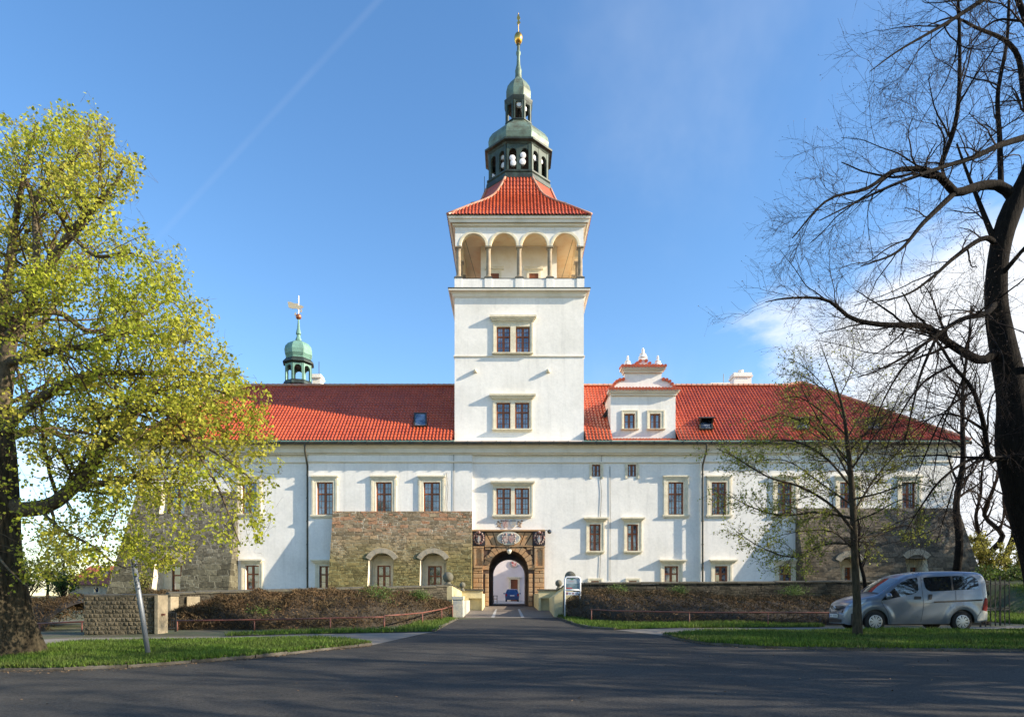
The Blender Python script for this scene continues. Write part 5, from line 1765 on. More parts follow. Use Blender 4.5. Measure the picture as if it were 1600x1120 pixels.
for s, lab in ((-1, 'yellow plastered bridge parapet with a stone ball, on the side of the railing'), (1, 'yellow plastered bridge parapet with a stone ball, behind the notice board')):
    o = empty('bridge_parapet', (fx(738 if s < 0 else 856, 38), 38, g(38)), lab, 'parapet', 'yellow parapets either side of the bridge')
    mx = lambda px, d: fx(px, d)
    YF = 38.0
    m, c = MB(), MB()
    ztop = fz(922.8, YF)
    if s < 0:
        xa, xb = mx(721.6, YF), mx(753.6, YF)
        n0, n1 = mx(732.4, YF), mx(752.6, YF)
    else:
        xa, xb = mx(841.5, YF), mx(871, YF)
        n0, n1 = mx(845.2, YF), mx(858, YF)
    zn = fz(934.2, YF)
    zb_ = g(YF) - 0.3
    m.box(xa, n0, YF, YF + 0.4, zb_, ztop).box(n1, xb, YF, YF + 0.4, zb_, ztop).box(n0, n1, YF, YF + 0.4, zn, ztop)
    m.box(n0, n1, YF + 0.28, YF + 0.4, zb_, zn)
    c.box(xa - 0.06, xb + 0.06, YF - 0.06, YF + 0.46, ztop, ztop + 0.10)
    # return to the gate
    xi = xb if s < 0 else xa
    xg = mx(757.6, 42.3) if s < 0 else mx(834, 42.3)
    P = [(xi, YF + 0.4, ztop - 0.15), (xg, D - 0.3, ztop - 0.15)]
    wall_line(m, P if s < 0 else P, 0.35 if s < 0 else -0.35)
    # splay running forwards to the pedestal
    if s < 0:
        S = [(mx(706.5, 33.2), 33.2, fz(914.5, 33.2)), (mx(721.8, 37.99), 37.99, ztop)]
        wall_line(m, S, 0.35)
        coping_line(c, S, 0.35, 0.04, 0.08)
        pa, pb, dd = 707.3, 723.4, 32.4
        x0, x1 = mx(pa, dd), mx(pb, dd)
        pe = MB().box(x0, x1, dd, dd + 0.7, g(dd) - 0.2, fz(936.6, dd)).box(x0 - 0.03, x1 + 0.03, dd - 0.03, dd + 0.73, fz(936.6, dd), fz(931, dd))
        pe.box(x1 - 0.25, x1, dd + 0.7, YF, g(dd) - 0.2, fz(937, dd) - 0.05)
        pe.build('pedestal', mat('weathered_yellow_plaster', (0.58, 0.54, 0.40), 0.9, noise=(2.5, 0.4, 0.62), col2=(0.36, 0.38, 0.36), detail=(12, 0.15)), o, bevel=0.015)
        ball(o, mx(722.6, 37.4), 37.4, fz(913.8, 37.4), 0.165)
    else:
        S = [(mx(870.8, 37.99), 37.99, ztop), (mx(884, 32.6), 32.6, fz(914, 32.6))]
        wall_line(m, S, 0.35)
        coping_line(c, S, 0.35, 0.04, 0.08)
        x0, x1 = mx(866, 32.6), mx(879.5, 32.6)
        pe = MB().add([(x0, 32.5, g(32) - 0.2), (x1, 32.5, g(32) - 0.2), (mx(871, 38), 37.98, g(38) - 0.2), (mx(858.4, 38), 37.98, g(38) - 0.2),
                       (x0, 32.5, fz(931, 32.6)), (x1, 32.5, fz(921, 32.6)), (mx(871, 38), 37.98, ztop - 0.02), (mx(858.4, 38), 37.98, fz(934, 38))],
                      [(0, 3, 2, 1), (4, 5, 6, 7), (0, 1, 5, 4), (1, 2, 6, 5), (2, 3, 7, 6), (3, 0, 4, 7)])
        pe.build('pedestal', M['yellow'], o)
        ball(o, mx(873, 36.8), 36.8, fz(910.8, 36.8), 0.19)
    m.build('parapet_wall', M['yellow'], o)
    c.build('coping', M['coping'], o)

# ------------------------------------------------------------------ garden walls
def garden_wall(P, thick, label, name='garden_wall', mt='stone_wall', with_ball=None, pil=()):
    o = empty(name, (P[0][0], P[0][1], g(P[0][1])), label, 'wall')
    m = MB(); wall_line(m, P, thick); m.build('masonry', M[mt], o)
    c = MB(); coping_line(c, P, thick); c.build('coping', M['coping'], o)
    if with_ball: ball(o, *with_ball)
    return o
d1, d2 = 25.0, 33.4
PL = [(fx(264, d1), d1, fz(928.5, d1)), (fx(706, d2), d2, fz(916.2, d2))]
gw_l = garden_wall(PL, 0.4, 'long low stone garden wall behind the brown hedge left of the bridge, with a stone ball at its end', with_ball=(fx(700.2, 33.6), 33.6, fz(901.4, 33.6), 0.26))
# plastered pilasters still standing on its face
for pa, pb, q0, q1 in ((291, 311, 931.5, 962), (378, 391, 930, 945)):
    t = ((pa + pb) / 2 - 264) / (706 - 264)
    # where the sight line at this column meets the wall's face
    (x0, y0, _), (x1, y1, _) = PL
    def meet(px):
        k = (px - CX) / F
        u = (k * y0 - x0) / ((x1 - x0) - k * (y1 - y0))
        return Vector((x0 + (x1 - x0) * u, y0 + (y1 - y0) * u))
    a, b = meet(pa), meet(pb)
    n_ = Vector((b.y - a.y, -(b.x - a.x))).normalized() * 0.10
    MB().add([(a.x, a.y, g(a.y)), (b.x, b.y, g(b.y)), (b.x + n_.x, b.y + n_.y, g(b.y)), (a.x + n_.x, a.y + n_.y, g(a.y)),
              (a.x, a.y, fz(q0, a.y)), (b.x, b.y, fz(q0, b.y)), (b.x + n_.x, b.y + n_.y, fz(q0, b.y)), (a.x + n_.x, a.y + n_.y, fz(q0, a.y))],
             [(0, 3, 2, 1)[::-1], (4, 5, 6, 7)[::-1], (0, 1, 5, 4)[::-1], (1, 2, 6, 5)[::-1], (2, 3, 7, 6)[::-1], (3, 0, 4, 7)[::-1]]).build('pilaster', M['dull_plaster'], gw_l, weld=True)
garden_wall([(fx(884, 33.3), 33.3, fz(913, 33.3)), (fx(1330, 33.3), 33.3, fz(909.8, 33.3)), (fx(1545, 33.3), 33.3, fz(909, 33.3))], 0.4,
            'long low stone garden wall behind the brown hedge right of the bridge', with_ball=(fx(891, 33.5), 33.5, fz(900.5, 33.5), 0.27))
# rough block wall by the left path with its pier
bw = empty('block_wall', (fx(190, 20), 20.2, g(20.2)), 'short wall of rough square stone blocks beside the path on the left, next to the gate opening', 'wall')
P = [(fx(131, 19.9), 19.9, fz(931.5, 19.9)), (fx(246, 20.5), 20.5, fz(931.5, 20.5))]
m = MB(); wall_line(m, P, 0.35)
(x0, y0, z0), (x1, y1, z1) = P
t_ = Vector((x1 - x0, y1 - y0)); L_b = t_.length; t_.normalize(); nb_ = Vector((t_.y, -t_.x))
rngb = random.Random(8)
nz_, nx_ = 9, 15
H0, H1 = g(20.2), z0
for r_ in range(nz_):
    for c_ in range(nx_):
        off = 0.5 if r_ % 2 else 0.0
        e0, e1 = 0.22 * math.sin(r_ * 7.1 + c_ * 3.3), 0.22 * math.sin(r_ * 7.1 + (c_ + 1) * 3.3)
        u0, u1 = max(0, (c_ + off + e0) / nx_ * L_b), min(L_b, (c_ + off + e1 + 0.96) / nx_ * L_b)
        if u1 - u0 < 0.03 or u0 > L_b: continue
        za, zb2 = H0 + (H1 - H0) * (r_ + 0.03) / nz_, H0 + (H1 - H0) * (r_ + 0.95) / nz_
        dpt = rngb.uniform(0.004, 0.035)
        a_ = Vector((x0, y0)) + t_ * u0; b_ = Vector((x0, y0)) + t_ * u1
        c2 = (a_ + b_) / 2 + nb_ * (dpt + 0.018) + t_ * rngb.uniform(-0.04, 0.04)
        q = [(a_.x, a_.y, za), (b_.x, b_.y, za), (b_.x, b_.y, zb2), (a_.x, a_.y, zb2)]
        q2 = []
        for (px3, py3, pz3), (su, sz) in zip(q, ((1, 1), (-1, 1), (-1, -1), (1, -1))):
            q2.append((px3 + nb_.x * dpt + t_.x * 0.025 * su, py3 + nb_.y * dpt + t_.y * 0.025 * su, pz3 + 0.02 * sz))
        apex = (c2.x, c2.y, (za + zb2) / 2 + rngb.uniform(-0.03, 0.03))
        m.add(q + q2 + [apex], [(0, 1, 5, 4), (1, 2, 6, 5), (2, 3, 7, 6), (3, 0, 4, 7), (4, 5, 8), (5, 6, 8), (6, 7, 8), (7, 4, 8)])
m.build('masonry', mat('split_block', (0.115, 0.098, 0.066), 0.95, noise=(3, 0.4, 0.7), col2=(0.068, 0.060, 0.040), detail=(22, 0.4), bump=(24, 0.9, 0.04)), bw)
m = MB(); coping_line(m, P, 0.35, 0.03, 0.07); m.build('coping', M['coping'], bw)
m = MB().box(fx(245.5, 20.5), fx(250.5, 20.5), 20.35, 20.95, g(20.5) - 0.2, fz(929.5, 20.5)); m.build('pier', M['dull_plaster'], bw)
# plastered pier on the far side of the opening
pe = empty('gate_pier', (fx(259, 24.6), 24.6, g(24.6)), 'cream plastered pier where the garden wall meets the gate opening by the rough block wall', 'pier')
MB().box(fx(250.5, 24.6), fx(267, 24.6), 24.6, 25.2, g(24.6) - 0.2, fz(931.5, 24.6)).build('shaft', M['dull_plaster'], pe, bevel=0.02)
MB().box(fx(249.5, 24.6), fx(268, 24.6), 24.55, 25.25, fz(931.5, 24.6), fz(927.8, 24.6)).build('cap', M['coping'], pe, bevel=0.02)
# open iron gate leaf seen edge-on
gl = empty('gate_leaf', (fx(252, 20.7), 20.7, g(20.7)), 'narrow open iron gate leaf with a red latch beside the rough block wall', 'gate')
x_ = fx(250.8, 20.7)
m = MB()
m.box(x_, x_ + 0.045, 20.6, 20.66, g(20.7), fz(945.5, 20.7)).box(x_ + 0.03, x_ + 0.075, 21.5, 21.56, g(21), fz(958.5, 20.7))
for k in range(7):
    m.box(x_ + 0.01 + 0.004 * k, x_ + 0.03 + 0.004 * k, 20.72 + k * 0.11, 20.75 + k * 0.11, g(20.7) + 0.12, fz(957, 20.7))
m.box(x_ + 0.005, x_ + 0.05, 20.66, 21.5, fz(958, 20.7), fz(956.5, 20.7)).box(x_ + 0.005, x_ + 0.05, 20.66, 21.5, g(20.7) + 0.10, g(20.7) + 0.14)
m.build('bars', mat('dark_iron', (0.02, 0.022, 0.022), 0.6, metal=0.4), gl)
MB().box(x_ + 0.045, x_ + 0.19, 20.55, 20.62, fz(961, 20.7), fz(958, 20.7)).box(x_ + 0.045, x_ + 0.09, 20.55, 20.62, fz(965, 20.7), fz(961, 20.7)).build('latch', M['rust'], gl)

# ------------------------------------------------------------------ hedges
M['twig'] = mat('dry_hedge_twig', (0.108, 0.068, 0.034), 0.85, spec=0.2, island=0.6, noise=(0.9, 0.4, 0.66), col2=(0.065, 0.050, 0.024))
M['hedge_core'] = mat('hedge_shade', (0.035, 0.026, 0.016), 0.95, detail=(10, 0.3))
M['green_sprig'] = mat('green_sprig', (0.10, 0.16, 0.03), 0.7, island=0.4, trans=0.3)
def hedge(stations, n, label, seed, sprigs=()):
    """stations: (photo column, front distance, back distance, crest height)."""
    rng = np.random.default_rng(seed)
    st = np.array([((px - CX) * ((f + b) / 2) / F, f, b, h) for px, f, b, h in stations])
    order = np.argsort(st[:, 0]); st = st[order]
    def H(x, v):
        f, b, h = (np.interp(x, st[:, 0], st[:, i]) for i in (1, 2, 3))
        y = f + (b - f) * v
        lump = 0.10 * np.sin(x * 2.3 + 2 * np.sin(x * 0.9)) + 0.08 * np.sin(x * 5.1 + v * 7) + 0.05 * np.sin(x * 11 + v * 13)
        prof = np.clip(np.sin(np.pi * np.clip(0.02 + v * 0.80, 0, 1)), 0, 1) ** 0.55
        return y, np.maximum(0.02, h * prof * (1 + lump * 0.55) - 0.03)
    X = np.linspace(st[0, 0], st[-1, 0], 160)
    Vv = np.linspace(0, 1, 14)
    rows = []
    for v in Vv:
        y, h = H(X, np.full_like(X, v))
        h = np.maximum(0, h * 0.86 - 0.06)
        if v == 0: h = h * 0
        rows.append(np.column_stack([X, y, gv(y) + h]))
    o = empty('hedge', ((st[0, 0] + st[-1, 0]) / 2, st[:, 1].min(), g(st[0, 1])), label, 'hedge')
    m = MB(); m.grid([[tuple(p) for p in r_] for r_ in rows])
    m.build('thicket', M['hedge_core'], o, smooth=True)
    x = rng.uniform(st[0, 0], st[-1, 0], n); v = rng.beta(0.9, 1.2, n)
    y, h = H(x, v)
    fr = 1 - rng.random(n) ** 2.2 * 0.75
    front = v < 0.13
    fr = np.where(front, rng.random(n), fr)
    base = np.column_stack([x, y, gv(y) + h * fr])
    dr = rng.normal(0, 1, (n, 3)); dr[:, 2] = np.abs(dr[:, 2]) * 0.7 + 0.15; dr[:, 1] -= 0.5
    dr /= np.linalg.norm(dr, axis=1)[:, None]
    ln = (rng.uniform(0.06, 0.20, n) + 0.16 * (rng.random(n) < 0.12))[:, None]
    sd = np.cross(dr, rng.normal(0, 1, (n, 3))); sd /= np.linalg.norm(sd, axis=1)[:, None] + 1e-9
    w = rng.uniform(0.005, 0.016, n)[:, None]
    a = base - dr * ln * 0.4; b = base + dr * ln * 0.6; mid = base + rng.normal(0, 0.015, (n, 3))
    V = np.stack([a, mid + sd * w, b, mid - sd * w], 1).reshape(-1, 3)
    link('foliage', arr_mesh('foliage', V, np.arange(4 * n).reshape(-1, 4)), M['twig'], o)
    for k, (px, d_, z_, r_, c_) in enumerate(sprigs):
        q = 900
        x0 = (px - CX) * d_ / F
        p = rng.normal(0, 1, (q, 3)) * np.array([r_, r_ * 0.5, r_ * 0.5]) + np.array([x0, d_, g(d_) + z_])
        dr = rng.normal(0, 1, (q, 3)); dr /= np.linalg.norm(dr, axis=1)[:, None]
        sd = np.cross(dr, rng.normal(0, 1, (q, 3))); sd /= np.linalg.norm(sd, axis=1)[:, None]
        V = np.stack([p - dr * 0.035, p + sd * 0.014, p + dr * 0.035, p - sd * 0.014], 1).reshape(-1, 3)
        link('green_shoots', arr_mesh('green_shoots', V, np.arange(4 * q).reshape(-1, 4)), M['green_sprig'], o)
    return o
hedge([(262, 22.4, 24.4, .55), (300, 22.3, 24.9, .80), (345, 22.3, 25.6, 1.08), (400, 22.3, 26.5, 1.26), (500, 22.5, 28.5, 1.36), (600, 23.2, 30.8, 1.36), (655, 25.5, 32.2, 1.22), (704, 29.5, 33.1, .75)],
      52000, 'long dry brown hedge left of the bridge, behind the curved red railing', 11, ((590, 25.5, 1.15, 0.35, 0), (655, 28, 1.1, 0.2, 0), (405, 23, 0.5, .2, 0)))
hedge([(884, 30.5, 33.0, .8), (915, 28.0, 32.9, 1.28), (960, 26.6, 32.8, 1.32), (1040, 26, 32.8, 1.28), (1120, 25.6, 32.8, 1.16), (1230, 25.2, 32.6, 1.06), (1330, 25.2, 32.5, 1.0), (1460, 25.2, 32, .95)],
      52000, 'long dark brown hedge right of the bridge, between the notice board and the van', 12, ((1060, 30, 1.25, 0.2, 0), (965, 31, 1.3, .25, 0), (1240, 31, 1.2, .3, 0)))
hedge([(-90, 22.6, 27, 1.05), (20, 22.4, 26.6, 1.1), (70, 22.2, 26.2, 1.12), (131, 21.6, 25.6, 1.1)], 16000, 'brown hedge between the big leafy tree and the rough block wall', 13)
hedge([(212, 25.2, 28, 1.38), (240, 25.6, 28, 1.36), (280, 26.2, 28.4, 1.22)], 5000, 'patch of dry brown creeper growing over the wall behind the gate opening', 14)

# ------------------------------------------------------------------ railings
def railing(pts, posts, label, r=0.026):
    """pts: (photo column, row of the rail, distance)."""
    P = [W(*p) for p in pts]
    o = empty('railing', (P[0][0], P[0][1], g(P[0][1])), label, 'railing')
    MB().tube(P, r, 8).build('rail', M['rust'], o, smooth=True)
    for px, py, d in posts:
        x, y, z = W(px, py, d)
        MB().tube([(x, y, g(y) - 0.1), (x, y, z)], r * 0.9, 8).build('post', M['rust'], o, smooth=True)
railing([(268, 969.5, 21.9), (350, 968.6, 21.9), (475, 966.5, 22.0), (540, 964.8, 22.1), (600, 963.4, 22.3)], [(277, 969.4, 21.9), (397.5, 967.6, 21.95), (516, 965.4, 22.05), (600, 963.4, 22.3)],
        'straight red-brown pipe railing in front of the brown hedge, left of the bridge')
railing([(600, 961.5, 22.3), (630, 959.8, 23.5), (660, 956.8, 25.4), (690, 951.3, 28.6), (707.6, 946, 32.3)], [(600.5, 961.4, 22.3), (660, 956.8, 25.4), (690, 951.3, 28.6), (707, 946.2, 32.2)],
        'curved red-brown pipe railing rising to the bridge pedestal')
railing([(57, 974, 21.6), (133, 970.6, 21.3)], [(62, 973.8, 21.6), (128, 971, 21.3)], 'short red-brown pipe railing between the big leafy tree and the rough block wall')
railing([(922, 951.5, 27.2), (962, 954, 26.2), (1077, 956.4, 24.8), (1200, 956.6, 24.4), (1330, 957, 24.4), (1420, 957, 24.4)], [(924, 951.6, 27.2), (1077, 956.4, 24.8), (1200, 956.6, 24.4), (1330, 957, 24.4)],
        'long red-brown pipe railing in front of the dark hedge, right of the bridge')

# ------------------------------------------------------------------ notice board
dS = 30.6
nb2 = empty('notice_board', (fx(895, dS), dS, g(dS)), 'white framed notice board with a rounded top standing by the bridge', 'sign')
sx = lambda px: fx(px, dS)
sz_ = lambda py: fz(py, dS)
xl, xr, zt, r_ = sx(882.6), sx(906.6), sz_(901.4), 0.12
fr = [(xl, dS, g(dS) - 0.1), (xl, dS, zt - r_)] + [(xl + r_ - r_ * math.cos(a), dS, zt - r_ + r_ * math.sin(a)) for a in [math.pi / 2 * k / 6 for k in range(1, 7)]] + \
     [(xr - r_ + r_ * math.sin(a), dS, zt - r_ + r_ * math.cos(a)) for a in [math.pi / 2 * k / 6 for k in range(0, 7)]] + [(xr, dS, g(dS) - 0.1)]
MB().tube(fr, 0.04, 10).build('frame', M['white_paint'], nb2, smooth=True)
MB().tube([(xl, dS, sz_(921.4)), (xr, dS, sz_(921.4))], 0.035, 8).build('crossbar', M['white_paint'], nb2, smooth=True)
board_blue = mat('board_pale_blue', (0.36, 0.43, 0.48), 0.35)
pn = MB().box(xl + 0.045, xr - 0.045, dS - 0.005, dS + 0.02, sz_(919.8), sz_(903.2)).build('panel', board_blue, nb2)
MB().box(xl + 0.05, xr - 0.05, dS - 0.009, dS - 0.0052, sz_(919.2), sz_(911.4)).build('photo', mat('board_landscape', (0.12, 0.19, 0.23), 0.4, noise=(6, 0.4, 0.6), col2=(0.25, 0.33, 0.36)), pn)
MB().box(sx(892), sx(895.8), dS - 0.010, dS - 0.0054, sz_(905.4), sz_(903.9)).build('green_mark', mat('sign_green', (0.05, 0.20, 0.06), 0.5), pn)
m = MB().box(sx(889), sx(896.5), dS - 0.010, dS - 0.0054, sz_(908.4), sz_(907.6)); m.build('title_line', mat('sign_pink', (0.48, 0.30, 0.30), 0.5), pn)
MB().box(sx(884.6), sx(894), dS - 0.0125, dS - 0.0092, sz_(919.2), sz_(917.6)).build('red_band', mat('sign_band_red', (0.42, 0.05, 0.05), 0.5), pn)
lo = MB().box(xl + 0.045, xr - 0.045, dS - 0.005, dS + 0.02, sz_(929.2), sz_(924.2)).build('lower_panel', M['white_paint'], nb2)
MB().lathe([(0.055, 0.0), (0.055, 0.004)], 0, 0, 14).v
m = MB(); m.prism_y([(sx(886) + 0.055 * math.cos(2 * math.pi * k / 16), sz_(926.6) + 0.055 * math.sin(2 * math.pi * k / 16)) for k in range(16)][::-1], dS - 0.011, dS - 0.0052)
m.prism_y([(sx(886) + 0.03 * math.cos(2 * math.pi * k / 16), sz_(926.6) + 0.03 * math.sin(2 * math.pi * k / 16)) for k in range(16)][::-1], dS - 0.015, dS - 0.0112)
m.build('round_symbol', mat('sign_maroon', (0.22, 0.08, 0.12), 0.5), lo)
for px, c in ((890.4, (0.22, 0.27, 0.36)), (895.6, (0.32, 0.20, 0.24)), (900.8, (0.20, 0.24, 0.34))):
    MB().box(sx(px - 1.7), sx(px + 1.7), dS - 0.010, dS - 0.0052, sz_(928), sz_(925.4)).build('small_plate', mat('plate_tone', c, 0.5), lo)

# leaning pole in the grass
bx, by = gp(233, 1026)
tp = W(206.5, 863, by)
po = empty('leaning_pole', (bx, by, g(by)), 'bare grey metal pole leaning over in the grass', 'pole')
MB().tube([(bx + 0.02, by, g(by) - 0.2), Vector((bx, by, g(by))).lerp(Vector(tp), 0.5), tp], [0.052, 0.052, 0.050], 14).build('shaft', mat('galvanised_pole', (0.17, 0.19, 0.22), 0.5, metal=0.3, noise=(5, 0.4, 0.7), col2=(0.20, 0.21, 0.22)), po, smooth=True)
MB().tube([tp, (tp[0] - 0.004, tp[1], tp[2] + 0.04)], [0.056, 0.052], 14).build('cap', M['gutter'], po)

# iron fence behind the van
fe = empty('iron_fence', (fx(1556, 24.3), 24.3, g(24.3)), 'dark iron bar fence on the grass behind the van', 'fence')
iron = mat('black_iron', (0.006, 0.0065, 0.0065), 0.7)
x0, x1 = fx(1532, 24.0), fx(1577, 25.6)
nbar = 6
for k in range(nbar + 1):
    t = k / nbar
    x, y = x0 + (x1 - x0) * t, 24.0 + 1.6 * t
    tall = k % 4 == 0
    MB().box(x - (0.03 if tall else 0.014), x + (0.03 if tall else 0.014), y - 0.014, y + 0.014, g(y) - 0.1, EYE + (0.74 if tall else 0.62) - 0.03 * t).build('post' if tall else 'bar', iron, fe)
for hz_ in (0.42, -0.45, -0.52):
    v = []
    MB().tube([(x0, 24.0 + 0.02, EYE + hz_), (x1, 25.62, EYE + hz_)], 0.018, 6).build('rail', iron, fe)

# grassy bank to the right of the castle
m = MB(); rows = []
for j, (dy, h) in enumerate(((26.5, 0.0), (28.0, 0.25), (30, 0.85), (33, 1.55), (38, 1.9), (60, 2.0))):
    rows.append([(x, dy + 0.02 * abs(x - 20), g(dy) + 0.02 + h * (1 if x > 23 else 0.2 if x > 20 else 0.0)) for x in (19.5, 21.0, 22.5, 24.0, 30, 45, 90)])
m.grid(rows)
tag(m.build('grass_bank', M['turf'], smooth=True), kind='structure')
rngk = np.random.default_rng(31)
n = 30000
x = rngk.uniform(19.5, 27, n); y = rngk.uniform(24.5, 33, n)
xi = np.array([19.5, 21.0, 22.5, 24.0, 30]); fx_ = np.interp(x, xi, [0, .2, .2, 1, 1])
hb = np.interp(y - 0.02 * np.abs(x - 20), [26.5, 28, 30, 33, 38], [0, .25, .85, 1.55, 1.9]) * fx_
bz = gv(y) + hb
h = rngk.uniform(0.06, 0.2, n); a = rngk.uniform(0, 6.28, n); w = rngk.uniform(0.012, 0.024, n)
base = np.column_stack([x, y, bz]); sd = np.column_stack([np.cos(a) * w, np.sin(a) * w, 0 * a])
tip = base + np.column_stack([rngk.normal(0, .05, n), rngk.normal(0, .05, n), h])
tag(link('grass', arr_mesh('grass', np.stack([base - sd, base + sd, tip], 1).reshape(-1, 3), np.arange(3 * n).reshape(-1, 3)), M['blade']), kind='stuff')
drape('path', [(fx(1568, 22), 21.9), (40, 21.9), (40, 23.3), (fx(1572, 23.3), 23.3)], 0.075, M['path'])

# neighbour's house with a red roof, far left
dH = 70.0
ho = empty('neighbour_house', (fx(140, dH), dH, g(dH)), 'distant low house with a red tiled roof and a pale chimney, left of the castle', 'house')
hx = lambda px: fx(px, dH)
hz2 = lambda py: fz(py, dH)
MB().box(hx(108), hx(182), dH, dH + 8, g(dH) - 0.3, hz2(912)).build('wall', mat('house_wall', (0.62, 0.50, 0.36), 0.9, noise=(1, .4, .7)), ho)
MB().prism_x([(dH - 0.6, hz2(913)), (dH + 4, hz2(881)), (dH + 8.6, hz2(913))][::-1], hx(104), hx(186)).build('roof', mat('house_roof', (0.42, 0.10, 0.05), 0.8, noise=(2, .4, .7), col2=(0.30, 0.08, 0.05)), ho)
MB().box(hx(145), hx(151.5), dH + 1.2, dH + 2.0, hz2(915), hz2(882)).build('chimney', mat('house_chimney', (0.62, 0.52, 0.44), 0.9), ho)
w_ = MB().box(hx(146), hx(157), dH - 0.05, dH + 0.01, hz2(926), hz2(916)).build('window', M['trim'], ho)
MB().box(hx(147.5), hx(155.5), dH - 0.07, dH - 0.052, hz2(925), hz2(917)).build('pane', M['glass'], w_)
# ------------------------------------------------------------------ trees
def resample(P, Rr, n):
    P = np.asarray(P, float); Rr = np.asarray(Rr, float)
    # smooth the hand-laid limb with a Catmull-Rom curve first
    k = len(P)
    if k > 2:
        pp = np.vstack([2 * P[0] - P[1], P, 2 * P[-1] - P[-2]])
        out, rr = [], []
        for i in range(k - 1):
            p0, p1, p2, p3 = pp[i], pp[i + 1], pp[i + 2], pp[i + 3]
            for t in np.linspace(0, 1, 6, endpoint=False):
                out.append(0.5 * (2 * p1 + (p2 - p0) * t + (2 * p0 - 5 * p1 + 4 * p2 - p3) * t * t + (3 * p1 - p0 - 3 * p2 + p3) * t ** 3))
                rr.append(Rr[i] + (Rr[i + 1] - Rr[i]) * t)
        out.append(P[-1]); rr.append(Rr[-1])
        P, Rr = np.array(out), np.array(rr)
    s = np.concatenate([[0], np.cumsum(np.linalg.norm(np.diff(P, axis=0), axis=1))])
    q = np.linspace(0, s[-1], n)
    return np.column_stack([np.interp(q, s, P[:, i]) for i in range(3)]), np.interp(q, s, Rr)

def spawn(B, Rb, n, rng, t0=0.2, t1=1.0, ang=(30, 65), length=(0.5, 1.2), taper=0.6, segs=6, wander=0.10, lift=0.1, flat=1.0, rmax=0.6, rmin=0.002, by_len=True, lscale=None):
    """n side branches from branches B (b, p, 3) with radii Rb (b, p)."""
    b, p, _ = B.shape
    seg = np.linalg.norm(np.diff(B, axis=1), axis=2).sum(1)
    w = seg if by_len else np.ones(b)
    par = rng.choice(b, n, p=w / w.sum())
    t = t0 + (t1 - t0) * rng.random(n) ** 0.85
    f = t * (p - 1); i = np.minimum(f.astype(int), p - 2); u = (f - i)[:, None]
    pos = B[par, i] * (1 - u) + B[par, i + 1] * u
    rad = Rb[par, i] * (1 - u[:, 0]) + Rb[par, i + 1] * u[:, 0]
    tan = B[par, i + 1] - B[par, i]; tan /= np.linalg.norm(tan, axis=1)[:, None] + 1e-9
    v = rng.normal(0, 1, (n, 3)); v[:, 1] *= flat
    v -= tan * (v * tan).sum(1)[:, None]; v /= np.linalg.norm(v, axis=1)[:, None] + 1e-9
    a = np.radians(rng.uniform(*ang, n))[:, None]
    d = tan * np.cos(a) + v * np.sin(a)
    d[:, 2] += lift; d /= np.linalg.norm(d, axis=1)[:, None]
    L = rng.uniform(*length, n) * (1 - taper * t)
    if lscale is not None:
        L = L * np.minimum(1.0, seg[par] / lscale)
    step = L / (segs - 1)
    out = np.empty((n, segs, 3)); out[:, 0] = pos
    cur = d
    for k in range(1, segs):
        cur = cur + rng.normal(0, wander, (n, 3)); cur[:, 2] += lift * 0.25
        cur /= np.linalg.norm(cur, axis=1)[:, None]
        out[:, k] = out[:, k - 1] + cur * step[:, None]
    r0 = np.clip(rad * rmax, rmin, None)
    r = r0[:, None] * np.linspace(1, 0.32, segs)[None] 
    r = np.maximum(r, rmin * 0.6)
    return out, r

def tubes(groups, sides):
    """Vertices and quads for groups of (B, R) branch arrays."""
    VV, FF, off = [], [], 0
    for (B, Rb), ns in zip(groups, sides):
        b, p, _ = B.shape
        if b == 0: continue
        T = np.gradient(B, axis=1); T /= np.linalg.norm(T, axis=2)[..., None] + 1e-9
        ref = np.tile(np.array([0.31, 0.52, 0.79]), (b, p, 1))
        par = np.abs((T * ref).sum(2)) > 0.95
        ref[par] = (1, 0, 0)
        N_ = np.cross(T, ref); N_ /= np.linalg.norm(N_, axis=2)[..., None] + 1e-9
        Bn = np.cross(T, N_)
        an = 2 * np.pi * np.arange(ns) / ns
        V = B[:, :, None] + (N_[:, :, None] * np.cos(an)[None, None, :, None] + Bn[:, :, None] * np.sin(an)[None, None, :, None]) * Rb[:, :, None, None]
        VV.append(V.reshape(-1, 3))
        idx = np.arange(b * p * ns).reshape(b, p, ns) + off
        i0, i1 = idx[:, :-1], idx[:, 1:]
        Q = np.stack([i0, np.roll(i0, -1, 2), np.roll(i1, -1, 2), i1], -1).reshape(-1, 4)
        FF.append(Q); off += b * p * ns
    return np.concatenate(VV), np.concatenate(FF)

def leaf_mesh(P, rng, size, hang=0.5, ratio=0.8):
    """Folded leaf blades at the points P."""
    n = len(P)
    d = rng.normal(0, 1, (n, 3)); d[:, 2] -= hang; d /= np.linalg.norm(d, axis=1)[:, None]
    s = np.cross(d, rng.normal(0, 1, (n, 3))); s /= np.linalg.norm(s, axis=1)[:, None] + 1e-9
    nn = np.cross(d, s)
    L = size * rng.uniform(0.6, 1.25, n)[:, None]
    w = L * ratio * 0.5
    fold = nn * w * rng.uniform(0.15, 0.5, n)[:, None]
    a = P; c = P + d * L
    m1 = P + d * L * 0.42 + s * w + fold; m2 = P + d * L * 0.42 - s * w + fold
    V = np.stack([a, m1, c, m2], 1).reshape(-1, 3)
    i = np.arange(n)[:, None] * 4
    Fc = np.concatenate([i + [0, 1, 2], i + [0, 2, 3]], 1).reshape(-1, 3)
    return V, Fc

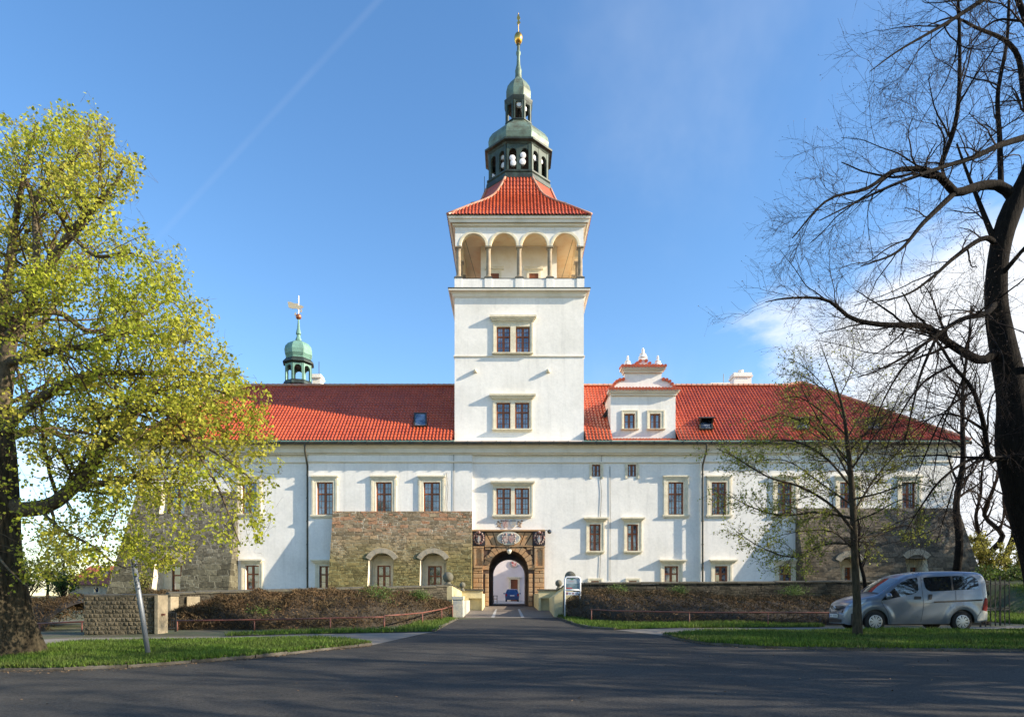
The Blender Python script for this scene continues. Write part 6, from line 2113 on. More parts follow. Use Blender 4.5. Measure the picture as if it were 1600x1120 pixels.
def bark_mat(name, c1, c2, scale=(6, 6, 1.2), depth=0.05):
    m = bpy.data.materials.new(name)
    m.use_nodes = True
    N, L = m.node_tree.nodes, m.node_tree.links
    b = N['Principled BSDF']; b.inputs['Roughness'].default_value = 0.95; b.inputs['Specular IOR Level'].default_value = 0.15
    geo = N.new('ShaderNodeNewGeometry')
    mp = N.new('ShaderNodeMapping'); mp.inputs['Scale'].default_value = scale
    L.new(geo.outputs['Position'], mp.inputs[0])
    nz = N.new('ShaderNodeTexNoise'); nz.inputs['Scale'].default_value = 2.2; nz.inputs['Detail'].default_value = 7; nz.inputs['Roughness'].default_value = 0.65; nz.inputs['Distortion'].default_value = 0.6
    L.new(mp.outputs[0], nz.inputs['Vector'])
    rp = N.new('ShaderNodeMapRange'); L.new(nz.outputs['Fac'], rp.inputs[0]); rp.inputs[1].default_value, rp.inputs[2].default_value = 0.35, 0.66
    mx = N.new('ShaderNodeMix'); mx.data_type = 'RGBA'; L.new(rp.outputs[0], mx.inputs[0]); mx.inputs[6].default_value = (*c1, 1); mx.inputs[7].default_value = (*c2, 1)
    L.new(mx.outputs[2], b.inputs['Base Color'])
    bp = N.new('ShaderNodeBump'); bp.inputs['Strength'].default_value = 1.0; bp.inputs['Distance'].default_value = depth
    L.new(nz.outputs['Fac'], bp.inputs['Height']); L.new(bp.outputs[0], b.inputs['Normal'])
    return m
M['bark'] = bark_mat('linden_bark', (0.020, 0.016, 0.010), (0.078, 0.064, 0.040))
M['bark_limb'] = bark_mat('linden_limb_bark', (0.06, 0.047, 0.030), (0.16, 0.125, 0.08), (5, 5, 5), 0.02)
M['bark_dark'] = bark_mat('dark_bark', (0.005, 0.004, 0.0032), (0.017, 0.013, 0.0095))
M['bark_twig'] = mat('twig_bark', (0.038, 0.026, 0.020), 0.9, spec=0.15)
M['twig_brown'] = mat('brown_twig_bark', (0.10, 0.07, 0.042), 0.9, spec=0.15)
M['leaf_lime'] = mat('young_linden_leaf', (0.43, 0.47, 0.045), 0.55, spec=0.25, island=0.40, trans=0.58, noise=(0.5, 0.40, 0.62), col2=(0.50, 0.45, 0.07))
M['bark_olive'] = bark_mat('young_bark', (0.028, 0.024, 0.016), (0.075, 0.062, 0.042), (8, 8, 2), 0.01)
M['leaf_spring'] = mat('pale_spring_leaf', (0.30, 0.32, 0.06), 0.6, spec=0.25, island=0.45, trans=0.5)
M['leaf_olive'] = mat('young_olive_leaf', (0.17, 0.19, 0.035), 0.6, spec=0.25, island=0.45, trans=0.4)

def arrs(limbs, n):
    A, Ra = zip(*[resample(P, r, n) for P, r in limbs])
    return np.stack(A), np.stack(Ra)
def px_limb(pts, base_d, r0, r1):
    """A limb laid through photo columns and rows, with its own distance at every joint."""
    P = [W(p[0], p[1], (p[2] if len(p) > 2 else base_d)) for p in pts]
    return P, list(np.linspace(r0, r1, len(P)))

def finish(name, label, groups, sides, split, bark, twig, leaves=None, leafmat=None, group=None, base=None, cat='tree'):
    """groups[:split] form the trunk, the rest the crown of twigs."""
    o = empty(name, base, label, cat, group)
    V, Q = tubes(groups[:split], sides[:split])
    t = link('trunk', arr_mesh('trunk', V, Q), bark, o, smooth=True)
    V, Q = tubes(groups[split:], sides[split:])
    c = link('crown', arr_mesh('crown', V, Q), twig, o, smooth=True)
    if leaves is not None:
        V, Fc = leaves
        link('leaves', arr_mesh('leaves', V, Fc), leafmat, c)
    return o

# -------- the big linden in young leaf, left
rng = np.random.default_rng(21)
dL = 14.5
# thick trunk with a flared foot
foot = [W(-5, 1034, dL), W(-5, 1005, dL), W(-6, 965, dL), W(-9, 900, dL), W(-10, 850, dL), W(-8, 800, dL), W(-4, 760, dL), W(0, 715, dL), W(3, 670, dL), W(6, 625, dL)]
rad = [0.92, 0.76, 0.62, 0.55, 0.52, 0.48, 0.40, 0.31, 0.22, 0.12]
trunk_l = [(foot, rad)]
limbs_l = [
    px_limb([(-4, 770), (25, 795), (50, 795), (82, 787), (111, 764, 14.2), (140, 735, 13.9), (164, 690, 13.6), (185, 661, 13.4), (222, 639, 13.1), (254, 641, 12.9), (283, 668, 12.7), (312, 711, 12.5), (330, 745, 12.4)], dL, 0.191, 0.017),
    px_limb([(111, 764, 14.2), (164, 754, 13.8), (197, 752, 13.5), (218, 740, 13.3), (262, 730, 13.0), (310, 742, 12.8)], dL, 0.073, 0.011),
    px_limb([(164, 690, 13.6), (197, 684, 13.3), (246, 682, 13.0), (300, 690, 12.8), (350, 715, 12.6), (392, 748, 12.5)], dL, 0.067, 0.011),
    px_limb([(185, 661, 13.4), (235, 618, 13.2), (290, 600, 13), (345, 612, 12.8), (385, 635, 12.7)], dL, 0.056, 0.008),
    px_limb([(-6, 780), (-4, 700), (8, 600), (16, 530), (37, 489), (57, 444, 14.2), (111, 366, 13.8), (148, 325, 13.5), (176, 292, 13.3), (192, 268, 13.2)], dL, 0.202, 0.017),
    px_limb([(57, 440, 14.2), (57, 380), (57, 320), (82, 275), (120, 246), (135, 215), (140, 195)], dL, 0.084, 0.011),
    px_limb([(2, 640, 14.5), (12, 571), (41, 561, 14.0), (98, 544, 13.6), (135, 542, 13.4), (190, 520, 13.2), (250, 525, 13), (300, 535, 12.9)], dL, 0.112, 0.011),
    px_limb([(-6, 690), (40, 640, 14.2), (107, 596, 13.8), (164, 583, 13.5), (263, 583, 13.1), (324, 585, 12.9), (355, 600, 12.8)], dL, 0.107, 0.011),
    px_limb([(37, 489, 14.5), (94, 489, 14.8), (140, 518, 15.1), (200, 505, 15.3), (262, 470, 15.5), (290, 495, 15.5)], dL, 0.079, 0.011),
    px_limb([(-8, 720, 14.8), (4, 509), (12, 436), (25, 340), (45, 240), (60, 190)], 15.2, 0.158, 0.011),
    px_limb([(-8, 740), (-60, 600), (-110, 470), (-140, 360), (-160, 280)], 15, 0.179, 0.017),
    px_limb([(-10, 790), (-90, 730), (-170, 650), (-240, 600)], 14.3, 0.158, 0.017),
    px_limb([(111, 366, 13.8), (150, 400, 13.3), (200, 395, 13.1), (245, 410, 13)], dL, 0.051, 0.008),
    px_limb([(16, 530, 14.4), (70, 500, 15.6), (110, 430, 16.2), (150, 390, 16.5)], dL, 0.090, 0.011),
    px_limb([(0, 690, 14.6), (60, 670, 15.8), (120, 690, 16.5), (190, 720, 17), (250, 770, 17.2)], dL, 0.095, 0.011),
    px_limb([(60, 795, 14.3), (100, 830, 13.8), (140, 850, 13.5), (180, 880, 13.3), (205, 890, 13.2)], dL, 0.039, 0.006),
    px_limb([(300, 690, 12.8), (340, 760, 12.6), (360, 810, 12.5), (375, 850, 12.4)], dL, 0.028, 0.006),
    px_limb([(-9, 800), (-6, 860, 13.6), (30, 905, 13.2), (60, 925, 13)], dL, 0.034, 0.006),
]
TB = arrs(trunk_l, 24)
# furrowed, uneven trunk: wobble the radius along it
LB = arrs(limbs_l, 26)
s1 = spawn(*LB, 420, rng, 0.15, 1, (28, 66), (1.1, 2.7), 0.40, 9, 0.11, 0.04, 1.0, 0.30, 0.005)
s2 = spawn(*s1, 2200, rng, 0.15, 1, (30, 70), (0.5, 1.25), 0.35, 6, 0.13, -0.02, 1.0, 0.5, 0.0035)
s3 = spawn(*s2, 11000, rng, 0.15, 1, (28, 70), (0.22, 0.55), 0.3, 5, 0.13, -0.08, 1.0, 0.6, 0.0024)
crown_outline = [(-500, 200), (-200, 190), (0, 195), (50, 172), (100, 165), (130, 180), (160, 205), (172, 235), (205, 262), (214, 292), (188, 330), (188, 366), (215, 388), (255, 392), (272, 412), (276, 448), (296, 472), (318, 482), (327, 510), (330, 545), (348, 585), (388, 600), (400, 628), (402, 668), (412, 690), (420, 735), (434, 775), (412, 800), (412, 840), (392, 858), (372, 884), (340, 870), (318, 862), (290, 885), (268, 905), (225, 915), (190, 905), (150, 920), (100, 935), (40, 930), (-60, 920), (-500, 900)]
co = [((x - CX) * 13.4 / F, EYE + (HY - y) * 13.4 / F) for x, y in crown_outline]
def inside_crown(P):
    # the crown's own outline, taken at the tree's distance
    q = np.column_stack([P[:, 0] * 13.4 / P[:, 1], EYE + (P[:, 2] - EYE) * 13.4 / P[:, 1]])
    # a ragged edge: bays and sprays a hand or two deep
    k = np.sin(q[:, 0] * 4.1 + q[:, 1] * 2.3) + np.sin(q[:, 1] * 5.3 - q[:, 0] * 2.9) + 0.8 * np.sin(q[:, 0] * 9.7 + 1.3 * q[:, 1])
    q = q + (0.10 * k - 0.16)[:, None] * np.array([1.0, 0.7]) + np.random.default_rng(5).normal(0, 0.09, q.shape)
    return in_poly(q, co)
def trim(G):
    B, Rb = G
    k = inside_crown(B[:, -1]) & inside_crown(B[:, B.shape[1] // 2])
    return B[k], Rb[k]
s1, s2, s3 = trim(s1), trim(s2), trim(s3)
def along(G, n, rng, t0=0.1):
    B, _ = G
    b, p, _ = B.shape
    par = rng.integers(0, b, n); f = (t0 + (1 - t0) * rng.random(n)) * (p - 1)
    i = np.minimum(f.astype(int), p - 2); u = (f - i)[:, None]
    return B[par, i] * (1 - u) + B[par, i + 1] * u
lp_ = np.concatenate([along(s3, 56000, rng), along(s2, 8000, rng, 0.4)])
lp_ = lp_ + rng.normal(0, 0.05, lp_.shape)
lp_ = lp_[inside_crown(lp_)]
finish('linden_tree', 'huge old tree with yellow-green young leaves leaning over the left lawn', [TB, LB, s1, s2, s3], [20, 10, 6, 4, 3], 2, M['bark_limb'], M['twig_brown'],
       leaf_mesh(lp_, rng, 0.072, 0.6), M['leaf_lime'], base=(foot[0][0], dL, g(dL)))
# the lower trunk carries rougher, darker bark, with buttress ribs
tr_ = [o for o in bpy.data.objects if o.name == 'trunk'][0]
tr_.data.materials.append(M['bark'])
nco = len(TB[0][0]) * 20
V = np.empty(len(tr_.data.vertices) * 3, np.float32); tr_.data.vertices.foreach_get('co', V); V = V.reshape(-1, 3)
orgt = np.array(ORG[tr_.name], np.float32)
ax = TB[0][0]
for i in range(24):
    for k in range(20):
        j = i * 20 + k
        w = V[j] + orgt; c = ax[i]
        a = 2 * math.pi * k / 20
        fl_amt = max(0.0, 1 - i / 9)
        f_ = 1 + 0.07 * math.sin(5 * a + 0.5 * i / 4) + 0.05 * math.sin(3 * a + 1 + i * 0.35) + 0.07 * fl_amt * math.sin(5 * a + 1.3)
        V[j] = (c + (w - c) * f_) - orgt
tr_.data.vertices.foreach_set('co', V.ravel())
mi = np.zeros(len(tr_.data.polygons), np.int32); mi[:23 * 20] = 1
tr_.data.polygons.foreach_set('material_index', mi); tr_.data.update()

# -------- the big bare tree, right
rng = np.random.default_rng(33)
dR = 17.5
trunk_r = [([W(1668, 1010, dR), W(1656, 960, dR), W(1640, 880, dR), W(1618, 800, dR), W(1602, 740, dR), W(1590, 690, dR), W(1583, 620, dR), W(1567, 540, dR), W(1557, 480, dR), W(1558, 420, dR), W(1566, 372, dR), W(1578, 335, dR), W(1590, 308, dR), W(1606, 270, dR), W(1618, 225, dR)],
            [0.95, 0.66, 0.60, 0.58, 0.56, 0.50, 0.36, 0.30, 0.26, 0.24, 0.24, 0.25, 0.23, 0.17, 0.12])]
L_r = [
    px_limb([(1586, 312), (1564, 291), (1533, 290, 17.3), (1492, 301, 17), (1475, 281, 16.8), (1448, 267, 16.6), (1430, 264, 16.5), (1394, 268, 16.3), (1354, 295, 16), (1292, 313, 15.8), (1238, 372, 15.6)], dR, 0.139, 0.014),
    px_limb([(1492, 301, 17), (1443, 348, 16.7), (1403, 393, 16.4), (1345, 416, 16.2)], dR, 0.074, 0.012),
    px_limb([(1564, 288), (1562, 214, 17.8), (1559, 147, 18), (1573, 67, 18.2), (1577, -10, 18.4), (1580, -90, 18.5)], dR, 0.070, 0.024),
    px_limb([(1470, 258, 16.8), (1492, 196, 16.6), (1499, 134, 16.5), (1499, 45, 16.4), (1495, -20, 16.3), (1485, -80, 16.2)], dR, 0.061, 0.020),
    px_limb([(1610, 212), (1559, 228, 17), (1524, 245, 16.8), (1470, 262, 16.4), (1403, 286, 16), (1350, 310, 15.8), (1280, 345, 15.6)], dR, 0.082, 0.012),
    px_limb([(1616, 230), (1600, 143, 17.8), (1591, 89, 18), (1568, 62, 17.8), (1528, 45, 17.5), (1490, 28, 17.2), (1450, 40, 17)], dR, 0.090, 0.012),
    px_limb([(1625, 100, 17), (1580, -20, 16.8), (1537, 0, 16.5), (1488, 31, 16.3), (1448, 54, 16.1), (1403, 80, 16), (1359, 112, 15.9)], dR, 0.074, 0.010),
    px_limb([(1560, 385), (1537, 372, 17.2), (1492, 402, 17), (1457, 433, 16.7), (1417, 460, 16.5), (1359, 474, 16.3)], dR, 0.074, 0.012),
    px_limb([(1560, 390), (1546, 357, 17.6), (1528, 312, 17.9), (1512, 272, 18.1), (1495, 225, 18.2)], dR, 0.082, 0.024),
    px_limb([(1562, 545), (1535, 563, 17.3), (1498, 546, 17.1), (1465, 523, 16.9), (1442, 509, 16.7), (1377, 507, 16.4), (1330, 497, 16.2), (1290, 468, 16), (1230, 466, 15.7), (1196, 472, 15.6)], dR, 0.123, 0.010),
    px_limb([(1592, 712), (1565, 716, 17.2), (1544, 714, 17), (1539, 672, 16.8), (1521, 611, 16.6), (1488, 570, 16.4), (1460, 528, 16.2), (1420, 505, 16)], dR, 0.090, 0.016),
    px_limb([(1560, 716, 17.2), (1516, 718, 17), (1470, 750, 16.7), (1440, 790, 16.5), (1415, 830, 16.4)], dR, 0.049, 0.008),
    px_limb([(1558, 470), (1540, 490, 16.9), (1500, 500, 16.5), (1440, 540, 16.1), (1390, 570, 15.8), (1340, 590, 15.6)], dR, 0.082, 0.010),
    px_limb([(1556, 440), (1590, 400, 17), (1625, 360, 16.8)], dR, 0.074, 0.024),
    px_limb([(1582, 600), (1620, 560, 17), (1670, 520, 16.8)], dR, 0.107, 0.032),
    px_limb([(1618, 225), (1640, 120, 17.6), (1650, 0, 17.6), (1640, -120, 17.6)], dR, 0.098, 0.032),
    px_limb([(1465, 523, 16.9), (1440, 580, 16.6), (1425, 640, 16.4), (1412, 700, 16.2)], dR, 0.041, 0.008),
    px_limb([(1521, 611, 16.6), (1480, 640, 16.4), (1450, 700, 16.3), (1425, 765, 16.2)], dR, 0.034, 0.006),
    px_limb([(1505, 592, 16.5), (1472, 670, 16.8), (1456, 760, 17)], dR, 0.03, 0.006),
    px_limb([(1488, 570, 16.4), (1440, 600, 16.2), (1400, 660, 16), (1378, 725, 15.9)], dR, 0.034, 0.006),
    px_limb([(1544, 714, 17), (1500, 740, 16.8), (1478, 800, 16.7), (1463, 850, 16.6)], dR, 0.03, 0.006),
    px_limb([(1440, 540, 16.1), (1400, 590, 15.9), (1370, 650, 15.8), (1352, 715, 15.7)], dR, 0.03, 0.006),
    px_limb([(1539, 672, 16.8), (1500, 650, 16.3), (1460, 650, 16.1), (1420, 680, 16)], dR, 0.037, 0.008),
]
TB = arrs(trunk_r, 40); LB = arrs(L_r, 26)
s0 = spawn(*LB, 70, rng, 0.10, 0.9, (25, 60), (1.6, 3.4), 0.35, 14, 0.13, 0.03, 0.9, 0.45, 0.010)
LB2 = tuple(np.concatenate(q) for q in ((np.stack([resample(P, r, 14)[0] for P, r in zip(*LB)]), s0[0]), (np.stack([resample(P, r, 14)[1] for P, r in zip(*LB)]), s0[1])))
s1 = spawn(*LB2, 520, rng, 0.10, 1, (22, 60), (0.7, 2.2), 0.40, 12, 0.13, 0.02, 0.9, 0.34, 0.005)
s2 = spawn(*s1, 3000, rng, 0.10, 1, (22, 58), (0.4, 1.15), 0.35, 8, 0.14, 0.0, 0.9, 0.55, 0.0038)
s3 = spawn(*s2, 12500, rng, 0.10, 1, (22, 58), (0.18, 0.6), 0.3, 5, 0.13, 0.02, 0.9, 0.6, 0.0024)
buds = np.concatenate([s3[0][:, -1], along(s3, 1500, rng, 0.5)])
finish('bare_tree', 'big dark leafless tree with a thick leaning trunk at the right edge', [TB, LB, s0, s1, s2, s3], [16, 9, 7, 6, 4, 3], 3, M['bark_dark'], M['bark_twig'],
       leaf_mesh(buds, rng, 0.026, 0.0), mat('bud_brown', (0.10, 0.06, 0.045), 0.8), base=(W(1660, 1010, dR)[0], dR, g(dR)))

# -------- generic growing trees
def grow(seed, h, r, spread, n1, n2, n3, lift=0.25, bare=0.28, lean=(0, 0), wob=0.03, l1=(0.9, 1.0)):
    """Limbs for an upright tree with its foot at the origin."""
    rng = np.random.default_rng(seed)
    P = [(lean[0] * t + rng.normal(0, wob) * (t > 0), lean[1] * t + rng.normal(0, wob) * (t > 0), h * t) for t in np.linspace(0, 1, 9)]
    T = arrs([(P, list(r * (1 - 0.85 * np.linspace(0, 1, 9) ** 0.9)))], 30)
    s1 = spawn(*T, n1, rng, bare, 0.98, (40, 75), (spread * 0.7, spread * 1.1), 0.55, 9, 0.09, lift, 1, 0.5, 0.008, )
    s2 = spawn(*s1, n2, rng, 0.2, 1, (30, 60), (spread * 0.28, spread * 0.5), 0.4, 7, 0.12, lift * 0.3, 1, 0.5, 0.005)
    s3 = spawn(*s2, n3, rng, 0.2, 1, (25, 60), (spread * 0.10, spread * 0.22), 0.3, 5, 0.13, 0, 1, 0.6, 0.0035)
    return [T, s1, s2, s3], rng
def shift(G, p):
    return [(B + np.array(p), Rb) for B, Rb in G]

# the slim tree in front of the van, laid after the photo's limbs
rng = np.random.default_rng(44)
dM = 19.0
trunk_m = [([W(1340, 996, dM), W(1339, 940, dM), W(1336, 880, dM), W(1333, 800, dM), W(1329, 740, dM), W(1324, 690, dM), W(1317, 640, dM), W(1305, 600, dM), W(1292, 565, dM), W(1282, 535, dM)],
            [0.14, 0.105, 0.095, 0.088, 0.075, 0.056, 0.040, 0.026, 0.014, 0.005])]
L_m = [px_limb(p, dM, r, 0.008) for p, r in (
    ([(1334, 830), (1300, 790, 18.6), (1250, 760, 18.2), (1200, 745, 17.9), (1150, 715, 17.7), (1120, 700, 17.6)], 0.045),
    ([(1333, 810), (1280, 800, 19.4), (1220, 805, 19.6), (1170, 790, 19.8), (1125, 765, 20)], 0.04),
    ([(1334, 850), (1290, 850, 18.7), (1240, 870, 18.4), (1190, 855, 18.2), (1150, 830, 18)], 0.03),
    ([(1330, 760), (1290, 715, 18.8), (1245, 690, 18.6), (1200, 690, 18.4), (1165, 700, 18.3)], 0.035),
    ([(1327, 720), (1275, 670, 19.2), (1225, 650, 19.3), (1180, 660, 19.4)], 0.03),
    ([(1322, 680), (1280, 640, 18.7), (1245, 620, 18.5), (1215, 625, 18.4)], 0.025),
    ([(1316, 640), (1275, 600, 19.3), (1240, 580, 19.4)], 0.02),
    ([(1334, 800), (1365, 750, 19.5), (1400, 710, 19.8), (1430, 690, 20)], 0.035),
    ([(1332, 780), (1375, 770, 18.5), (1420, 755, 18.2), (1455, 760, 18)], 0.03),
    ([(1329, 735), (1360, 690, 18.6), (1390, 650, 18.3), (1405, 615, 18.1)], 0.03),
    ([(1323, 685), (1350, 640, 19.4), (1365, 600, 19.6)], 0.025),
    ([(1312, 620), (1330, 580, 19), (1335, 550, 19)], 0.016),
    ([(1335, 840), (1375, 835, 19.6), (1410, 820, 19.9), (1440, 830, 20)], 0.028),
    ([(1330, 750), (1300, 700, 20.2), (1260, 670, 20.8), (1230, 640, 21)], 0.03),
    ([(1320, 660), (1300, 620, 18.6), (1265, 580, 18.4), (1235, 560, 18.3)], 0.018), ([(1326, 705), (1370, 660, 18.9), (1395, 640, 18.8), (1420, 640, 18.7)], 0.022),
    ([(1333, 790), (1290, 760, 19.6), (1230, 720, 19.9), (1180, 720, 20)], 0.03), ([(1335, 860), (1300, 830, 19.3), (1250, 830, 19.5), (1205, 840, 19.6)], 0.025),
    ([(1328, 730), (1300, 690, 18.5), (1270, 640, 18.2), (1250, 600, 18.1)], 0.025), ([(1333, 815), (1370, 800, 18.6), (1410, 780, 18.4), (1440, 790, 18.3)], 0.024))]
TB = arrs(trunk_m, 30); LB = arrs(L_m, 16)
s1 = spawn(*LB, 400, rng, 0.12, 1, (28, 62), (0.5, 1.4), 0.45, 8, 0.11, 0.04, 1, 0.42, 0.0038)
s2 = spawn(*s1, 4600, rng, 0.15, 1, (28, 60), (0.25, 0.6), 0.35, 6, 0.12, 0.0, 1, 0.55, 0.003)
lv = np.concatenate([along(s2, 19000, rng, 0.3), along(s1, 3000, rng, 0.3)])
lv += rng.normal(0, 0.02, lv.shape)
# the top shoots are barely in leaf yet
lv = lv[rng.random(len(lv)) < np.interp(lv[:, 2], [4.0, 5.6, 7.2], [0.95, 0.75, 0.25])]
finish('young_tree', 'slim young tree with sparse olive-green leaves standing in front of the silver van', [TB, LB, s1, s2], [12, 7, 5, 3], 2, M['bark_olive'], M['twig_brown'],
       leaf_mesh(lv, rng, 0.056, 0.4), M['leaf_spring'], base=(W(1340, 996, dM)[0], dM, g(dM)))

def standing(name, label, seed, x, y, h, r, spread, n, lift=0.25, bare=0.28, leaf=None, leafmat=None, group=None, lean=(0, 0), bark='bark_dark', z=None, wob=0.03, cat='tree'):
    G, rg = grow(seed, h, r, spread, *n, lift=lift, bare=bare, lean=lean, wob=wob)
    z = g(y) - 0.1 if z is None else z
    G = shift(G, (x, y, z))
    lf = None
    if leaf:
        k, size = leaf
        p = along(G[3], k, rg, 0.2) + rg.normal(0, size * 0.4, (k, 3))
        lf = leaf_mesh(p, rg, size, 0.3)
    return finish(name, label, G, [10, 5, 4, 3], 1, M[bark], M['bark_twig'], lf, leafmat, group, (x, y, z), cat)
# dark trunk behind the van, and a thin one beside it
dB = 29.0
x = fx(1493, dB)
standing('dark_tree', 'tall thin dark tree behind the van, in front of the right end of the castle', 51, x, dB, 13.5, 0.20, 2.6, (34, 240, 1100), 0.35, 0.36, lean=(fx(1513, dB) - x, 0), wob=0.09, leaf=(500, 0.06), leafmat=M['leaf_olive'])
x = fx(1360, 28.0)
standing('thin_sapling', 'thin leaning sapling between the van and the castle wall, behind the slim young tree', 52, x, 28.0, 5.2, 0.11, 1.4, (16, 70, 260), 0.35, 0.3, lean=(-0.75, 0), leaf=(700, 0.06), leafmat=M['leaf_olive'], wob=0.05)
# background trees right of the castle: crooked bare trunks
bgs = [(1530, 58, 15, 0.26), (1556, 52, 14, 0.30), (1577, 60, 17, 0.34), (1592, 50, 13, 0.26), (1612, 56, 16, 0.3), (1640, 52, 15, 0.3)]
labs = ['crooked bare tree just clear of the castle corner, behind the yellowish shrub', 'crooked bare tree, second out from the castle corner', 'tallest crooked bare tree in the row beyond the castle corner',
        'crooked bare tree by the edge, seen under the big bare tree', 'bare tree at the far edge beyond the big bare tree', 'bare tree farthest out beyond the castle corner']
for k, (px, d, h, r) in enumerate(bgs):
    standing('bare_background_tree', labs[k], 60 + k, fx(px, d), d, h, r, 3.4, (22, 130, 600), 0.25, 0.3, group='bare trees beyond the castle corner', wob=0.35)
def shrub(name, label, seed, x, y, h, w, n, size, mt, group=None, z=None, stems=9):
    rg = np.random.default_rng(seed)
    z = g(y) if z is None else z
    L = []
    for k in range(stems):
        a = rg.uniform(0, 6.28); e = rg.uniform(0.2, 1) * w
        L.append(([(x, y, z), (x + math.cos(a) * e * 0.35, y + math.sin(a) * e * 0.35, z + h * 0.45), (x + math.cos(a) * e, y + math.sin(a) * e, z + h * rg.uniform(0.75, 1.0))], [0.05, 0.035, 0.012]))
    A = arrs(L, 10)
    s1 = spawn(*A, stems * 14, rg, 0.2, 1, (25, 65), (w * 0.35, w * 0.7), 0.4, 6, 0.14, 0.1, 1, 0.6, 0.006)
    s2 = spawn(*s1, stems * 40, rg, 0.1, 1, (25, 65), (w * 0.15, w * 0.35), 0.3, 5, 0.14, 0.0, 1, 0.6, 0.004)
    p = along(s2, n, rg, 0.1) + rg.normal(0, size * 0.5, (n, 3))
    return finish(name, label, [A, s1, s2], [5, 4, 3], 1, M['bark_dark'], M['twig_brown'], leaf_mesh(p, rg, size, 0.2), mt, group, (x, y, z), 'shrub')
M['leaf_yellow'] = mat('yellow_green_shrub_leaf', (0.24, 0.23, 0.045), 0.6, island=0.45, trans=0.45)
M['leaf_mid'] = mat('mid_green_leaf', (0.10, 0.15, 0.025), 0.6, island=0.45, trans=0.4)
shrub('yellow_shrub', 'yellowish-green shrub at the foot of the castle corner, behind the van', 71, fx(1547, 46), 46, 5.0, 1.9, 6000, 0.14, M['leaf_yellow'])
shrub('yellow_shrub', 'yellowish-green shrub a little farther out, under the crooked bare trees', 72, fx(1590, 48), 48, 4.2, 2.0, 5000, 0.14, M['leaf_yellow'])
for k, (px, lab) in enumerate(((1545, 'dark low shrub on the bank right behind the iron fence'), (1575, 'dark low shrub on the bank, middle one of three'), (1608, 'dark low shrub on the bank, at the edge under the big bare tree'))):
    shrub('dark_shrub', lab, 80 + k, fx(px, 36), 36, 1.5, 1.3, 2600, 0.09, M['leaf_mid'], z=g(36) + 0.7)
# far trees on the left, beyond the hedge
for k, (px, d, h) in enumerate(((20, 60, 8.0), (75, 66, 6.5), (100, 62, 6.0), (-60, 58, 9.0))):
    standing('bare_background_tree', ['small bare tree in the distance behind the big trunk', 'small bare tree in the distance left of the red-roofed house', 'low bare tree right beside the red-roofed house', 'bare tree in the distance beyond the left hedge'][k],
             90 + k, fx(px, d), d, h, 0.15, 2.6, (22, 130, 520), 0.25, 0.12, leaf=(500, 0.12), leafmat=M['leaf_olive'], group='small bare trees in the far distance')
for k, (px, d, h, w) in enumerate(((100, 50, 2.6, 1.8), (40, 52, 3.0, 2.2))):
    shrub('dark_shrub', ['dark shrub in the distance in front of the red-roofed house', 'dark shrub in the distance behind the left hedge'][k], 95 + k, fx(px, d), d, h, w, 2600, 0.12, M['leaf_mid'])
shrub('yellow_shrub', 'yellowish creeper climbing the foot of the grey stone base, left end of the castle', 98, fx(216, 36), 36, 2.1, 0.9, 1500, 0.09, M['leaf_yellow'])

# -------- a row of street trees up the road on the right, out of the picture: they shade the road
G, rg = grow(120, 15.0, 0.42, 5.2, 40, 260, 800, lift=0.22, bare=0.20)
p = along(G[3], 1500, rg, 0.1); p += rg.normal(0, 0.05, p.shape)
lf = leaf_mesh(p, rg, 0.17, 0.3)
proto = finish('street_tree', 'tall street tree coming into leaf beside the road', [*G], [10, 5, 4, 3], 1, M['bark_dark'], M['bark_twig'], lf, M['leaf_olive'], 'street trees along the road', (0, 0, 0))
def copy_tree(o, parent=None):
    c = o.copy(); C.objects.link(c)
    if parent is not None: c.parent = parent
    for ch in o.children: copy_tree(ch, c)
    return c
STREET = [(21.5, 8.5, 0.3, 1.0), (29.5, 11.5, 2.6, 1.1), (37, 5.5, 4.0, 1.15), (44, 11.5, 5.1, 1.2), (27, 1.0, 3.3, 1.0), (18.5, 2.6, 1.1, 0.95), (33, 8.6, 0.8, 1.05), (25, 5.2, 2.2, 1.0),
          (28, 17.5, 2.9, 0.9), (34.5, 20, 5.5, 1.0), (42, 33, 2.2, 1.0), (36.5, 28.5, 1.2, 0.85), (30, 24.5, 3.9, 0.8),
          (38, 38.6, 0.6, 0.80), (44, 37.2, 2.0, 0.85), (33.5, 39.8, 4.6, 0.72), (50, 36.5, 4.4, 0.95)]
for k, (x, y, a, s) in enumerate(STREET):
    o = proto if k == 0 else copy_tree(proto)
    o.location = (x, y, g(y) - 0.1); o.rotation_euler.z = a; o.scale = (s, s, s)
# ------------------------------------------------------------------ the silver van
M['silver'] = mat('silver_car_paint', (0.15, 0.18, 0.225), 0.32, metal=0.5, coat=0.5, detail=(2.5, 0.04))
M['car_glass'] = mat('tinted_car_glass', (0.012, 0.016, 0.020), 0.03, spec=0.5, ior=2.2)
M['black_plastic'] = mat('black_plastic', (0.012, 0.012, 0.013), 0.5)
M['tyre'] = mat('tyre_rubber', (0.014, 0.014, 0.014), 0.85)
M['alloy'] = mat('wheel_cover_silver', (0.50, 0.51, 0.53), 0.35, metal=0.6)
M['red_lens'] = mat('red_lamp_lens', (0.24, 0.004, 0.004), 0.5, spec=0.2)
M['lamp_glass'] = mat('clear_headlamp', (0.45, 0.48, 0.50), 0.08, coat=1.0, metal=0.3)
M['bumper_pale'] = mat('pale_bumper', (0.52, 0.50, 0.44), 0.5)
M['plate'] = mat('number_plate', (0.62, 0.63, 0.62), 0.4)

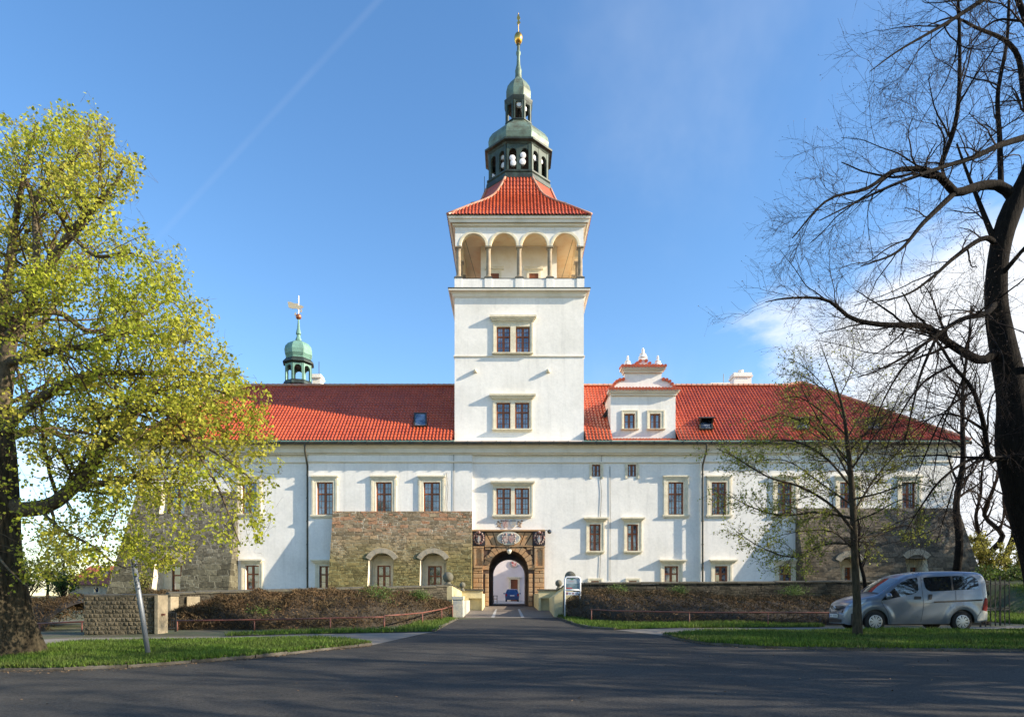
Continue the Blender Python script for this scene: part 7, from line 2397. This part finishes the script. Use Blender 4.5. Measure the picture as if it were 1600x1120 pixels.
VX = (1368.4 - CX) * 21.4 / F - 0.84
VY = 21.4
VZ = g(22.2) + 0.01
van = empty('silver_van', (VX + 2.2, VY + 0.85, VZ), 'silver compact van parked nose to the left beside the lawn, partly behind the slim tree', 'van')
LN = 4.40
HW = 0.85
def vp(x, y, z): return (VX + x, VY + 0.85 + y, VZ + z)     # x back from the nose, y across, z up
def ip(x, xs, ys): return float(np.interp(x, xs, ys))
TOPX = [0.00, 0.04, 0.14, 0.30, 0.60, 0.95, 1.10, 1.40, 1.72, 1.95, 2.40, 3.00, 3.60, 4.14, 4.29, 4.37, 4.40]
TOPZ = [0.56, 0.72, 0.86, 0.95, 1.05, 1.13, 1.22, 1.45, 1.66, 1.765, 1.845, 1.87, 1.875, 1.85, 1.80, 1.64, 1.25]
def ztop(x): return ip(x, TOPX, TOPZ)
def half(x):
    """Half width at the waist."""
    f = ip(x, [0, 0.05, 0.15, 0.35, 0.7, 1.2, 3.6, 4.2, 4.36, 4.40], [0.50, 0.58, 0.68, 0.775, 0.83, 0.848, 0.85, 0.835, 0.80, 0.76])
    return f
WHX = (0.84, 3.565)
def zlow(x):
    z = ip(x, [0, 0.10, 0.4, 0.8, 3.6, 4.1, 4.4], [0.22, 0.19, 0.20, 0.22, 0.23, 0.28, 0.34])
    for wx in WHX:
        d = abs(x - wx)
        if d < 0.385: z = max(z, 0.30 + math.sqrt(0.385 ** 2 - d * d))
    return z
def side_y(x, z):
    """How far out the body side stands at a height: tucked in at the sill, tumblehome above the waist."""
    h = half(x)
    zt = ztop(x)
    k = 1.0
    if z < 0.5: k = 1 - 0.05 * ((0.5 - z) / 0.3) ** 2
    y = h * k
    if z > 0.92: y -= 0.125 * ((z - 0.92) / 0.9) ** 1.25
    # a crease along the waist and flares over the wheels
    for wx in WHX:
        r = math.hypot(x - wx, z - 0.30)
        if 0.36 < r < 0.62: y += 0.022 * math.sin(math.pi * (r - 0.36) / 0.26)
    # rounded shoulder into the roof or bonnet
    rr = 0.10 if x > 1.2 else 0.16
    if zt - z < rr: y -= 0.10 * (1 - math.sqrt(max(0, 1 - ((rr - (zt - z)) / rr) ** 2)))
    return y
xs_b = sorted(set([round(v, 4) for v in np.linspace(0, LN, 100)] + [wx + s * 0.385 * math.cos(a) for wx in WHX for s in (-1, 1) for a in np.linspace(0.02, 1.5, 10)]))
NT = 22
body = MB()
for s in (-1, 1):
    rows = []
    for x in xs_b:
        a, b = zlow(x), ztop(x)
        rows.append([vp(x, s * side_y(x, a + (b - a) * (1 - (1 - t) ** 1.3)), a + (b - a) * (1 - (1 - t) ** 1.3)) for t in np.linspace(0, 1, NT)])
    body.grid(rows, flip=(s > 0))
# roof, windscreen and bonnet across
rows = []
for x in xs_b:
    y = side_y(x, ztop(x)); z = ztop(x)
    cr = 0.035 if x > 1.7 else 0.05
    rows.append([vp(x + (0 if x > 1 else -0.0), y * v, z + cr * (1 - v * v)) for v in np.linspace(-1, 1, 15)])
body.grid(rows, flip=False)
# nose: the front face between the two sides, bowed forwards
rows = []
for t in np.linspace(0, 1, 10):
    z = zlow(0) + (ztop(0) - zlow(0)) * (1 - (1 - t) ** 1.3)
    y = side_y(0, z)
    rows.append([vp(-0.085 * (1 - v * v) * (1 - 0.25 * t), y * v, z + 0.05 * (1 - v * v) * t) for v in np.linspace(-1, 1, 15)])
body.grid(rows, flip=True)
rows = []
for t in np.linspace(0, 1, 10):
    z = zlow(LN) + (ztop(LN) - zlow(LN)) * (1 - (1 - t) ** 1.3)
    y = side_y(LN, z)
    rows.append([vp(LN + 0.03 * (1 - v * v), y * v, z) for v in np.linspace(-1, 1, 9)])
body.grid(rows, flip=False)
vb = body.build('body', M['silver'], van, weld=True, sharp=42)
ORG_vb = vb
# dark underbody and wheel wells
m = MB()
x0, y0, z0 = vp(0.15, -0.70, 0.20); x1, y1, z1 = vp(4.25, 0.70, 0.55)
m.box(x0, x1, y0, y1, z0, z1)
for wx in WHX:
    for s in (-1, 1):
        m.box(*[VX + wx - 0.40, VX + wx + 0.40], *sorted((VY + .85 + s * 0.55, VY + .85 + s * 0.775)), VZ + 0.42, VZ + 0.70)
m.build('underbody', M['black_plastic'], van)
def side_panel(poly, name, mt, parent, s=-1, out=0.006, n=5, subdiv=True):
    """A pane or trim piece following the body side; poly in (x, z)."""
    bm = bmesh.new()
    vs = [bm.verts.new((x, 0, z)) for x, z in poly]
    f = bm.faces.new(vs)
    bmesh.ops.triangulate(bm, faces=[f])
    if subdiv:
        bmesh.ops.subdivide_edges(bm, edges=bm.edges[:], cuts=n, use_grid_fill=True)
    for v in bm.verts:
        x, z = v.co.x, v.co.z
        v.co = vp(x, s * (side_y(x, z) + out), z)
    for f in bm.faces:
        f.normal_update()
        if f.normal.y * s < 0: f.normal_flip()
    me = bpy.data.meshes.new(name)
    bm.to_mesh(me); bm.free()
    return link(name, me, mt, parent, smooth=True)
def rounded(P, r=0.05, k=4):
    out = []
    n = len(P)
    for i in range(n):
        p, a, b = Vector(P[i]), Vector(P[i - 1]), Vector(P[(i + 1) % n])
        ra = min(r, (a - p).length * 0.45); rb_ = min(r, (b - p).length * 0.45)
        u, w = p + (a - p).normalized() * ra, p + (b - p).normalized() * rb_
        for t in np.linspace(0, 1, k):
            q = u.lerp(p, t).lerp(p.lerp(w, t), t)
            out.append((q.x, q.y))
    return out
front_glass = rounded([(1.00, 0.955), (1.30, 1.22), (1.62, 1.50), (1.86, 1.64), (2.20, 1.685), (2.20, 1.27), (2.06, 1.17)], 0.06)
rear_glass = rounded([(2.37, 1.69), (3.28, 1.735), (3.96, 1.73), (4.10, 1.62), (4.12, 1.33), (2.58, 1.245), (2.43, 1.33)], 0.08)
for s in (-1, 1):
    side_panel(front_glass, 'side_window', M['car_glass'], van, s)
    w = side_panel(rear_glass, 'side_window', M['car_glass'], van, s)
    side_panel([(3.24, 1.735), (3.30, 1.735), (3.30, 1.30), (3.24, 1.295)], 'window_pillar', M['black_plastic'], w, s, 0.010)
    side_panel([(2.66, 0.885), (4.20, 0.955), (4.20, 1.005), (2.66, 0.935)], 'sliding_rail', M['black_plastic'], van, s, 0.008)
    side_panel(rounded([(2.03, 1.00), (2.26, 1.00), (2.27, 1.09), (2.05, 1.10)], 0.03), 'door_handle', M['black_plastic'], van, s, 0.018)
    side_panel(rounded([(2.49, 0.99), (2.58, 0.985), (2.63, 1.16), (2.50, 1.16)], 0.03), 'door_handle', M['black_plastic'], van, s, 0.018)
    side_panel(rounded([(4.18, 0.66), (4.34, 0.62), (4.395, 0.80), (4.395, 1.02), (4.30, 1.06), (4.22, 0.84)], 0.03), 'tail_light', M['red_lens'], van, s, 0.014)
    side_panel(rounded([(4.00, 0.32), (4.36, 0.36), (4.39, 0.60), (4.18, 0.66), (4.02, 0.45)], 0.04), 'rear_bumper', M['bumper_pale'], van, s, 0.012)
    # headlamp wrapping the corner
    side_panel(rounded([(0.10, 0.80), (0.34, 0.78), (0.56, 0.95), (0.60, 1.02), (0.34, 0.945), (0.16, 0.865)], 0.03), 'headlight', M['lamp_glass'], van, s, 0.010)
    # door seams
    for line in (((2.30, 1.70), (2.32, 1.20), (2.34, 0.80), (2.26, 0.30)), ((1.02, 0.94), (1.08, 0.80), (1.20, 0.60), (1.28, 0.26)), ((3.36, 1.28), (3.36, 0.95)), ((2.34, 0.86), (2.66, 0.90))):
        P = []
        for (xa, za), (xb, zb2) in zip(line, line[1:]):
            for t in np.linspace(0, 1, 6):
                x, z = xa + (xb - xa) * t, za + (zb2 - za) * t
                P.append(vp(x, s * (side_y(x, z) + 0.000), z))
        MB().tube(P, 0.006, 4).build('door_seam', M['black_plastic'], vb)
    # mirror
    mm = MB().sphere(vp(1.18, s * 0.98, 1.10), 0.11, 14, 10, (0.75, 1.0, 0.95))
    mm.tube([vp(1.20, s * 0.84, 1.04), vp(1.19, s * 0.93, 1.06)], 0.03, 8)
    mm.build('mirror', M['silver'], van, smooth=True)
# windscreen
ws = MB(); rows = []
for x in np.linspace(1.04, 1.66, 9):
    y = side_y(x, ztop(x)) - 0.045 + 0.03 * (x - 1.04)
    rows.append([vp(x, y * v, ztop(x) + 0.05 * (1 - v * v) + 0.008) for v in np.linspace(-1, 1, 13)])
ws.grid(rows)
ws.build('windscreen', M['car_glass'], van, smooth=True)
cw = MB(); rows = []
for x in (0.955, 1.035):
    y = side_y(x, ztop(x)) - 0.04
    rows.append([vp(x, y * v, ztop(x) + 0.05 * (1 - v * v) + 0.006) for v in np.linspace(-1, 1, 13)])
cw.grid(rows); cw.build('cowl', M['black_plastic'], van, smooth=True)
# nose details
def nose(v, z, out=0.012):
    """Point on the front face: v across, -1..1."""
    t = 0
    if z <= ztop(0):
        t = 1 - (1 - min(1, max(0, (z - zlow(0)) / (ztop(0) - zlow(0))))) ** (1 / 1.3)
        y = side_y(0, z)
        return vp(-0.085 * (1 - v * v) * (1 - 0.25 * t) - out, y * v, z + 0.0)
    # above the bumper the bonnet edge curls back
    x = ip(z, [0.56, 0.72, 0.86, 0.95], [0.0, 0.04, 0.14, 0.30])
    return vp(x - 0.05 * (1 - v * v) - out, min(side_y(x, z - 0.01), 0.72) * v, z)
def nose_strip(v0, v1, zb0, zt0, zb1, zt1, name, mt, parent, out=0.014, n=12):
    m = MB(); rows = []
    for k in range(n + 1):
        t = k / n; v = v0 + (v1 - v0) * t
        mid = 1 - abs(2 * t - 1)
        za, zb2 = zb0 + (zb1 - zb0) * mid, zt0 + (zt1 - zt0) * mid
        rows.append([nose(v, za + (zb2 - za) * j / 4, out) for j in range(5)])
    m.grid(rows, flip=True)
    return m.build(name, mt, parent, smooth=True)
nose_strip(-0.88, 0.88, 0.26, 0.36, 0.25, 0.38, 'lower_grille', M['black_plastic'], van, 0.016)
gr = nose_strip(-0.85, 0.85, 0.735, 0.80, 0.64, 0.78, 'grille', M['black_plastic'], van, 0.030, 16)
# round emblem with a bar across it
m = MB(); c = Vector(nose(0, 0.715, 0.05))
for k in range(24):
    a0, a1 = 2 * math.pi * k / 24, 2 * math.pi * (k + 1) / 24
    def q(a, r, o): return (c.x - o, c.y + r * math.cos(a), c.z + r * math.sin(a))
    m.add([q(a0, .075, 0), q(a1, .075, 0), q(a1, .055, .012), q(a0, .055, .012), q(a0, .045, 0), q(a1, .045, 0)], [(0, 3, 2, 1), (3, 4, 5, 2)])
m.box(c.x - 0.014, c.x + 0.02, c.y - 0.095, c.y + 0.095, c.z - 0.016, c.z + 0.016)
m.build('emblem', M['alloy'], gr)
c = Vector(nose(0, 0.47, 0.02))
pl = MB().box(c.x - 0.008, c.x + 0.03, c.y - 0.26, c.y + 0.26, c.z - 0.055, c.z + 0.055).build('number_plate', M['plate'], van, bevel=0.004)
MB().box(c.x - 0.0105, c.x - 0.0082, c.y + 0.215, c.y + 0.255, c.z - 0.05, c.z + 0.05).build('blue_band', mat('plate_blue', (0.03, 0.08, 0.35), 0.4), pl)
m = MB()
for y_, w_ in ((0.17, 0.05), (0.10, 0.045), (-0.02, 0.05), (-0.09, 0.045), (-0.155, 0.05), (-0.22, 0.045)):
    m.box(c.x - 0.0105, c.x - 0.0082, c.y + y_ - w_ / 2, c.y + y_ + w_ / 2, c.z - 0.032, c.z + 0.034)
m.build('worn_characters', mat('plate_grey', (0.30, 0.31, 0.32), 0.5), pl)
MB().tube([vp(2.05, 0.0, 1.80), vp(2.25, 0.0, 2.02)], 0.006, 6).build('aerial', M['black_plastic'], van)

def wheel(x, y, z, r, w, s, parent, spokes=9, org=None):
    """A wheel as its own part: tyre mesh, with the cover as sub-part. s: which way it faces along y."""
    prof = [(r * 0.62, 0.0), (r * 0.70, w * 0.02), (r * 0.90, 0.0), (r * 0.985, w * 0.10), (r, w * 0.25), (r, w * 0.75), (r * 0.985, w * 0.9), (r * 0.90, w), (r * 0.62, w)]
    m = MB(); n = 36; v, f = [], []
    for rr, o in prof:
        for k in range(n):
            a = 2 * math.pi * k / n
            v.append((x + rr * math.cos(a), y - s * (o - 0.0), z + rr * math.sin(a)))
    for i in range(len(prof) - 1):
        for k in range(n):
            q = (i * n + k, i * n + (k + 1) % n, (i + 1) * n + (k + 1) % n, (i + 1) * n + k)
            f.append(q if s < 0 else q[::-1])
    m.add(v, f)
    t = m.build('tyre', M['tyre'], parent, org=(x, y, z), sharp=40)
    d = MB()
    d.add([(x + r * 0.64 * math.cos(2 * math.pi * k / n), y - s * w * 0.16, z + r * 0.64 * math.sin(2 * math.pi * k / n)) for k in range(n)], [tuple(range(n))])
    d.build('rim_well', M['black_plastic'], t)
    c = MB()
    ring = [(r * 0.655, 0.02), (r * 0.66, -0.012), (r * 0.60, -0.016), (r * 0.585, 0.01)]
    v, f = [], []
    for rr, o in ring:
        for k in range(n):
            a = 2 * math.pi * k / n
            v.append((x + rr * math.cos(a), y + s * -o if False else y - s * o, z + rr * math.sin(a)))
    for i in range(len(ring) - 1):
        for k in range(n):
            f.append((i * n + k, i * n + (k + 1) % n, (i + 1) * n + (k + 1) % n, (i + 1) * n + k))
    c.add(v, f)
    for k in range(spokes):
        a = 2 * math.pi * k / spokes
        for da in (-0.13, 0.13):
            u, w2 = a + da * 0.6, a + da
            p = [(0.10 * r, u - 0.5), (0.10 * r, u + 0.5), (0.61 * r, w2 + 0.085), (0.61 * r, w2 - 0.085)]
            c.add([(x + rr * math.cos(b), y - s * (-0.012 if rr < 0.2 * r else -0.004), z + rr * math.sin(b)) for rr, b in p], [(0, 1, 2, 3)])
    c.lathe([(0.0, 0), (0.0, 0)], 0, 0, 3) if False else None
    c.add([(x + r * 0.17 * math.cos(2 * math.pi * k / 16), y + s * 0.018, z + r * 0.17 * math.sin(2 * math.pi * k / 16)) for k in range(16)], [tuple(range(16))])
    c.build('wheel_cover', M['alloy'], t)
    return t
for wx in WHX:
    wheel(VX + wx, VY + 0.012, VZ + 0.30, 0.315, 0.19, -1, van)
    wheel(VX + wx, VY + 1.7 - 0.012, VZ + 0.30, 0.315, 0.19, 1, van)

# ------------------------------------------------------------------ the blue car in the courtyard, seen from behind
dC = 82.0
bx_ = fx(800.2, dC)
bz = g(dC) + 0.02
car = empty('blue_car', (bx_, dC + 1.9, bz), 'small dark blue hatchback standing in the courtyard, seen from behind through the arch', 'car')
def cp(x, y, z): return (bx_ + x, dC + y, bz + z)
m = MB()
prof = [(0.00, 0.30, 0.78), (0.02, 0.55, 0.84), (0.06, 0.85, 0.84), (0.22, 1.08, 0.78), (0.50, 1.38, 0.66), (0.72, 1.46, 0.60), (1.6, 1.50, 0.60), (2.2, 1.38, 0.64), (2.75, 1.02, 0.78), (3.4, 0.90, 0.80), (3.8, 0.62, 0.74)]
rows = []
for y, z, w in prof:
    rows.append([cp(-w, y, z), cp(-w * 0.96, y, z + 0.03), cp(0, y, z + 0.05), cp(w * 0.96, y, z + 0.03), cp(w, y, z)])
m.grid(rows)
for s in (-1, 1):
    rows = []
    for y, z, w in prof:
        rows.append([cp(s * w, y, z), cp(s * max(w, 0.82), y, min(z, 0.85)), cp(s * 0.82, y, min(z, 0.45)), cp(s * 0.78, y, 0.2)])
    m.grid(rows, flip=(s < 0))
m.add([cp(-0.78, 0, 0.2), cp(0.78, 0, 0.2), cp(0.82, 0, 0.3), cp(-0.82, 0, 0.3)], [(0, 1, 2, 3)])
M['blue_paint'] = mat('blue_car_paint', (0.018, 0.055, 0.15), 0.35, metal=0.3, coat=0.6)
cb_ = m.build('body', M['blue_paint'], car, weld=True, sharp=40)
m = MB(); m.add([cp(-0.62, 0.205, 1.10), cp(0.62, 0.205, 1.10), cp(0.52, 0.46, 1.375), cp(-0.52, 0.46, 1.375)], [(0, 1, 2, 3)]); m.build('rear_window', M['car_glass'], car)
for s in (-1, 1):
    m = MB().box(*sorted((bx_ + s * 0.62, bx_ + s * 0.80)), dC - 0.02, dC + 0.05, bz + 0.66, bz + 0.94); m.build('tail_light', M['red_lens'], car)
    m = MB().sphere(cp(s * 0.98, 2.2, 0.98), 0.10, 10, 8, (1.1, 0.7, 0.8)); m.tube([cp(s * 0.80, 2.2, 0.95), cp(s * 0.95, 2.2, 0.96)], 0.03, 6); m.build('mirror', M['blue_paint'], car, smooth=True)
    for y in (0.62, 3.05):
        wheel(bx_ + s * 0.80, dC + y, bz + 0.29, 0.29, 0.18, s, car) if False else MB().tube([cp(s * 0.62, y, 0.29), cp(s * 0.81, y, 0.29)], 0.29, 20).build('wheel', M['tyre'], car, sharp=40)
MB().box(bx_ - 0.80, bx_ + 0.80, dC - 0.05, dC + 0.02, bz + 0.30, bz + 0.52).build('bumper', mat('blue_bumper', (0.02, 0.05, 0.13), 0.5), car, bevel=0.03)
MB().box(bx_ - 0.26, bx_ + 0.26, dC - 0.03, dC - 0.005, bz + 0.66, bz + 0.77).build('number_plate', M['plate'], car)
# wooden table by the courtyard wall
dT = 60
tb = empty('wooden_table', (fx(773, dT), dT, g(dT)), 'small dark wooden table just inside the courtyard, left side of the arch', 'table')
tx0, tx1 = fx(770, dT), fx(777.5, dT)
wd = mat('dark_table_wood', (0.05, 0.035, 0.025), 0.7)
zt = fz(930, dT)
MB().box(tx0, tx1, dT, dT + 0.6, zt - 0.05, zt).build('tabletop', wd, tb)
for x in (tx0 + 0.03, tx1 - 0.08):
    for y in (dT + 0.03, dT + 0.52):
        MB().box(x, x + 0.05, y, y + 0.05, g(dT), zt - 0.05).build('leg', wd, tb)
MB().box(tx0 + 0.03, tx1 - 0.03, dT + 0.04, dT + 0.07, zt - 0.32, zt - 0.27).build('rail', wd, tb)
